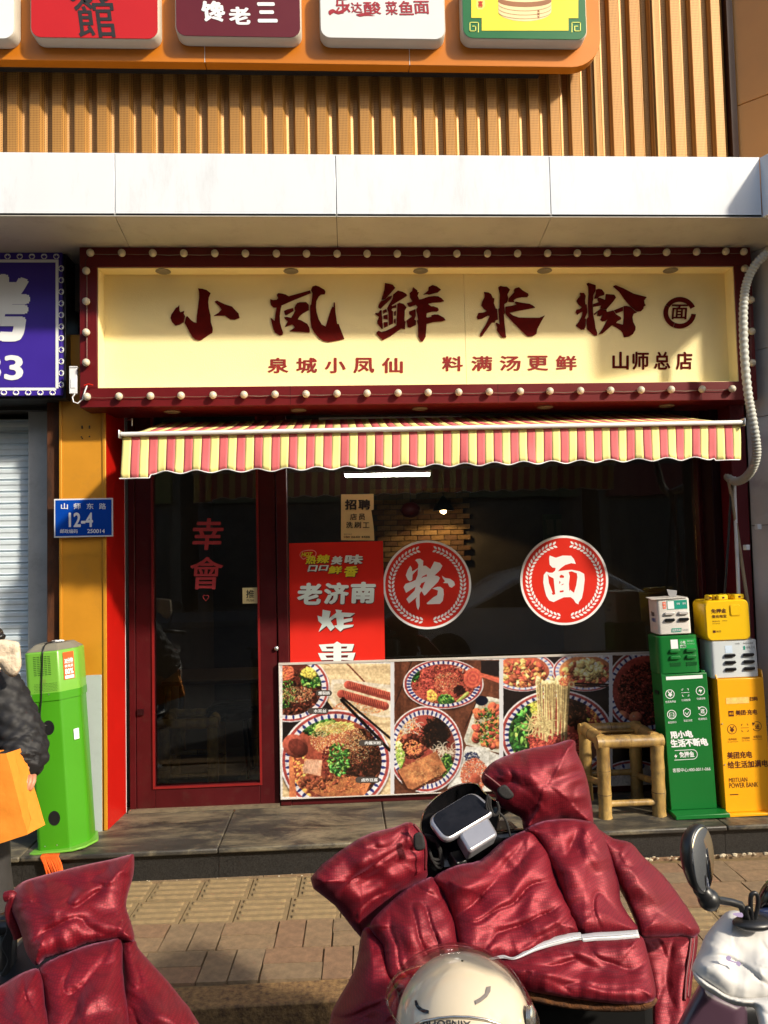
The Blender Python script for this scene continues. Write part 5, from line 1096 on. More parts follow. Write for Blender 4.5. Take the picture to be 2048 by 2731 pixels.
gi(1118, 1100, 38, -150, 150); gt('还', 1100, 1082, 1137, 1118, off=.03); u, v = g2(1092, 1075); fpoly(fn, [(u-.03, v-.012), (u+.035, v-.004), (u-.015, v+.012)], ink_white, kgo, 'arrow_icon')
for s, x, y in (('信用免押金', 856, 1008), ('扫码租借', 982, 1002), ('快速充电', 1106, 996), ('会员积分', 868, 1178), ('安全无忧', 998, 1170), ('随借随还', 1120, 1163)): gt(s, x-(44 if len(s) == 5 else 36), y-9, x+(44 if len(s) == 5 else 36), y+9)
gt('用小电', 848, 1250, 1036, 1312, off=.055, sh=-.03); gt('生活不断电', 852, 1318, 1160, 1385, off=.055, sh=-.03)
u0, v0 = g2(880, 1408); u1, v1 = g2(1080, 1490); hh = (v1-v0)/2; ru = hh*1110/378
fpoly(fn, [(u0+.02, v0), (u1-ru, v0)]+[(u1-ru+ru*math.sin(q), v0+hh-hh*math.cos(q)) for q in np.linspace(0, math.pi, 9)]+[(u0, v1), (u0, v1-.004), (u1-ru, v1-.004)]+[(u1-ru+(ru-.012)*math.sin(q), v0+hh-(hh-.004)*math.cos(q)) for q in np.linspace(math.pi, 0, 9)]+[(u0+.02, v0+.004)], ink_white, kgo, 'pill_outline')
gt('免押金', 925, 1422, 1048, 1470, off=.03, sh=-.02); u, v = g2(898, 1456); fpoly(fn, [(u+.01, v-.017), (u-.04, v+.003), (u-.005, v+.003), (u-.015, v+.018), (u+.035, v-.004), (u, v-.004)], ink_white, kgo, 'bolt_icon')
gt('客服中心:400-0011-066', 870, 1555, 1182, 1588)
hy = .009-.0012; fh = face_fn(x2, -.012, W2-.022, .7252, .925, hy)
frect(fh, .33, .1, .43+.07, .34, ink_white, kgo, 'white_sticker'); frect(fh, .52, .1, .93, .36, kg2, kgo, 'green_sticker')
ftext('小电', fh, .55, .14, .68, .23, ink_white, kgo, .01); frect(fh, .55, .25, .69, .33, ink_white, kgo, 'tag_print', 0); ftext('免押金', face_fn(x2, -.012, W2-.022, .7252, .925, hy-.0008), .565, .265, .675, .315, kg2, kgo, .01); ftext('借充电宝', fh, .72, .13, .88, .18, ink_white, kgo); ftext('全国随借随还', fh, .72, .21, .9, .26, ink_white, kgo)
kgd = mat('cabinet_green_dark', S(10, 84, 34, .8), .35, var=.05)
for r_ in range(2):
    for c_ in range(2): slot(x2, .078+c_*.085, .845-r_*.034-.0, .009, .058, kg, kgo, h=.02)
for c_ in range(2): MB(x2).prism([(.05+c_*.085, .007, .765), (.105+c_*.085, .007, .765), (.107+c_*.085, .007, .784), (.05+c_*.085, .007, .784)], (0, 0, 0), (0, .0015, 0)).build('empty_slot', kgd, kgo)
# --- white box on the green cabinet
topz = .925
def local(x2_, x, y, z): return x2_ @ Vector((x, y, z))
x3 = XF(local(x2, .004, .012, topz+.001), rz+rad(-2), lean)
wk = mat('box_white', S(224, 220, 214, .85), .35, vs=3, var=.04); W3 = .172
wb1 = thing('power_bank_box', local(x2, .09, .08, topz), 'small white power bank box on top of the dark green cabinet', 'charging box', 'power bank boxes stacked on the cabinets')
rbox(MB(x3), 0, W3, 0, .16, .006, .195, .016).build('case', wk, wb1, smooth=True, angle=35)
MB(x3).box(.015, .05, .01, .15, 0, .006).box(W3-.05, W3-.015, .01, .15, 0, .006).build('feet', black_plastic, wb1)
MB(x3).prism([(-.03, -.012, .1955), (W3-.01, -.004, .1955), (W3-.01, .15, .1955), (-.012, .15, .1955)], (0, 0, 0), (0, 0, .003)).build('top_sheet', wk, wb1)
f3 = face_fn(x3, 0, W3, .006, .195, -.0012); f3b = face_fn(x3, 0, W3, .006, .195, -.002)
teal = mat('teal_print', S(20, 150, 128, .9), .4); orp = mat('orange_print', S(236, 90, 30), .4)
frect(f3, .18, .08, .27, .27, orp, wb1, 'orange_label'); ftext('快', f3b, .195, .095, .255, .165, ink_white, wb1); ftext('充', f3b, .195, .18, .255, .255, ink_white, wb1)
frect(f3, .31, .05, .92, .30, teal, wb1, 'teal_label'); frect(f3b, .325, .07, .52, .285, ink_white, wb1, 'white_sticker'); ftext('街电', f3b, .6, .12, .7, .18, ink_white, wb1); ftext('搜电', f3b, .78, .12, .88, .18, ink_white, wb1)
slv = mat('silver_bank', S(196, 192, 190), .35, .3)
slot(x3, .062, .117, 0, .055, slv, wb1, h=.017); slot(x3, .135, .117, 0, .055, slv, wb1, h=.017); slot(x3, .062, .083, 0, .055, black_gloss, wb1, h=.017); slot(x3, .135, .083, 0, .055, black_gloss, wb1, h=.017)
frect(f3, .38, .83, .68, .94, teal, wb1, 'teal_label', .02); ftext('品质快充', f3b, .41, .85, .67, .92, ink_white, wb1, .01); ftext('街电搜电', f3, .72, .86, .9, .92, mat('grey_print', S(150, 160, 160), .5), wb1)
fl = lambda u, v: x3 @ Vector((-.0012, .15-.14*u, .195-.19*v)); blu = mat('blue_print', S(30, 90, 170), .4)
ftext('7500', fl, .28, .38, .7, .50, ink_black, wb1, .03); ftext('小电快充', fl, .28, .54, .8, .66, blu, wb1, .03)
pouch = MB(x3).prism([(.085, .05, .199), (.12, .045, .199), (.127, .05, .232), (.075, .055, .242)], (0, 0, 0), (0, .006, 0)).build('plastic_scrap', mat('clear_film', S(150, 150, 152), .3, spec=.8), bev=.001)
tag(pouch, 'crumpled grey plastic scrap lying on the small white power bank box', 'litter')
# --- yellow cabinet
ky = mat('cabinet_yellow', S(244, 170, 14, 1), .38, vs=2, var=.06, dirt=.05, coat=.1); kbr = mat('brown_ink', S(74, 18, 14), .5)
base4 = Vector((1.965, 3.955, .15)); x4 = XF(base4, rad(-3), -rad(1.3)); W4, D4 = .245, .17
kyo = thing('charging_cabinet', base4, 'orange yellow power bank cabinet with dark brown writing at the right edge of the step', 'charging cabinet', 'power bank cabinets beside the window')
MB(x4).box(-.015, W4+.02, -.03, D4, .001, .014).build('base_plate', ky, kyo, bev=.002)
MB(x4).box(0, W4, 0, D4, .014, .70).build('body', ky, kyo, bev=.004)
MB(x4).prism([(0, 0, .7005), (0, D4, .7005), (-.002, D4, .745), (-.002, .02, .735)], (0, 0, 0), (.005, 0, 0)).build('side_flap', ky, kyo); MB(x4).prism([(W4-.006, 0, .7005), (W4-.006, D4, .7005), (W4, D4, .745), (W4, .02, .735)], (0, 0, 0), (.005, 0, 0)).build('side_flap', ky, kyo)
MB(x4).box(-.0012, -.0004, .09, .13, .6, .625).build('side_slot', black_plastic, kyo)
f4 = face_fn(x4, 0, W4, .014, .70, -.0012)
def g4(x, y): v = (y-790)/1140.; return (x-(1248+75*v))/(418.), v
def yt4(s, x0, y0, x1, y1, off=.0, mt=kbr): (u0, v0), (u1, v1) = g4(x0, y0), g4(x1, y1); ftext(s, f4, u0, v0, g4(x1, (y0+y1)/2)[0], v1, mt, kyo, off)
(u0, v0), (u1, v1) = g4(1328, 952), g4(1535, 1005); frect(f4, u0, v0, u1, v1, mat('torn_paper', S(236, 200, 110, .9), .7, vs=40, var=.25), kyo, 'torn_label')
yt4('扫码', 1538, 952, 1612, 988, .03); (u0, v0), (u1, v1) = g4(1350, 1064), g4(1400, 1112); frect(f4, u0, v0, u1, v1, kbr, kyo, 'logo_square'); ftext('美团', face_fn(x4, 0, W4, .014, .70, -.002), u0+.01, v0+.012, u1-.01, v1-.012, ky, kyo, .02)
yt4('美团·充电', 1414, 1060, 1608, 1106, .025)
for (x, y) in ((1382, 1222), (1604, 1206)): u, v = g4(x, y); fring(f4, u, v, 42/418, 42/1140, .1, kbr, kyo, 'icon_ring', *((0, 360) if x < 1500 else (-150, 150)))
yt4('¥', 1362, 1198, 1402, 1248, .02); yt4('还', 1588, 1190, 1628, 1230, .03); u, v = g4(1497, 1215); scan(f4, u, v, 35/418, 32/1140, kbr, kyo); u, v = g4(1574, 1186); fpoly(f4, [(u-.03, v-.012), (u+.035, v-.004), (u-.015, v+.012)], kbr, kyo, 'arrow_icon')
yt4('免押租借', 1350, 1298, 1424, 1318); yt4('扫码租借', 1468, 1293, 1540, 1313); yt4('随借随还', 1574, 1286, 1648, 1306)
yt4('Exempted Deposit', 1342, 1324, 1438, 1336); yt4('Scan To Rent', 1470, 1318, 1540, 1330); yt4('Return Anytime', 1568, 1312, 1652, 1324)
yt4('美团充电', 1336, 1414, 1560, 1474, .025); yt4('给生活加满电', 1340, 1494, 1700, 1556, .025)
yt4('MEITUAN', 1352, 1636, 1516, 1674, .0); yt4('POWER BANK', 1354, 1680, 1612, 1722, .0); (u0, v0), (u1, v1) = g4(1360, 1774), g4(1436, 1782); frect(f4, u0, v0, u1, v1, kbr, kyo, 'underline')
for z in (.26, .47): MB(x4).lathe((.012, -.001, z), (0, -1, 0), [(0, .004), (.003, .003)], 10).build('screw', alu, kyo)
# white head box inside yellow cabinet
x5 = XF(local(x4, -.004, .012, .7015), rad(-3), -rad(1.3)); W5 = .235
wb2 = thing('power_bank_box', local(x4, .1, .08, .70), 'white six slot power bank box between the yellow box and the yellow cabinet', 'charging box', 'power bank boxes stacked on the cabinets')
rbox(MB(x5), -.012, W5, 0, .155, 0, .195, .02).build('case', mat('box_cool_white', S(214, 222, 226, .85), .35, vs=3, var=.04), wb2, smooth=True, angle=35)
for r_ in range(3):
    for c_ in range(2): slot(x5, .085+c_*.098, .118-r_*.036, 0, .06, black_gloss, wb2, h=.017)
f5 = face_fn(x5, 0, W5, 0, .195, -.0012); frect(f5, .27, .13, .43, .33, mat('pale_blue_print', S(196, 214, 234), .4), wb2, 'sticker_pad'); ftext('已消毒', f5, .5, .07, .6, .11, ink_black, wb2); ftext('微信扫码租借', f5, .68, .07, .9, .11, ink_black, wb2)
ftext('倍电充电', f5, .74, .17, .94, .24, mat('grey_print', S(150, 160, 160), .5), wb2); frect(f5, .68, .16, .72, .26, teal, wb2, 'logo_tab')
# yellow box with power banks on top
x6 = XF(local(x5, -.02, -.006, .196), rad(-4), -rad(1.3)); W6 = .232
ky2 = mat('box_yellow', S(236, 190, 16, .92), .32, vs=2, var=.04, coat=.1)
wb3 = thing('power_bank_box', local(x5, .09, .08, .196), 'round cornered bright yellow power bank box on top of the white box', 'charging box', 'power bank boxes stacked on the cabinets')
def yring(y, d=0): 
    r = .028; x0_, x1_, z0_, z1_ = -.012+d, W6-.012-d, .0+d, .212-d; out = []
    for cx_, cz_, q0 in ((x1_-r, z0_+r, -90), (x1_-r, z1_-r, 0), (x0_+r, z1_-r, 90), (x0_+r, z0_+r, 180)):
        for k in range(6): q = rad(q0+18*k); out.append((cx_+r*math.cos(q), y, cz_+r*math.sin(q)))
    return out
MB(x6).loft([yring(0, .006), yring(.005, .001), yring(.008, 0), yring(.16, 0), yring(.165, .004)]).build('case', ky2, wb3, smooth=True, angle=35)
f6 = face_fn(x6, -.012, W6-.012, 0, .212, -.0012); f6b = face_fn(x6, -.012, W6-.012, 0, .212, .0048)
def f6n(u, v): return x6 @ Vector((-.012+W6*u, -.0014, .212*(1-v)))
ftext('免押金', f6n, .14, .2, .48, .31, kbr, wb3, .02); ftext('借充电宝', f6n, .145, .35, .48, .43, kbr, wb3, .01); ftext('高速充电', f6n, .15, .49, .32, .525, kbr, wb3); ftext('即借即还', f6n, .38, .49, .49, .52, kbr, wb3); ftext('支付宝扫码', f6n, .15, .55, .32, .58, kbr, wb3)
frect(f6n, .15, .73, .21, .79, kbr, wb3, 'logo_square'); ftext('美团', f6n, .225, .735, .33, .785, kbr, wb3)
rbox(MB(x6 @ Matrix.Translation((.0, -.0008, 0)) @ Matrix.Rotation(rad(90), 4, 'X')), .118, .175, .128, .188, -.002, .004, .01).build('raised_pad', ky2, wb3, smooth=True, angle=35)
# loose power banks lying on top
pbs = mat('bank_yellow', S(240, 200, 30, .92), .35, var=.05)
for i, (x, y, rot_) in enumerate(((.035, .06, .0), (.06, .055, .05), (.088, .04, .35), (.125, .09, .0), (.152, .08, .1), (.178, .05, .3))):
    q = x6 @ Matrix.Translation((x, y, .2125)) @ Matrix.Rotation(rot_*.5, 4, 'Z')
    o = thing('power_bank', q.translation, ['yellow power bank leftmost in the row on the bright yellow box', 'second yellow power bank from the left on the bright yellow box', 'third yellow power bank from the left lying skewed on the bright yellow box', 'yellow power bank standing just right of the middle gap on the bright yellow box', 'second yellow power bank from the right on the bright yellow box', 'rightmost yellow power bank on the bright yellow box'][i], 'power bank', 'loose power banks on the yellow box')
    rbox(MB(q), -.011 if i not in (2, 5) else -.03, .011 if i not in (2, 5) else .03, -.03, .03, 0, .026, .009).build('case', pbs, o, smooth=True, angle=35)
    MB(q).box(-.006, .006, -.0315, -.0302, .008, .018).build('port', kbr, o)
# --- bright green cabinet, left
gm1 = mat('lime_paint', S(74, 160, 24, .74), .36, vs=2.5, var=.06, dirt=.03, coat=.15); gm2 = mat('lime_paint_light', S(122, 188, 66, .76), .38, vs=2.5, var=.05, coat=.1)
b5 = Vector((-1.40, 3.965, .15)); x7 = XF(b5, rad(1), -rad(3.6)) @ Matrix.Translation((-.09, -.105, 0)) @ Matrix.Diagonal((.81, .85, 1.03, 1))
gk = thing('green_cabinet', b5, 'bright lime green charging cabinet with two round holes beside the orange column', 'charging cabinet')
def oct_(d, z):  # plan outline with a broad splayed front-right face
    pts = [(.03+.03*math.sin(rad(q)), .03-.03*math.cos(rad(q))) for q in (-90, -70, -50, -30, -12)]+[(.03, 0), (.185, 0), (.193, .002), (.200, .008), (.205, .014), (.268, .075), (.274, .083), (.279, .093), (.28, .105)]
    pts += [(.24+.04*math.cos(rad(q)), .20+.04*math.sin(rad(q))) for q in (0, 30, 60, 90)]+[(.04-.04*math.sin(rad(q)), .20+.04*math.cos(rad(q))) for q in (0, 30, 60, 90)]
    return [(x+(x-.138)*(-d)/.138, y+(y-.12)*(-d)/.12, z) for x, y in pts]
MB(x7).prism([(x, y, 0) for x, y, z in [(-.035, -.02, 0), (.0, -.035, 0), (.22, -.035, 0), (.28, .0, 0), (.33, .09, 0), (.32, .13, 0), (.28, .25, 0), (.0, .25, 0)]], (0, 0, .002), (0, 0, .012)).build('base_plate', gm2, gk, bev=.003)
MB(x7).loft([oct_(0, .012), oct_(0, .725)]).build('body', gm1, gk, smooth=True, angle=35)
MB(x7).loft([oct_(-.004, .7255), oct_(-.004, .925), oct_(.002, .932)]).build('head', gm2, gk, smooth=True, angle=35)
MB(x7).loft([oct_(-.0055, .70), oct_(-.0055, .737)]).build('seam_band', gm1, gk, smooth=True, angle=35)
gt_ = MB(x7).loft([oct_(.0, .9325), [(.14+(x-.14)*.72, .12+(y-.12)*.62, .962) for x, y, z in oct_(.004, 0)]]); gt_.build('sloped_top', mat('dusty_top', S(150, 146, 130, .6), .7, var=.15), gk, smooth=True, angle=30)
MB(x7).box(.085, .20, .09, .15, .9622, .964).build('opening', black_plastic, gk)
for k in range(5): MB(x7).ball((.13+k*.014, .12+.004*(k % 2), .967), .010+.003*(k % 2), 8, 5, (1.2, .8, .5)).build('tissue', ink_white, None if k == 9 else gk)
for z in (.155, .575): MB(x7).lathe((.115, -.0012, z), (0, -1, 0), [(0, .034), (.0006, .034)], 32).build('round_hole', black_plastic, gk)
ven = MB(x7)
for r_ in range(11):
    for c_ in range(5): ven.box(.052+c_*.021, .068+c_*.021, -.0055, -.0045, .822+r_*.0085, .8245+r_*.0085)
for r_ in range(6):
    for c_ in range(16): ven.box(.048+c_*.0085+(r_ % 2)*.004, .0508+c_*.0085+(r_ % 2)*.004, -.0055, -.0045, .745+r_*.007, .7475+r_*.007)
ven.build('vent_slots', mat('vent_dark', (.01, .05, .01), .5), gk)['kind'] = 'stuff'
MB(x7).box(.012, .0135, -.001, 0, .02, .70).build('panel_joint', mat('joint_green', S(30, 110, 16), .5), gk)
MB(x7).box(.085, .12, -.0055, -.0045, .785, .803).build('rating_plate', mat('plate_green', S(110, 150, 60), .4), gk)
ca_ = Vector((.205, .014, 0)); cb_ = Vector((.268, .075, 0)); cd_ = (cb_-ca_).normalized(); cn_ = Vector((cd_.y, -cd_.x, 0))
def cham(u, z, o_): return x7 @ (ca_+cd_*u+cn_*o_+Vector((0, 0, z)))
mbq = MB(); mbq.add([cham(.012, .79, .0085), cham(.078, .79, .0085), cham(.078, .918, .0085), cham(.012, .918, .0085)], [(0, 1, 2, 3)]); mbq.build('orange_sticker', orp, gk)
sf = lambda u, v: cham(.014+.062*u, .915-.125*v, .0093)
for s, v0, v1 in (('30分钟', .2, .42), ('快充至', .45, .56), ('80%', .6, .82)): ftext(s, sf, .08, v0, .92, v1, ink_white, gk, .03)
frect(sf, .05, .86, .95, .98, ink_white, gk, 'white_band')
MB().prism([cham(.05, .50, .002), cham(.082, .50, .002), cham(.082, .55, .002), cham(.05, .55, .002)], (0, 0, 0), (.002, -.003, 0)).build('latch_plate', ink_white, gk, bev=.001)
for x, y in ((.03, .75), (.13, .75), (.05, .03), (.12, .03)): MB(x7).lathe((x, -.006 if y > .5 else 0, y-.02 if y > .5 else y), (0, -1, 0), [(0, .0035), (.002, .0025)], 8).build('screw', alu, gk)
cbl = [x7 @ Vector(p) for p in ((.15, .1, .97), (.12, .03, .965), (.115, -.012, .93), (.108, -.012, .88), (.098, -.012, .8), (.09, -.012, .72), (.078, -.010, .66), (.075, -.010, .63), (.08, -.008, .60), (.10, -.004, .588), (.113, .01, .585))]
fine = []
for i in range(len(cbl)-1):
    p0, p1, p2, p3 = cbl[max(i-1, 0)], cbl[i], cbl[i+1], cbl[min(i+2, len(cbl)-1)]
    for j in range(5): t_ = j/5; fine.append(.5*((2*p1)+(-p0+p2)*t_+(2*p0-5*p1+4*p2-p3)*t_*t_+(-p0+3*p1-3*p2+p3)*t_**3))
o = MB().tube(fine, .0032, 6).build('power_lead', black_plastic, smooth=True); tag(o, 'thin black cable hanging from the top of the lime green cabinet into its upper hole', 'cable')
# orange rag
rg2 = MB(); c0 = P(128, 2285, 3.80)
for k in range(11):
    x = c0.x-.035+k*.0075; pts = [(x, 3.83, .152), (x+.002, 3.802, .150), (x+.012*R.random()+.012, 3.795, .12), (x+.03+.01*R.random(), 3.79+.006*R.random(), .085-.03*R.random()), (x+.045, 3.79, .055 if k > 6 else .075)]
    rg2.tube([Vector(p) for p in pts], [.005, .0055, .0055, .0045, .002], 6)
tag(rg2.build('orange_rag', mat('orange_cloth', S(240, 96, 16, .9), .8, vs=30, var=.2), smooth=True), 'frayed bright orange rag hanging over the step edge below the lime green cabinet', 'rag')
# ================================================================ padded scooter covers
def resample(pl, step):
    pl = [np.array(p, float) for p in pl]; out = []
    for i in range(len(pl)):
        a_, b_ = pl[i], pl[(i+1) % len(pl)]; n = max(1, int(np.hypot(*(b_-a_))/step)); out += [tuple(a_+(b_-a_)*k/n) for k in range(n)]
    return out
def cushion(name, poly, yfn, T, m, parent, step=5., Rr=None, seed=0, wr=1., fold=(1, .3), back=.45, edge=0.0, grow=3.5):
    poly = smooth2(poly, 3)
    if grow:
        B = np.array(poly); tg = np.roll(B, -2, 0)-np.roll(B, 2, 0); nn = np.stack([tg[:, 1], -tg[:, 0]], 1)/(np.hypot(*tg.T)[:, None]+1e-6)
        ar = (B[:, 0]*np.roll(B[:, 1], -1)-np.roll(B[:, 0], -1)*B[:, 1]).sum(); poly = [tuple(p) for p in B+nn*(grow if ar > 0 else -grow)]
    poly = resample(poly, step); B = np.array(poly); n = len(B)
    x0, y0 = B.min(0); x1, y1 = B.max(0); Rr = Rr or min(x1-x0, y1-y0)*.38
    A_ = B; Bn = np.roll(B, -1, 0); AB = Bn-A_; L2 = (AB**2).sum(1)+1e-9; cum = np.concatenate([[0], np.cumsum(np.sqrt(L2))])
    def dist(p):
        t_ = np.clip(((p-A_)*AB).sum(1)/L2, 0, 1); q = A_+AB*t_[:, None]; d = np.hypot(*(p-q).T); i = int(d.argmin()); return d[i], cum[i]+math.sqrt(L2[i])*t_[i]
    def inside_(p):
        X, Y = p; c = ((A_[:, 1] > Y) != (Bn[:, 1] > Y)); xi = A_[:, 0]+(Y-A_[:, 1])*AB[:, 0]/np.where(AB[:, 1] == 0, 1e-9, AB[:, 1]); return int((c & (X < xi)).sum()) % 2 == 1
    pts = [Vector(p) for p in poly]; r_ = 0; y = y0
    while y < y1:
        x = x0+(step/2 if r_ % 2 else 0)
        while x < x1:
            if inside_((x, y)) and dist(np.array((x, y)))[0] > step*.6: pts.append(Vector((x, y)))
            x += step
        y += step*.87; r_ += 1
    vo, eo, fo, *_ = delaunay_2d_cdt(pts, [(i, (i+1) % n) for i in range(n)], [], 1, 1e-4)
    fl = math.atan2(fold[1], fold[0]); cf, sf_ = math.cos(fl), math.sin(fl); F_, K_ = [], []; bnd = []
    for i, v in enumerate(vo):
        d, s = dist(np.array((v.x, v.y))); t_ = min(1, d/Rr); h = T*math.sqrt(max(0, 1-(1-t_)**2.2))
        # pleats that start at the seams
        pl_ = noise.noise(Vector((s/15., seed*7.3, d/70.)))*math.exp(-d/34.)*min(1, d/7.)
        pl2 = noise.noise(Vector((s/34., seed*3.1+9, d/140.)))*math.exp(-d/75.)*min(1, d/12.)
        u = v.x*cf+v.y*sf_; w_ = -v.x*sf_+v.y*cf
        warp = noise.noise(Vector((v.x/90., v.y/90., seed)))*26
        rd = 1-abs(noise.noise(Vector((u/190., (w_+warp)/62., seed*2.7))))*1.9
        rd2 = 1-abs(noise.noise(Vector((u/60.+5, (w_+warp)/17., seed*1.7))))*2.2
        big = noise.noise(Vector((v.x/75., v.y/75., seed*5.1+2)))
        h += wr*T*(.05*pl_+.2*pl2+t_*(.48*noise.noise(Vector((u/210., (w_+warp)/58., seed*2.7)))-.22*max(0, rd)**5+.42*big))
        if d < .5: h = 0; bnd.append(i)
        pw = P(v.x, v.y, yfn(v.x, v.y)); dr = (Vector((0, 0, H))-pw).normalized()
        F_.append(pw+dr*(h+edge)); K_.append(pw-dr*(h*back))
    nb = len(F_); bset = set(bnd); vs = list(F_); idx = list(range(nb))
    for i in range(nb):
        if i in bset: idx[i] = i
        else: idx[i] = len(vs); vs.append(K_[i])
    fs = [tuple(f) for f in fo]+[tuple(idx[i] for i in reversed(f)) for f in fo if not all(i in bset for i in f)]
    me = bpy.data.meshes.new(name); me.from_pydata(vs, [], fs); me.update(); me.materials.append(m)
    bm = bmesh.new(); bm.from_mesh(me); bmesh.ops.recalc_face_normals(bm, faces=bm.faces); bm.to_mesh(me); bm.free()
    me.polygons.foreach_set('use_smooth', [True]*len(me.polygons)); return link(name, me, parent)
q1 = quilt('burgundy_quilt', S(154, 17, 39, .62), (.75, .3, .5)); q2 = q1
strap_m = mat('black_webbing', (.015, .014, .014), .8, vs=60, bump=.3, bs=300)
refl = mat('reflective_tape', (.5, .51, .53), .35, .3, vs=8, var=.06)
zA = ZM(800, 1950, .4822); zB = ZM(1400, 1950, .3906); zC = ZM(0, 2150, .4822)
def yb(x, y): return 1.98-(y-2200)*.00062     # the cover hangs from the handlebar and slopes back over the seat
big = thing('scooter_cover', P(1300, 2500, 1.8), 'large burgundy padded cover with two hand muffs and a white stripe over the middle scooter', 'scooter cover', 'burgundy padded scooter covers')
M1 = [(831,2343),(959,2239),(1051,2210),(1094,2196),(1128,2230),(1137,2259),(1135,2307),(1133,2343),(1084,2374),(1012,2437),(975,2478),(964,2497),(896,2413)]
M2 = [(1289,2066),(1321,2032),(1398,2003),(1475,1989),(1514,1977),(1531,1979),(1533,2003),(1552,2046),(1567,2099),(1579,2186),(1572,2200),(1523,2192),(1465,2196),(1412,2216),(1398,2206),(1393,2181),(1369,2167),(1330,2143),(1321,2114),(1292,2090)]
PA = [(1157,2345),(1181,2384),(1210,2456),(1224,2529),(1229,2548),(1180,2590),(1046,2614),(1027,2548),(1022,2519),(993,2480),(990,2466),(1012,2437),(1084,2374),(1133,2348)]
PB = [(969,2485),(993,2480),(1022,2519),(1027,2548),(1040,2611),(1060,2659),(1055,2731),(1045,2790),(880,2790),(884,2721),(896,2683),(935,2615),(954,2567)]
PC = [(1042,2611),(1130,2592),(1229,2545),(1310,2560),(1345,2600),(1420,2700),(1400,2800),(1060,2800),(1056,2700),(1056,2659)]
PD = [(1157,2345),(1215,2312),(1282,2297),(1345,2244),(1408,2215),(1429,2225),(1463,2278),(1487,2355),(1507,2398),(1546,2482),(1480,2508),(1380,2553),(1306,2560),(1229,2546),(1224,2529),(1210,2456),(1181,2384)]
PE = [(1404,2214),(1447,2194),(1513,2188),(1576,2196),(1593,2212),(1613,2239),(1632,2298),(1648,2360),(1652,2403),(1673,2442),(1699,2483),(1640,2490),(1595,2493),(1543,2484),(1515,2427),(1492,2364),(1472,2313),(1449,2259),(1429,2231)]
PF = [(1589,2212),(1634,2239),(1681,2251),(1712,2286),(1767,2337),(1814,2399),(1861,2473),(1857,2492),(1841,2499),(1814,2495),(1752,2499),(1710,2495),(1697,2458),(1671,2399),(1648,2356),(1630,2302),(1606,2250)]
PG = [(1702,2494),(1760,2494),(1818,2496),(1855,2490),(1855,2536),(1843,2614),(1839,2653),(1826,2722),(1800,2790),(1744,2790),(1744,2653),(1728,2575)]
PH = [(1229,2545),(1306,2558),(1380,2550),(1480,2510),(1560,2500),(1640,2496),(1703,2496),(1722,2536),(1745,2637),(1735,2668),(1673,2676),(1556,2664),(1478,2652),(1400,2637),(1350,2610),(1290,2580)]
cushion('hand_muff', M1, lambda x, y: 1.93+(x-980)*.0003, .085, q1, big, seed=1, fold=(1, -.6), Rr=92)
cushion('hand_muff', M2, lambda x, y: 2.10-(y-2090)*.0003, .085, q1, big, seed=2, fold=(1, .7), Rr=92)
cushion('quilted_panel', PA, lambda x, y: yb(x, y)-.0, .055, q1, big, seed=3, fold=(.4, 1), Rr=62)
cushion('quilted_panel', PB, lambda x, y: yb(x, y)+.02+(1000-x)*.0006, .05, q1, big, seed=4, fold=(1, -.4), Rr=60)
cushion('quilted_panel', PC, lambda x, y: yb(x, y)+.01, .05, q1, big, seed=5, fold=(1, .2), Rr=70)
cushion('quilted_panel', PD, lambda x, y: yb(x, y), .062, q1, big, seed=6, fold=(1, -1.1), Rr=80)
cushion('quilted_panel', PE, lambda x, y: yb(x, y)+.0+max(0, x-1560)*.0004, .058, q1, big, seed=7, fold=(.35, 1), Rr=72)
cushion('quilted_panel', PF, lambda x, y: yb(x, y)+.04+(x-1600)*.0004, .055, q1, big, seed=8, fold=(.5, 1), Rr=60)
cushion('side_flap', PG, lambda x, y: yb(x, y)+.25, .03, q2, big, seed=9, fold=(.1, 1), Rr=40)
cushion('quilted_panel', PH, lambda x, y: yb(x, y)+.0, .05, q1, big, seed=10, fold=(1, .35), Rr=62)
# stitched ridge down the flap, white reflective stripe, straps, brown fleece lining
def ribbon(name, top, bot, yfn, m, parent, lift=.0, th=.0015):
    vs = [P(*p, yfn(*p))+(Vector((0, 0, H))-P(*p, yfn(*p))).normalized()*lift for p in top]+[P(*p, yfn(*p))+(Vector((0, 0, H))-P(*p, yfn(*p))).normalized()*lift for p in bot]
    n = len(top); mb = MB(); mb.add(vs, [(i, i+1, n+i+1, n+i) for i in range(n-1)]); o = mb.build(name, m, parent, smooth=True); s_ = o.modifiers.new('thickness', 'SOLIDIFY'); s_.thickness = th; s_.offset = 0; return o
def spl(pts, n=6):
    out = []; pts = [np.array(p, float) for p in pts]
    for i in range(len(pts)-1):
        p0, p1, p2, p3 = pts[max(i-1, 0)], pts[i], pts[i+1], pts[min(i+2, len(pts)-1)]
        for j in range(n): t_ = j/n; out.append(tuple(.5*((2*p1)+(-p0+p2)*t_+(2*p0-5*p1+4*p2-p3)*t_*t_+(-p0+3*p1-3*p2+p3)*t_**3)))
    return out+[tuple(pts[-1])]
topc = spl([(1300,2557),(1340,2547),(1372,2552),(1430,2517),(1500,2493),(1545,2487),(1550,2492),(1590,2487),(1634,2485),(1700,2480)])
botc = spl([(1302,2561),(1342,2556),(1374,2559),(1425,2538),(1478,2522),(1546,2507),(1556,2512),(1590,2509),(1642,2507),(1706,2501)])
ribbon('reflective_stripe', topc, botc, lambda x, y: yb(x, y), refl, big, .034)
ribbon('stripe_stitching', [(a[0], (a[1]+b[1])/2-.8) for a, b in zip(topc, botc)], [(a[0], (a[1]+b[1])/2+.8) for a, b in zip(topc, botc)], lambda x, y: yb(x, y), mat('grey_thread', (.25, .26, .27), .6), big, .0362, .001)
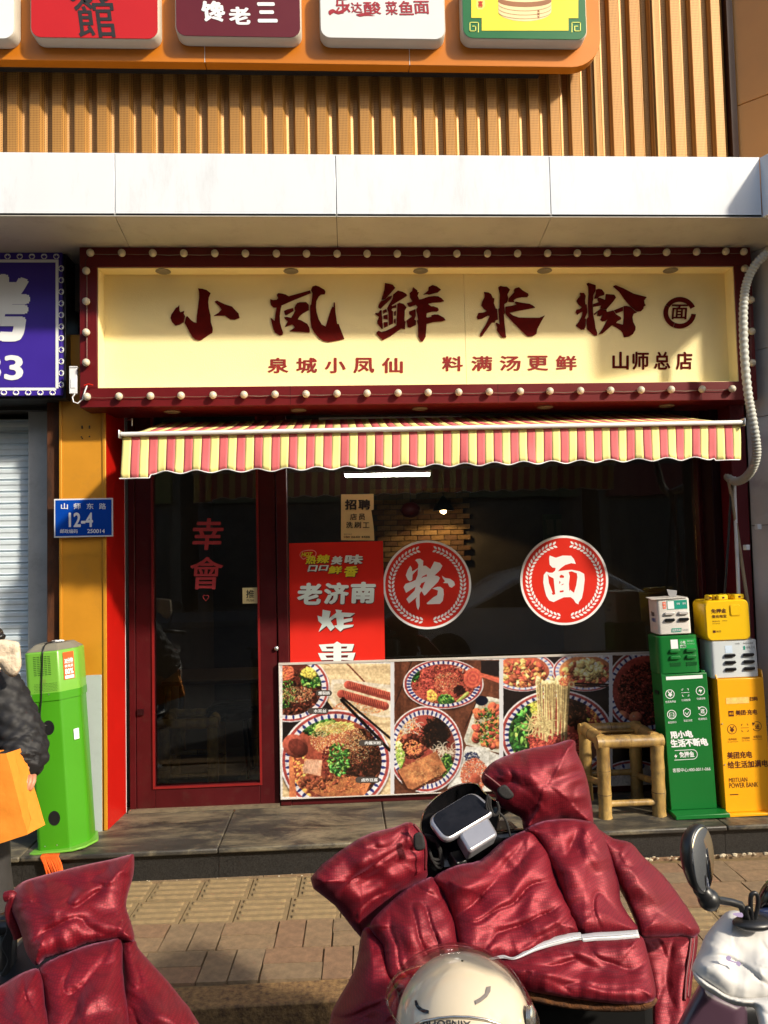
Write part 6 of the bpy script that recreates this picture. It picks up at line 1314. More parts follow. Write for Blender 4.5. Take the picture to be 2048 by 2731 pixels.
fle = mat('brown_fleece', S(150, 92, 40, .5), .95, vs=60, col2=S(70, 38, 16, .5), bump=1, bs=260)
cushion('fleece_lining', [(1352,2608),(1400,2630),(1478,2645),(1556,2657),(1673,2669),(1740,2662),(1748,2672),(1720,2692),(1640,2696),(1540,2690),(1450,2676),(1385,2660),(1350,2640)], lambda x, y: yb(x, y)+.03, .03, fle, big, seed=11, Rr=20)
cushion('muff_strap', [(1107,2228),(1122,2223),(1128,2240),(1129,2262),(1110,2265),(1106,2245)], lambda x, y: 1.86, .006, strap_m, big, step=3, seed=12, wr=.2, Rr=6)
cushion('muff_strap', [(1329,2106),(1345,2096),(1358,2108),(1367,2122),(1352,2130),(1335,2120)], lambda x, y: 2.02, .006, strap_m, big, step=3, seed=13, wr=.2, Rr=6)
pip = mat('dark_piping', S(96, 16, 26, .8), .5)
def piping(pts, yfn, lift, r_=.0035): MB().tube([P(*p, yfn(*p))+(Vector((0, 0, H))-P(*p, yfn(*p))).normalized()*lift for p in spl(pts)], r_, 6).build('piping', pip, big, smooth=True)
piping([(1852,2490),(1848,2540),(1838,2610),(1834,2660)], lambda x, y: yb(x, y)+.235, .0); piping([(1843,2497),(1838,2545),(1829,2610),(1826,2668)], lambda x, y: yb(x, y)+.225, .0)
piping([(1291,2064),(1310,2078),(1334,2098),(1340,2108)], lambda x, y: 2.05, .03); piping([(1104,2199),(1124,2226),(1134,2262),(1134,2320)], lambda x, y: 1.90, .01)
piping([(1398,2214),(1450,2192),(1515,2186),(1576,2194)], lambda x, y: 2.0, .012)

# --- the scooter under it
sc = thing('electric_scooter', P(1300, 2700, 1.9), 'scooter with a black dashboard screen under the large burgundy cover', 'scooter')
sil = mat('satin_silver', S(160, 160, 166), .3, .6, vs=6, var=.05)
# dashboard cowl: a rounded dish behind the display
cowl = spl([zA(*p) for p in ((668,560),(665,510),(690,430),(760,355),(850,303),(930,283),(985,292),(1020,335),(1095,395),(1108,450),(1090,540),(1060,600),(960,700),(800,760),(720,700),(668,560))], 4)[:-1]
cN = len(cowl); cc_ = (sum(p[0] for p in cowl)/cN, sum(p[1] for p in cowl)/cN)
rings = []
for k, (s_, Y) in enumerate(((.2, 2.14), (.7, 2.13), (.95, 2.10), (1.0, 2.06), (.97, 2.035), (.9, 2.04), (.5, 2.07))): rings.append([P(cc_[0]+(x-cc_[0])*s_, cc_[1]+(y-cc_[1])*s_, Y+.0004*(cc_[1]-y)) for x, y in cowl])
MB().loft(rings).build('dashboard_cowl', black_gloss, sc, smooth=True, angle=50)
def slab(name, corners, r_, d, m, parent, inset=0, pop=0, bev=.004):
    c = [Vector(p) for p in corners]; ctr = sum(c, Vector())/4; nrm = (c[1]-c[0]).cross(c[3]-c[0]).normalized()
    if nrm.dot(Vector((0, 0, H))-ctr) < 0: nrm = -nrm
    c = [ctr+(p-ctr)*(1-inset) for p in c]; out = []
    for i in range(4):
        p, a_, b_ = c[i], (c[i-1]-c[i]).normalized(), (c[(i+1) % 4]-c[i]).normalized()
        for t_ in np.linspace(0, 1, 6): out.append(p+a_*r_*(1-t_)**2+b_*r_*t_**2)
    return MB().prism(out, nrm*pop, nrm*(pop+d)).build(name, m, parent, bev=bev)
DC = [P(*zA(696, 505), 1.99), P(*zA(955, 348), 2.06), P(*zA(1090, 466), 2.01), P(*zA(798, 642), 1.93)]
slab('display_housing', DC, .03, .018, sil, sc, bev=.006); slab('display_screen', DC, .022, .002, mat('screen_glass', (.006, .006, .008), .3, var=.5, vs=30, spec=.3), sc, .13, .019, .0)
ctrd = sum(DC, Vector())/4
slab('stem_cover', [P(*zA(858, 612), 1.97), P(*zA(1018, 518), 2.02), P(*zA(1078, 622), 1.98), P(*zA(920, 722), 1.93)], .012, .04, sil, sc, bev=.008)
slab('stem_side', [P(*zA(880, 650), 1.99), P(*zA(925, 715), 1.95), P(*zA(935, 790), 1.97), P(*zA(880, 740), 2.0)], .008, .03, black_plastic, sc)
MB().tube([P(*zA(640, 720), 2.0), P(*zA(760, 640), 2.06), P(*zA(900, 560), 2.1), P(*zA(1060, 470), 2.14), P(*zA(1180, 400), 2.14)], .014, 12).build('handlebar', black_plastic, sc, smooth=True)
cab = MB()
for k in range(7):
    o_ = k*5; cab.tube([P(*p, 1.98+.008*(k % 3)) for p in spl([zA(690+o_, 575+k*4), zA(735+o_, 590+k*6), zA(775, 650+k*8), zA(790-k*3, 740-k*5), zA(760-k*5, 752-k*8), zA(725-k*2, 700-k*8)])], .0042, 6)
for k in range(3): cab.tube([P(*p, 2.0) for p in spl([zA(1040+k*6, 350+k*10), zA(1030+k*12, 420), zA(1060+k*8, 465), zA(1100, 450-k*10), zA(1090, 390)])], .0035, 6)
cab.tube([P(*p, 2.0) for p in spl([zA(1090, 440), zA(1130, 480), zA(1150, 530), zA(1162, 580)])], .003, 6)
cab.build('cable_bundle', strap_m, sc, smooth=True)['kind'] = 'stuff'
cushion('front_body', [zA(*p) for p in ((700, 620), (880, 560), (1060, 560), (1200, 545), (1270, 560), (1280, 700), (1100, 800), (860, 830), (720, 820), (690, 700))], lambda x, y: 2.09, .03, black_gloss, sc, seed=20, wr=.1)
mbs = MB(); c0 = P(1300, 2600, 1.95)
mbs.loft([[(c0.x+sx_*w_, Y, z_) for sx_, z_ in ((-1, z0), (1, z0), (1, z1), (-1, z1))] for Y, w_, z0, z1 in ((2.2, .12, -.02, .8), (2.1, .16, -.02, .78), (2.06, .15, -.02, .7))]).build('leg_shield', black_plastic, sc, bev=.02)
MB().box(P(1360, 2700, 1.85).x, P(1740, 2700, 1.85).x, 1.82, 2.06, .0, P(1500, 2640, 1.85).z).build('footwell_cover', mat('matt_black', (.008, .008, .008), .9, spec=.1), sc, bev=.03)
MB().box(c0.x-.15, c0.x+.15, 1.55, 2.1, -.02, .06).build('footboard', black_plastic, sc, bev=.015)
seatb = P(1236, 2749, 1.5)
MB().loft([[(seatb.x+.05+sx_*w_, Y, z_) for sx_, z_ in ((-1, z1-.06), (-.8, z1-.09), (.8, z1-.09), (1, z1-.06), (.85, z1), (-.85, z1))] for Y, w_, z1 in ((.95, .10, .50), (1.05, .14, .50), (1.35, .15, .49), (1.62, .12, .48), (1.72, .06, .46))]).build('seat', mat('seat_vinyl', (.014, .013, .012), .55, vs=30, var=.2), sc, smooth=True, angle=50)
MB().loft([[(seatb.x+.05+sx_*w_, Y, z_) for sx_, z_ in ((-1, z0), (1, z0), (1, z1), (-1, z1))] for Y, w_, z0, z1 in ((.9, .09, .2, .40), (1.2, .15, .0, .41), (1.6, .13, .0, .40), (1.66, .12, .0, .39))]).build('rear_body', black_gloss, sc, bev=.02)
for Y in (2.32, 1.08): MB().lathe((c0.x-.03 if Y > 2 else seatb.x+.01, Y, .065), (1, 0, 0), [(0, .12), (.01, .19), (.03, .2), (.06, .2), (.08, .19), (.09, .12)], 32).build('wheel', mat('rubber', (.012, .012, .012), .8), sc, smooth=True, angle=40)

# --- helmet
hc = P(1238, 2752, 1.46); hr = 176/2049*1.46*1.02
he = thing('helmet', hc, 'cream helmet with a clear visor resting on the seat in front of the cover', 'helmet')
shell = mat('cream_gloss', S(226, 214, 186, .92), .18, vs=4, var=.04, coat=.6, spec=.6)
def dome(r_, z_lo, n=48, m=20, sc=(1, 1.08, 1), c=hc, q0=0, q1=2*math.pi):
    rings = []
    for i in range(m+1):
        th = .02+(math.acos(z_lo)-.02)*i/m
        rings.append([(c.x+r_*sc[0]*math.sin(th)*math.cos(q0+(q1-q0)*k/n), c.y+r_*sc[1]*math.sin(th)*math.sin(q0+(q1-q0)*k/n), c.z+r_*sc[2]*math.cos(th)) for k in range(n if q1-q0 > 6.2 else n+1)])
    return rings
MB().loft(dome(hr, -.62), cap=False).build('shell', shell, he, smooth=True)
lt = MB(); rg3 = dome(hr*.985, -.60); lt.loft(rg3[12:], cap=False); lt.loft([rg3[-1], dome(hr*1.004, -.625)[-1]], cap=False); lt.build('rim', black_plastic, he, smooth=True)
# clear visor raised in front of the shell: a wider partial dome
vr = []
vc = hc+Vector((-.012, -.01, .004))
for i in range(15):
    th = rad(4+66*i/14)
    vr.append([vc+Matrix.Rotation(rad(8), 3, 'Y') @ Vector((hr*1.16*math.sin(th)*math.cos(q), hr*1.2*math.sin(th)*math.sin(q), hr*1.13*math.cos(th))) for q in [2*math.pi*k/48 for k in range(48)]])
o = MB().loft(vr, cap=False).build('visor', clear_visor(), he, smooth=True)
vrim = vr[-1]; MB().tube(vrim+[vrim[0]], .0022, 6, cap=False).build('visor_edge', clear_visor(), he)
def onshell(px, py, lift=.001):      # point of the shell seen at a photo pixel
    d = ray(px, py); o_ = Vector((0, 0, H)); c = hc; k = Vector((1, 1/1.08, 1)); D_ = Vector((d.x*k.x, d.y*k.y, d.z*k.z)); O_ = Vector(((o_.x-c.x)*k.x, (o_.y-c.y)*k.y, (o_.z-c.z)*k.z))
    a_ = D_.dot(D_); b_ = 2*D_.dot(O_); c2 = O_.dot(O_)-(hr+lift)**2; disc = b_*b_-4*a_*c2
    t_ = (-b_-math.sqrt(max(disc, 0)))/(2*a_); return o_+d*t_
def onpoly(nm, pts, m, lift, fill=True):
    pts = [zA(*p) for p in pts]; v_, f_ = fillpoly([pts]); return flat(nm, v_, f_, lambda x, y: onshell(x, y, lift), m, he, .0008)
onpoly('vent', [(634,1490),(645,1488),(655,1515),(675,1533),(712,1545),(712,1563),(680,1557),(655,1542),(638,1520)], black_gloss, .0015)
onpoly('vent', [(1033,1414),(1055,1410),(1053,1440),(1035,1470),(1000,1498),(972,1512),(968,1490),(1000,1472),(1025,1450)], mat('vent_grey', (.2, .18, .16), .3), .0015)
for s_ in ((620, 1612), (860, 1562)): pass
MB().tube([onshell(*zA(x, y), .003) for x, y in ((610,1640),(680,1605),(760,1588),(850,1580),(940,1582),(1030,1595),(1110,1622),(1150,1650))], .0026, 6).build('brow_trim', mat('chrome', (.7, .68, .62), .15, .9), he, smooth=True)
vs, fs = glyph('PHOENIX', .02); x0, y0, x1, y1 = 1128, 2720, 1256, 2742
flat('lettering', vs, fs, lambda u, v: onshell(x0+(x1-x0)*u, y1-(y1-y0)*v+(u-.5)**2*14, .004), ink_black, he)
MB().lathe(onshell(*zA(1262, 1590), .0), (1, -.4, .1), [(0, .022), (.008, .022), (.014, .014)], 24).build('visor_pivot', mat('chrome', (.7, .68, .62), .15, .9), he, smooth=True, angle=40)

# ================================================================ left cover
lc = thing('scooter_cover', P(200, 2600, 1.65), 'smaller visible burgundy padded cover in the bottom left corner with its hand muff pointing right', 'scooter cover', 'burgundy padded scooter covers')
yl_ = lambda x, y: 1.82-(y-2300)*.0007
cushion('hand_muff', [(354,2285),(345,2283),(299,2295),(231,2309),(169,2324),(96,2343),(58,2357),(35,2380),(29,2420),(48,2459),(62,2497),(72,2536),(96,2572),(120,2554),(183,2535),(231,2516),(289,2508),(318,2504),(355,2508),(345,2459),(333,2420),(337,2386),(352,2333)], lambda x, y: yl_(x, y)-.0, .085, q1, lc, seed=31, fold=(1, -.5), Rr=95)
cushion('quilted_panel', [(104,2586),(145,2558),(217,2529),(289,2510),(321,2507),(323,2584),(328,2632),(330,2800),(120,2800),(125,2705),(116,2632)], lambda x, y: yl_(x, y)-.01, .058, q1, lc, seed=32, fold=(.6, -1), Rr=75)
cushion('quilted_panel', [(-40,2640),(0,2632),(48,2603),(96,2586),(111,2608),(118,2680),(126,2800),(-60,2800),(-60,2680)], lambda x, y: yl_(x, y)-.02, .055, q1, lc, seed=33, fold=(.3, 1), Rr=60)
cushion('quilted_panel', [(324,2506),(357,2509),(366,2531),(400,2570),(444,2618),(482,2666),(511,2705),(545,2800),(335,2800),(331,2632),(326,2560)], lambda x, y: yl_(x, y)+.02, .055, q1, lc, seed=34, fold=(.8, 1), Rr=60)
ribbon('reflective_piping', spl([(120,2370),(92,2384),(62,2404),(28,2430)]), spl([(118,2376),(94,2392),(66,2412),(30,2436)]), lambda x, y: 1.78, refl, lc, .075)
MB().tube([P(*p, 1.72) for p in spl([(14,2392),(30,2388),(34,2400),(26,2425),(30,2450),(44,2480),(50,2500)])], [.011]*36+[.008] if 0 else .011, 8).build('gathered_cuff', q1, lc, smooth=True)
ls = thing('electric_scooter', P(-20, 2700, 1.8), 'black scooter parts showing under the cover at the bottom left edge', 'scooter')
cb = MB()
for k in range(5): cb.tube([P(*p, 1.80) for p in spl([(18+k*3,2440), (22+k*2,2480+k*4), (8+k*5,2520), (24,2560+k*6), (6,2600)])], .004, 6)
cb.build('cable_bundle', strap_m, ls, smooth=True)['kind'] = 'stuff'
MB().tube([P(-80, 2470, 1.86), P(0, 2475, 1.86), P(60, 2470, 1.86)], .016, 10).build('handlebar', black_plastic, ls, smooth=True)
MB().tube([P(x, y, 1.9) for x, y in ((20, 2440), (18, 2560), (25, 2640))], .022, 10).build('lever_housing', black_plastic, ls, smooth=True)
lx = P(60, 2700, 1.7).x
MB().loft([[(lx+sx_*w_, Y, z_) for sx_, z_ in ((-1, z0), (1, z0), (1, z1), (-1, z1))] for Y, w_, z0, z1 in ((2.1, .10, 0, .66), (1.9, .14, 0, .62), (1.7, .13, .0, .5), (1.2, .14, .0, .45))]).build('body', black_plastic, ls, bev=.02)
for Y in (2.2, 1.2): MB().lathe((lx-.045, Y, .065), (1, 0, 0), [(0, .12), (.01, .19), (.03, .2), (.06, .2), (.08, .19), (.09, .12)], 32).build('wheel', mat('rubber', (.012, .012, .012), .8), ls, smooth=True, angle=40)

# ================================================================ right scooter: mirror, white muff, body
rs = thing('electric_scooter', P(2000, 2731, 1.25), 'scooter at the right edge with an oval black mirror and a dusky purple body panel', 'scooter')
mc_ = P(1866, 2290, 1.2); mr_ = thing('dummy', (0, 0, 0)); bpy.data.objects.remove(mr_)
ax_n = Vector((.63, -.77, .06)).normalized()        # the way the glass faces
ax_v = Vector((-.12, .08, 1)); ax_v = (ax_v-ax_n*ax_v.dot(ax_n)).normalized(); ax_u = ax_v.cross(ax_n).normalized()
def oval(a_, b_, d, sh=0): return [mc_+ax_n*d+ax_u*(.74*a_*math.cos(q)*(1+.12*math.sin(q)))+ax_v*(b_*math.sin(q)) for q in [2*math.pi*k/40 for k in range(40)]]
MB().loft([oval(.010, .017, -.022), oval(.032, .038, -.019), oval(.047, .048, -.011), oval(.052, .052, -.004), oval(.052, .052, .004), oval(.049, .049, .006)]).build('mirror_housing', black_plastic, rs, smooth=True, angle=60)
MB().loft([oval(.048, .048, .0062), oval(.045, .045, .0075)]).build('mirror_glass', mat('mirror', (.85, .87, .88), .03, 1.0, var=.02), rs, smooth=True, angle=50)
kn = P(*zB(1255, 1150), 1.21); MB().ball(kn, .017, 14, 10, (1, 1, 1)).build('mirror_joint', black_plastic, rs, smooth=True)
st = [mc_-ax_v*.045-ax_n*.006, kn, P(*zB(1310, 1150), 1.21), P(*zB(1400, 1165), 1.22), P(*zB(1470, 1185), 1.22), P(*zB(1495, 1230), 1.22), P(*zB(1525, 1300), 1.22)]
MB().tube(st, [.012, .014, .0062, .006, .006, .0065, .008], 10).build('mirror_stem', black_plastic, rs, smooth=True)
MB().ball(P(*zB(1560, 1310), 1.22), .021, 14, 10, (1.6, 1, .45)).build('mirror_clamp', black_plastic, rs, smooth=True)
for pts in (((1525,1280),(1510,1230),(1525,1205),(1545,1230),(1550,1290)), ((1550,1270),(1540,1180),(1545,1120),(1570,1105),(1588,1130),(1590,1190),(1575,1260),(1570,1290))): MB().tube([P(*zB(*p), 1.215) for p in spl(pts)], .0035, 6).build('cord_loop', black_plastic, rs, smooth=True)
cushion('front_cowl', [zB(*p) for p in ((1590, 1220), (1600, 1130), (1640, 1050), (1760, 960), (2000, 900), (2000, 1400), (1760, 1330), (1640, 1250))], lambda x, y: 1.3, .05, black_gloss, rs, seed=41, wr=.05, step=7)
cushion('blue_trim', [zB(*p) for p in ((1585, 1225), (1660, 1210), (1800, 1180), (1900, 1300), (1700, 1290), (1640, 1270))], lambda x, y: 1.27, .015, mat('navy_plastic', (.012, .02, .06), .25), rs, seed=42, wr=.05)
cushion('body_panel', [zB(*p) for p in ((1042, 2040), (1060, 1985), (1195, 1735), (1220, 1725), (1330, 1790), (1465, 1850), (1500, 1860), (1470, 2100), (1040, 2200))], lambda x, y: 1.34, .04, mat('dusky_purple', S(92, 66, 84, .6), .32, var=.05, coat=.3), rs, seed=43, wr=.03, Rr=40)
cushion('lower_body', [zB(*p) for p in ((1400, 1900), (1660, 1850), (1900, 1950), (1900, 2250), (1380, 2250))], lambda x, y: 1.38, .03, black_plastic, rs, seed=44, wr=.03, step=8)
rx = P(2000, 2731, 1.3).x
MB().box(rx-.08, rx+.2, 1.3, 1.9, -.0, .3).build('chassis', black_plastic, rs, bev=.03)
MB().lathe((rx+.02, 1.75, .065), (1, 0, 0), [(0, .12), (.01, .19), (.03, .2), (.06, .2), (.08, .19), (.09, .12)], 32).build('wheel', mat('rubber', (.012, .012, .012), .8), rs, smooth=True, angle=40)
gv = thing('handlebar_muff', P(2000, 2600, 1.2), 'white padded handlebar muff with pale purple print below the oval mirror', 'handlebar muff')
wfab = mat('white_nylon', S(222, 220, 216, .74), .6, vs=9, var=.05, bump=.12, bs=34)
cushion('upper_shell', [(1849,2578),(1869,2536),(1884,2497),(1923,2450),(1947,2432),(1978,2436),(1990,2458),(2030,2466),(2110,2470),(2110,2600),(2060,2660),(2000,2668),(1947,2662),(1908,2640),(1869,2612),(1853,2596)], lambda x, y: 1.24+(y-2550)*-.0004, .055, wfab, gv, seed=51, fold=(1, .8), Rr=70, wr=.6)
cushion('lower_cuff', [(1850,2592),(1869,2604),(1908,2630),(1947,2655),(2000,2660),(2060,2650),(2110,2610),(2110,2800),(2040,2760),(2022,2710),(2009,2684),(1960,2678),(1905,2650),(1865,2622)], lambda x, y: 1.235+(y-2550)*-.0004, .04, wfab, gv, seed=52, fold=(1, .6), Rr=36, wr=.6)
lav = mat('lavender_print', S(176, 160, 204, .85), .6)
def prt(pts, lift=.052, yy=1.22): v_, f_ = fillpoly([smooth2([zB(*p) for p in pts])]); flat('print', v_, f_, lambda x, y: P(x, y, yy)+(Vector((0, 0, H))-P(x, y, yy)).normalized()*lift, lav, gv, .0006)
prt(((1372,1545),(1390,1532),(1408,1545),(1404,1562),(1440,1575),(1460,1572),(1474,1588),(1462,1606),(1444,1594),(1440,1584),(1400,1572),(1380,1565)), .056)
prt(((1418,1246),(1480,1240),(1486,1268),(1450,1266)), .045); prt(((1600,1925),(1640,1960),(1660,2000),(1640,2000),(1610,1965),(1598,1945)), .04)

# ================================================================ the person at the left edge
pe = thing('person', (-1.62, 3.25, 0), 'person in a black quilted jacket and cream scarf standing at the left edge', 'person')
skin = mat('skin', S(214, 150, 118, .75), .5, var=.05)
J = {'pel': (-1.63, 3.28, .60), 'sp': (-1.63, 3.28, .78), 'ch': (-1.62, 3.26, .98), 'nk': (-1.62, 3.24, 1.13), 'hd0': (-1.63, 3.22, 1.19), 'hd': (-1.64, 3.20, 1.29),
     'ls': (-1.76, 3.25, 1.06), 'le': (-1.82, 3.2, .82), 'lw': (-1.74, 3.05, .72), 'rs': (-1.48, 3.25, 1.06), 're': (-1.36, 3.22, .84), 'rw': (-1.285, 3.10, .735),
     'lh': (-1.70, 3.28, .56), 'lk': (-1.71, 3.22, .30), 'la': (-1.71, 3.28, .06), 'lf': (-1.72, 3.12, .035), 'rh': (-1.55, 3.28, .56), 'rk': (-1.50, 3.22, .30), 'ra': (-1.46, 3.26, .06), 'rf': (-1.42, 3.10, .035)}
E_ = [('pel','sp'),('sp','ch'),('ch','nk'),('nk','hd0'),('hd0','hd'),('ch','ls'),('ls','le'),('le','lw'),('ch','rs'),('rs','re'),('re','rw'),('pel','lh'),('lh','lk'),('lk','la'),('la','lf'),('pel','rh'),('rh','rk'),('rk','ra'),('ra','rf')]
RR = {'pel': .11, 'sp': .10, 'ch': .12, 'nk': .045, 'hd0': .06, 'hd': .085, 'ls': .05, 'le': .036, 'lw': .022, 'rs': .05, 're': .036, 'rw': .022, 'lh': .075, 'lk': .05, 'la': .034, 'lf': .03, 'rh': .075, 'rk': .05, 'ra': .034, 'rf': .03}
ks = list(J); me = bpy.data.meshes.new('body'); me.from_pydata([J[k] for k in ks], [(ks.index(a), ks.index(b)) for a, b in E_], []); me.materials.append(skin)
bo = link('body', me, pe); m = bo.modifiers.new('skin', 'SKIN'); m.use_smooth_shade = True
for i, k in enumerate(ks): me.skin_vertices[0].data[i].radius = (RR[k], RR[k]*.9)
me.skin_vertices[0].data[0].use_root = True
bo.modifiers.new('sub', 'SUBSURF').levels = 2; bo.modifiers['sub'].render_levels = 2
# fingers of the right hand curling round the bag handle
for k in range(4):
    a_ = Vector(J['rw'])+Vector((.0+.012*k, -.015+.004*k, -.012)); MB().tube([a_, a_+Vector((.006, -.02, -.018)), a_+Vector((.0, -.03, -.04)), a_+Vector((-.012, -.024, -.052))], [.0095, .009, .0085, .007], 8).build('finger', skin, pe, smooth=True)
MB().tube([Vector(J['rw'])+Vector((-.01, 0, 0)), Vector(J['rw'])+Vector((-.022, -.03, -.02)), Vector(J['rw'])+Vector((-.014, -.045, -.04))], [.011, .010, .008], 8).build('thumb', skin, pe, smooth=True)
jm = mat('black_nylon', (.016, .016, .018), .6, vs=14, var=.3, bump=.25, bs=30, spec=.3)
def quilted(name, rings_c, n=56, m_=jm, amp=.018, cell=.07):   # rings_c: (centre, rx, ry)
    cs_ = spl([(*c, a, b) for c, a, b in rings_c], 9); rings = []; L_ = 0; prev = None
    for i, r_ in enumerate(cs_):
        c = Vector(r_[:3]); 
        if prev is not None: L_ += (c-prev).length
        nxt = Vector(cs_[min(i+1, len(cs_)-1)][:3]); t_ = (nxt-(prev if prev is not None else c)).normalized(); a = t_.cross(Vector((0, 1, 0))).normalized(); b = a.cross(t_).normalized(); prev = c; ring = []
        for k in range(n):
            q = 2*math.pi*k/n; u = q*(r_[3]+r_[4])/2; h_ = (abs(math.sin(math.pi*(u+L_)/cell))*abs(math.sin(math.pi*(u-L_)/cell)))**.6*amp+noise.noise(Vector((u*18, L_*14, 2)))*.006
            ring.append(c+a*math.cos(q)*(r_[3]+h_)+b*math.sin(q)*(r_[4]+h_))
        rings.append(ring)
    return MB().loft(rings).build(name, m_, pe, smooth=True)
quilted('jacket', [((-1.62, 3.26, .66), .22, .18), ((-1.62, 3.27, .72), .235, .19), ((-1.62, 3.27, .85), .20, .165), ((-1.62, 3.26, 1.0), .19, .15), ((-1.62, 3.25, 1.08), .15, .12), ((-1.62, 3.24, 1.14), .07, .07)])
quilted('sleeve', [((-1.50, 3.25, 1.09), .05, .05), ((-1.45, 3.24, 1.04), .078, .075), ((-1.38, 3.22, .92), .082, .08), ((-1.335, 3.19, .82), .085, .085), ((-1.305, 3.14, .755), .075, .08), ((-1.292, 3.12, .735), .045, .05)])
quilted('sleeve', [((-1.74, 3.25, 1.09), .05, .05), ((-1.79, 3.23, 1.02), .078, .075), ((-1.83, 3.2, .85), .08, .08), ((-1.79, 3.1, .75), .06, .06)])
sfm = mat('cream_knit', S(226, 206, 180, .85), .9, vs=30, var=.15, bump=1, bs=90)
MB().loft([[(-1.62+r_*math.cos(q)+.012*math.sin(3*q+z_*30)+dx_, 3.235+r_*.9*math.sin(q), z_+.012*math.cos(4*q)) for q in [2*math.pi*k/30 for k in range(30)]] for z_, r_, dx_ in ((1.05, .13, .035), (1.075, .155, .04), (1.12, .15, .03), (1.155, .13, .02), (1.175, .11, .01), (1.17, .08, 0))]).build('scarf', sfm, pe, smooth=True)
cushion('scarf_end', [(x_-30, y_) for x_, y_ in ((-60,1722),(0,1710),(26,1712),(46,1718),(50,1740),(52,1775),(42,1798),(28,1803),(10,1790),(-10,1770),(-60,1760))], lambda x, y: 3.10, .03, sfm, pe, seed=61, step=4, Rr=24)
hm = mat('dark_hair', (.02, .013, .01), .4, vs=60, var=.4, bump=.5, bs=140, stretch=(1, 1, .2))
MB().ball((-1.64, 3.215, 1.305), .108, 20, 14, (1, 1.05, 1.12)).build('hair', hm, pe, smooth=True)
MB().ball(P(-44, 1694, 3.2), .032, 14, 10).build('hair_bun', hm, pe, smooth=True); MB().lathe(P(-32, 1700, 3.19), (1, -.2, -.6), [(0, .018), (.008, .02), (.014, .018)], 16).build('hair_tie', black_plastic, pe, smooth=True)
trm = mat('dark_trousers', (.028, .026, .025), .8, vs=12, var=.25, bump=.5, bs=22)
def tro(xs_): return MB().loft([[(x+rx_*math.cos(q), y+ry_*math.sin(q)+.004*math.sin(5*q+z*20), z) for q in [2*math.pi*k/20 for k in range(20)]] for x, y, z, rx_, ry_ in xs_]).build('trouser_leg', trm, pe, smooth=True)
tro([(-1.55, 3.28, .70, .11, .12), (-1.53, 3.27, .55, .11, .115), (-1.50, 3.24, .32, .095, .10), (-1.47, 3.26, .12, .085, .09), (-1.465, 3.26, .10, .08, .085)])
tro([(-1.70, 3.28, .70, .11, .12), (-1.71, 3.27, .55, .11, .115), (-1.71, 3.24, .32, .095, .10), (-1.71, 3.26, .12, .085, .09), (-1.71, 3.26, .10, .08, .085)])
shm = mat('grey_shoe', (.09, .088, .085), .7, var=.2)
for x, f_ in ((-1.44, .03), (-1.715, -.01)): MB().loft([[(x+f_*t_+w_*math.cos(q), 3.30-.24*t_, .008+h_*.5+h_*.5*math.sin(q)) for q in [2*math.pi*k/16 for k in range(16)]] for t_, w_, h_ in ((0, .02, .05), (.08, .038, .08), (.3, .042, .085), (.6, .046, .062), (.85, .044, .046), (.97, .03, .035), (1, .012, .02))]).build('shoe', shm, pe, smooth=True)
bagt = thing('paper_bag', P(40, 2150, 2.98), 'orange paper bag with creased side hanging from the hand at the left edge', 'bag')
bagm = mat('orange_paper', S(236, 142, 44, .92), .6, vs=40, var=.06, bump=.25, bs=60); bagm2 = bagm
YB1, YB2 = 2.98, 3.10
bf = [P(-130, 2010, YB1), P(38, 1996, YB1), P(150*.422-2, 1640+840*.422, YB2), P(-110, 2005, YB2)]
k2 = ZM(0, 1640, .422)
tA, tB, tC = P(*k2(35, 875), YB1), P(*k2(88, 858), YB1+.05), P(*k2(140, 840), YB2)
bA, bB, bC, bD = P(*k2(170, 1388), YB1), P(*k2(195, 1290), YB1+.055), P(*k2(286, 1325), YB2), P(*k2(150, 1270), YB1-.0)
Lt, Lb = P(-150, 2020, YB1), P(-130, 2290, YB1); Lt2, Lb2 = P(-140, 2015, YB2), P(-120, 2280, YB2)
def grid(mb, a_, b_, c_, d_, n=14, m_=14, amp=.004, sd=0):
    vs = []; 
    for i in range(m_+1):
        for j in range(n+1):
            p = a_.lerp(b_, j/n).lerp(d_.lerp(c_, j/n), i/m_); e = 4*(j/n)*(1-j/n)*1.0; w_ = noise.noise(p*14+Vector((sd, 0, 0)))*amp+abs(noise.noise(p*7+Vector((0, sd, 0))))*amp
            vs.append(p+Vector((w_*.5, -w_*e, 0)))
    return mb.add(vs, [(i*(n+1)+j, i*(n+1)+j+1, (i+1)*(n+1)+j+1, (i+1)*(n+1)+j) for i in range(m_) for j in range(n)])
g1 = MB(); grid(g1, Lt, tA, bA, Lb, amp=.008, sd=1); g1.build('front_face', bagm, bagt, smooth=True)
g1 = MB(); grid(g1, tA, tB, bB, bA, 8, 14, .003, 2); grid(g1, tB, tC, bC, bB, 8, 14, .003, 3); g1.build('side_gusset', bagm, bagt, smooth=True, angle=30)
g1 = MB(); grid(g1, Lt2, tC, bC, Lb2, amp=.006, sd=4); g1.build('back_face', bagm, bagt, smooth=True)
g1 = MB(); grid(g1, Lb, bA, bC, Lb2, amp=.003, sd=5); g1.add([bA, bB, bC], [(0, 1, 2)]); g1.build('bottom', bagm, bagt)
MB().tube([Vector(J['rw'])+Vector((-.09, -.03, -.1)), Vector(J['rw'])+Vector((-.03, -.03, -.045)), Vector(J['rw'])+Vector((0, -.03, -.04)), tC+Vector((-.04, .01, -.01))], .003, 6).build('handle', bagm, bagt)

pe.location.x += .045
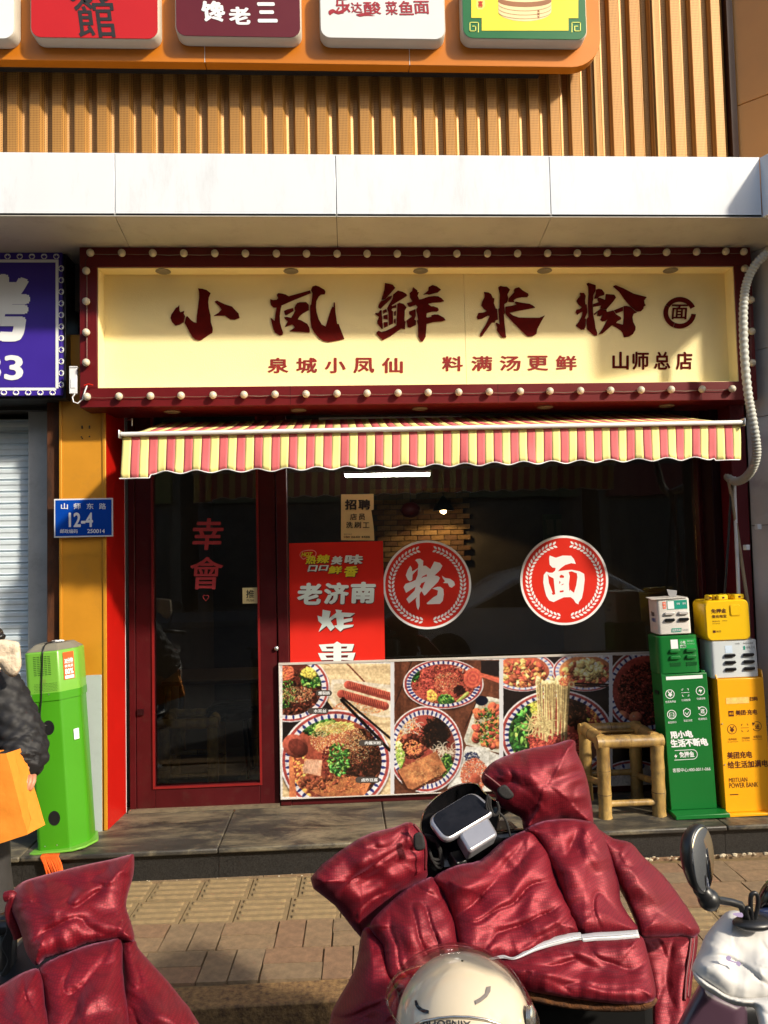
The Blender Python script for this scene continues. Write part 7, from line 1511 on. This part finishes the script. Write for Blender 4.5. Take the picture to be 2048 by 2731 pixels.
# ================================================================ across the street (seen only as reflections in the glass and mirror)
fc = [mat('facade_far_a', S(150, 138, 120, .6), .9, vs=1, var=.1), mat('facade_far_b', S(120, 112, 108, .6), .9, vs=1, var=.1)]
winm = mat('far_window', (.03, .035, .04), .2)
for b_i, (x0, x1, hgt, lbl) in enumerate(((-16, -4.5, 11, 'tan apartment block across the street mirrored in the door glass'), (-4, 7, 9.5, 'low grey block across the street mirrored in the shop window'), (7.5, 18, 11.5, 'apartment block with many windows across the street to the right'))):
    bd = thing('street_building', ((x0+x1)/2, -14, 0), lbl, 'building', 'buildings across the street')
    MB().box(x0, x1, -20, -13, -.1, hgt).build('wall', fc[b_i % 2], bd)
    wmh = MB().box(-.55, .55, -.06, .0, -.7, .7).mesh('window', winm)
    for fl_ in range(2, int(hgt/1.6), 2):
        for k in range(int((x1-x0)/2)): link('window', wmh, bd, loc=(x0+1.2+k*2, -12.93, 1.5+fl_*1.45))
    MB().box(x0+.2, x1-.2, -12.98, -12.7, 3.0, 3.9).build('shop_fascia', mat('far_fascia_%d' % b_i, [(.3, .24, .05), (.14, .13, .05), (.24, .03, .02)][b_i], .6), bd)
    MB().box(x0+.3, x1-.3, -12.99, -12.95, .1, 2.9).build('shop_glass', winm, bd)
MB().box(-14, 14, -12.6, -9.5, -.13, .0).build('far_pavement', mat('far_paving', (.14, .13, .12), .9))['kind'] = 'structure'
# white scooter standing just outside the left edge of the frame, mirrored in the door glass
wsx, wsy = -1.75, 1.55
wsc = thing('electric_scooter', (wsx, wsy, -.13), 'white scooter mirrored dimly in the left half of the door glass', 'scooter')
wp = mat('scooter_white', (.62, .61, .58), .25, var=.04, coat=.5); gz = -.13
def sec(y, z, w, h, q_=18): return [(wsx+w*math.copysign(abs(math.cos(t_))**.7, math.cos(t_)), y, gz+z+h*math.copysign(abs(math.sin(t_))**.7, math.sin(t_))) for t_ in [2*math.pi*k/q_ for k in range(q_)]]
MB().loft([[(wsx+w_*math.cos(t_), wsy+y_+.05*math.sin(t_), gz+z_) for t_ in [2*math.pi*k/20 for k in range(20)]] for y_, z_, w_ in ((.62, .28, .10), (.60, .40, .17), (.54, .60, .20), (.47, .80, .17), (.43, .93, .12), (.42, 1.0, .06))]).build('front_apron', wp, wsc, smooth=True, angle=60)
MB().loft([sec(wsy+.45, .30, .12, .03), sec(wsy+.1, .27, .15, .035), sec(wsy-.1, .3, .14, .05)]).build('footboard', black_plastic, wsc, smooth=True)
MB().loft([sec(wsy-.05, .42, .10, .12), sec(wsy-.2, .48, .14, .17), sec(wsy-.5, .52, .15, .15), sec(wsy-.75, .58, .09, .07)]).build('rear_body', wp, wsc, smooth=True)
MB().loft([sec(wsy-.02, .70, .07, .03), sec(wsy-.15, .70, .14, .045), sec(wsy-.5, .74, .14, .05), sec(wsy-.72, .77, .08, .03)]).build('seat', mat('seat_vinyl', (.014, .013, .012), .55, vs=30, var=.2), wsc, smooth=True)
MB().tube([(wsx-.33, wsy+.25, gz+1.0), (wsx-.2, wsy+.36, gz+1.03), (wsx, wsy+.42, gz+1.02), (wsx+.2, wsy+.36, gz+1.03), (wsx+.33, wsy+.25, gz+1.0)], .017, 10).build('handlebar', black_plastic, wsc, smooth=True)
MB().ball((wsx, wsy+.60, gz+.78), .07, 16, 10, (1, .5, 1)).build('headlight', mat('lamp_glass', (.5, .5, .48), .1, coat=1), wsc, smooth=True)
for sx_ in (-1, 1):
    MB().tube([(wsx+sx_*.2, wsy+.36, gz+1.04), (wsx+sx_*.26, wsy+.38, gz+1.2)], .006, 8).build('mirror_stem', black_plastic, wsc)
    MB().ball((wsx+sx_*.28, wsy+.38, gz+1.25), .06, 14, 8, (1, .25, .75)).build('mirror', black_plastic, wsc, smooth=True)
for yy in (.68, -.62): MB().lathe((wsx-.045, wsy+yy, gz+.2), (1, 0, 0), [(0, .12), (.01, .19), (.03, .2), (.06, .2), (.08, .19), (.09, .12)], 32).build('wheel', mat('rubber', (.012, .012, .012), .8), wsc, smooth=True, angle=40)
# parked car
ca = thing('parked_car', (2.6, -1.9, -.13), 'pale parked saloon car mirrored faintly in the shop window', 'car')
pf = [(0, .32), (.02, .62), (.18, .78), (1.05, .90), (1.75, 1.33), (2.2, 1.42), (2.95, 1.38), (3.55, 1.06), (4.2, .98), (4.35, .70), (4.36, .34), (3.9, .24), (.4, .24)]
CX_, CY_ = .5, -2.75; cpm = mat('car_paint', (.6, .61, .62), .2, var=.02, coat=.5)
def crow(y, s_, hs): return [(CX_+x, y, -.13+(z if z < .95 else .95+(z-.95)*hs)) for x, z in pf]
MB().loft([[(p[0], p[1], p[2]) for p in crow(CY_, 1, .9)], crow(CY_+.12, 1, 1), crow(CY_+1.6, 1, 1), crow(CY_+1.72, 1, .9)]).build('body', cpm, ca, bev=.03)
for yy in (CY_-.004, CY_+1.722):
    MB().prism([(CX_+x, yy, -.13+z) for x, z in ((1.2, .93), (1.8, 1.24), (2.3, 1.30), (2.3, .93))], (0, 0, 0), (0, .004, 0)).build('side_window', winm, ca)
    MB().prism([(CX_+x, yy, -.13+z) for x, z in ((2.36, .93), (2.36, 1.30), (2.9, 1.26), (3.35, .98), (3.35, .93))], (0, 0, 0), (0, .004, 0)).build('side_window', winm, ca)
for wx_ in (.85, 3.5):
    for yy in (CY_-.01, CY_+1.55): MB().lathe((CX_+wx_, yy, .18), (0, 1, 0), [(0, .22), (.01, .31), (.17, .31), (.18, .22)], 28).build('wheel', mat('rubber', (.012, .012, .012), .8), ca, smooth=True, angle=40)
for x in (CX_+.02,): MB().box(x-.02, x+.04, CY_+.1, CY_+.4, .45, .56).build('headlight', ink_white, ca); MB().box(x-.02, x+.04, CY_+1.3, CY_+1.6, .45, .56).build('headlight', ink_white, ca)
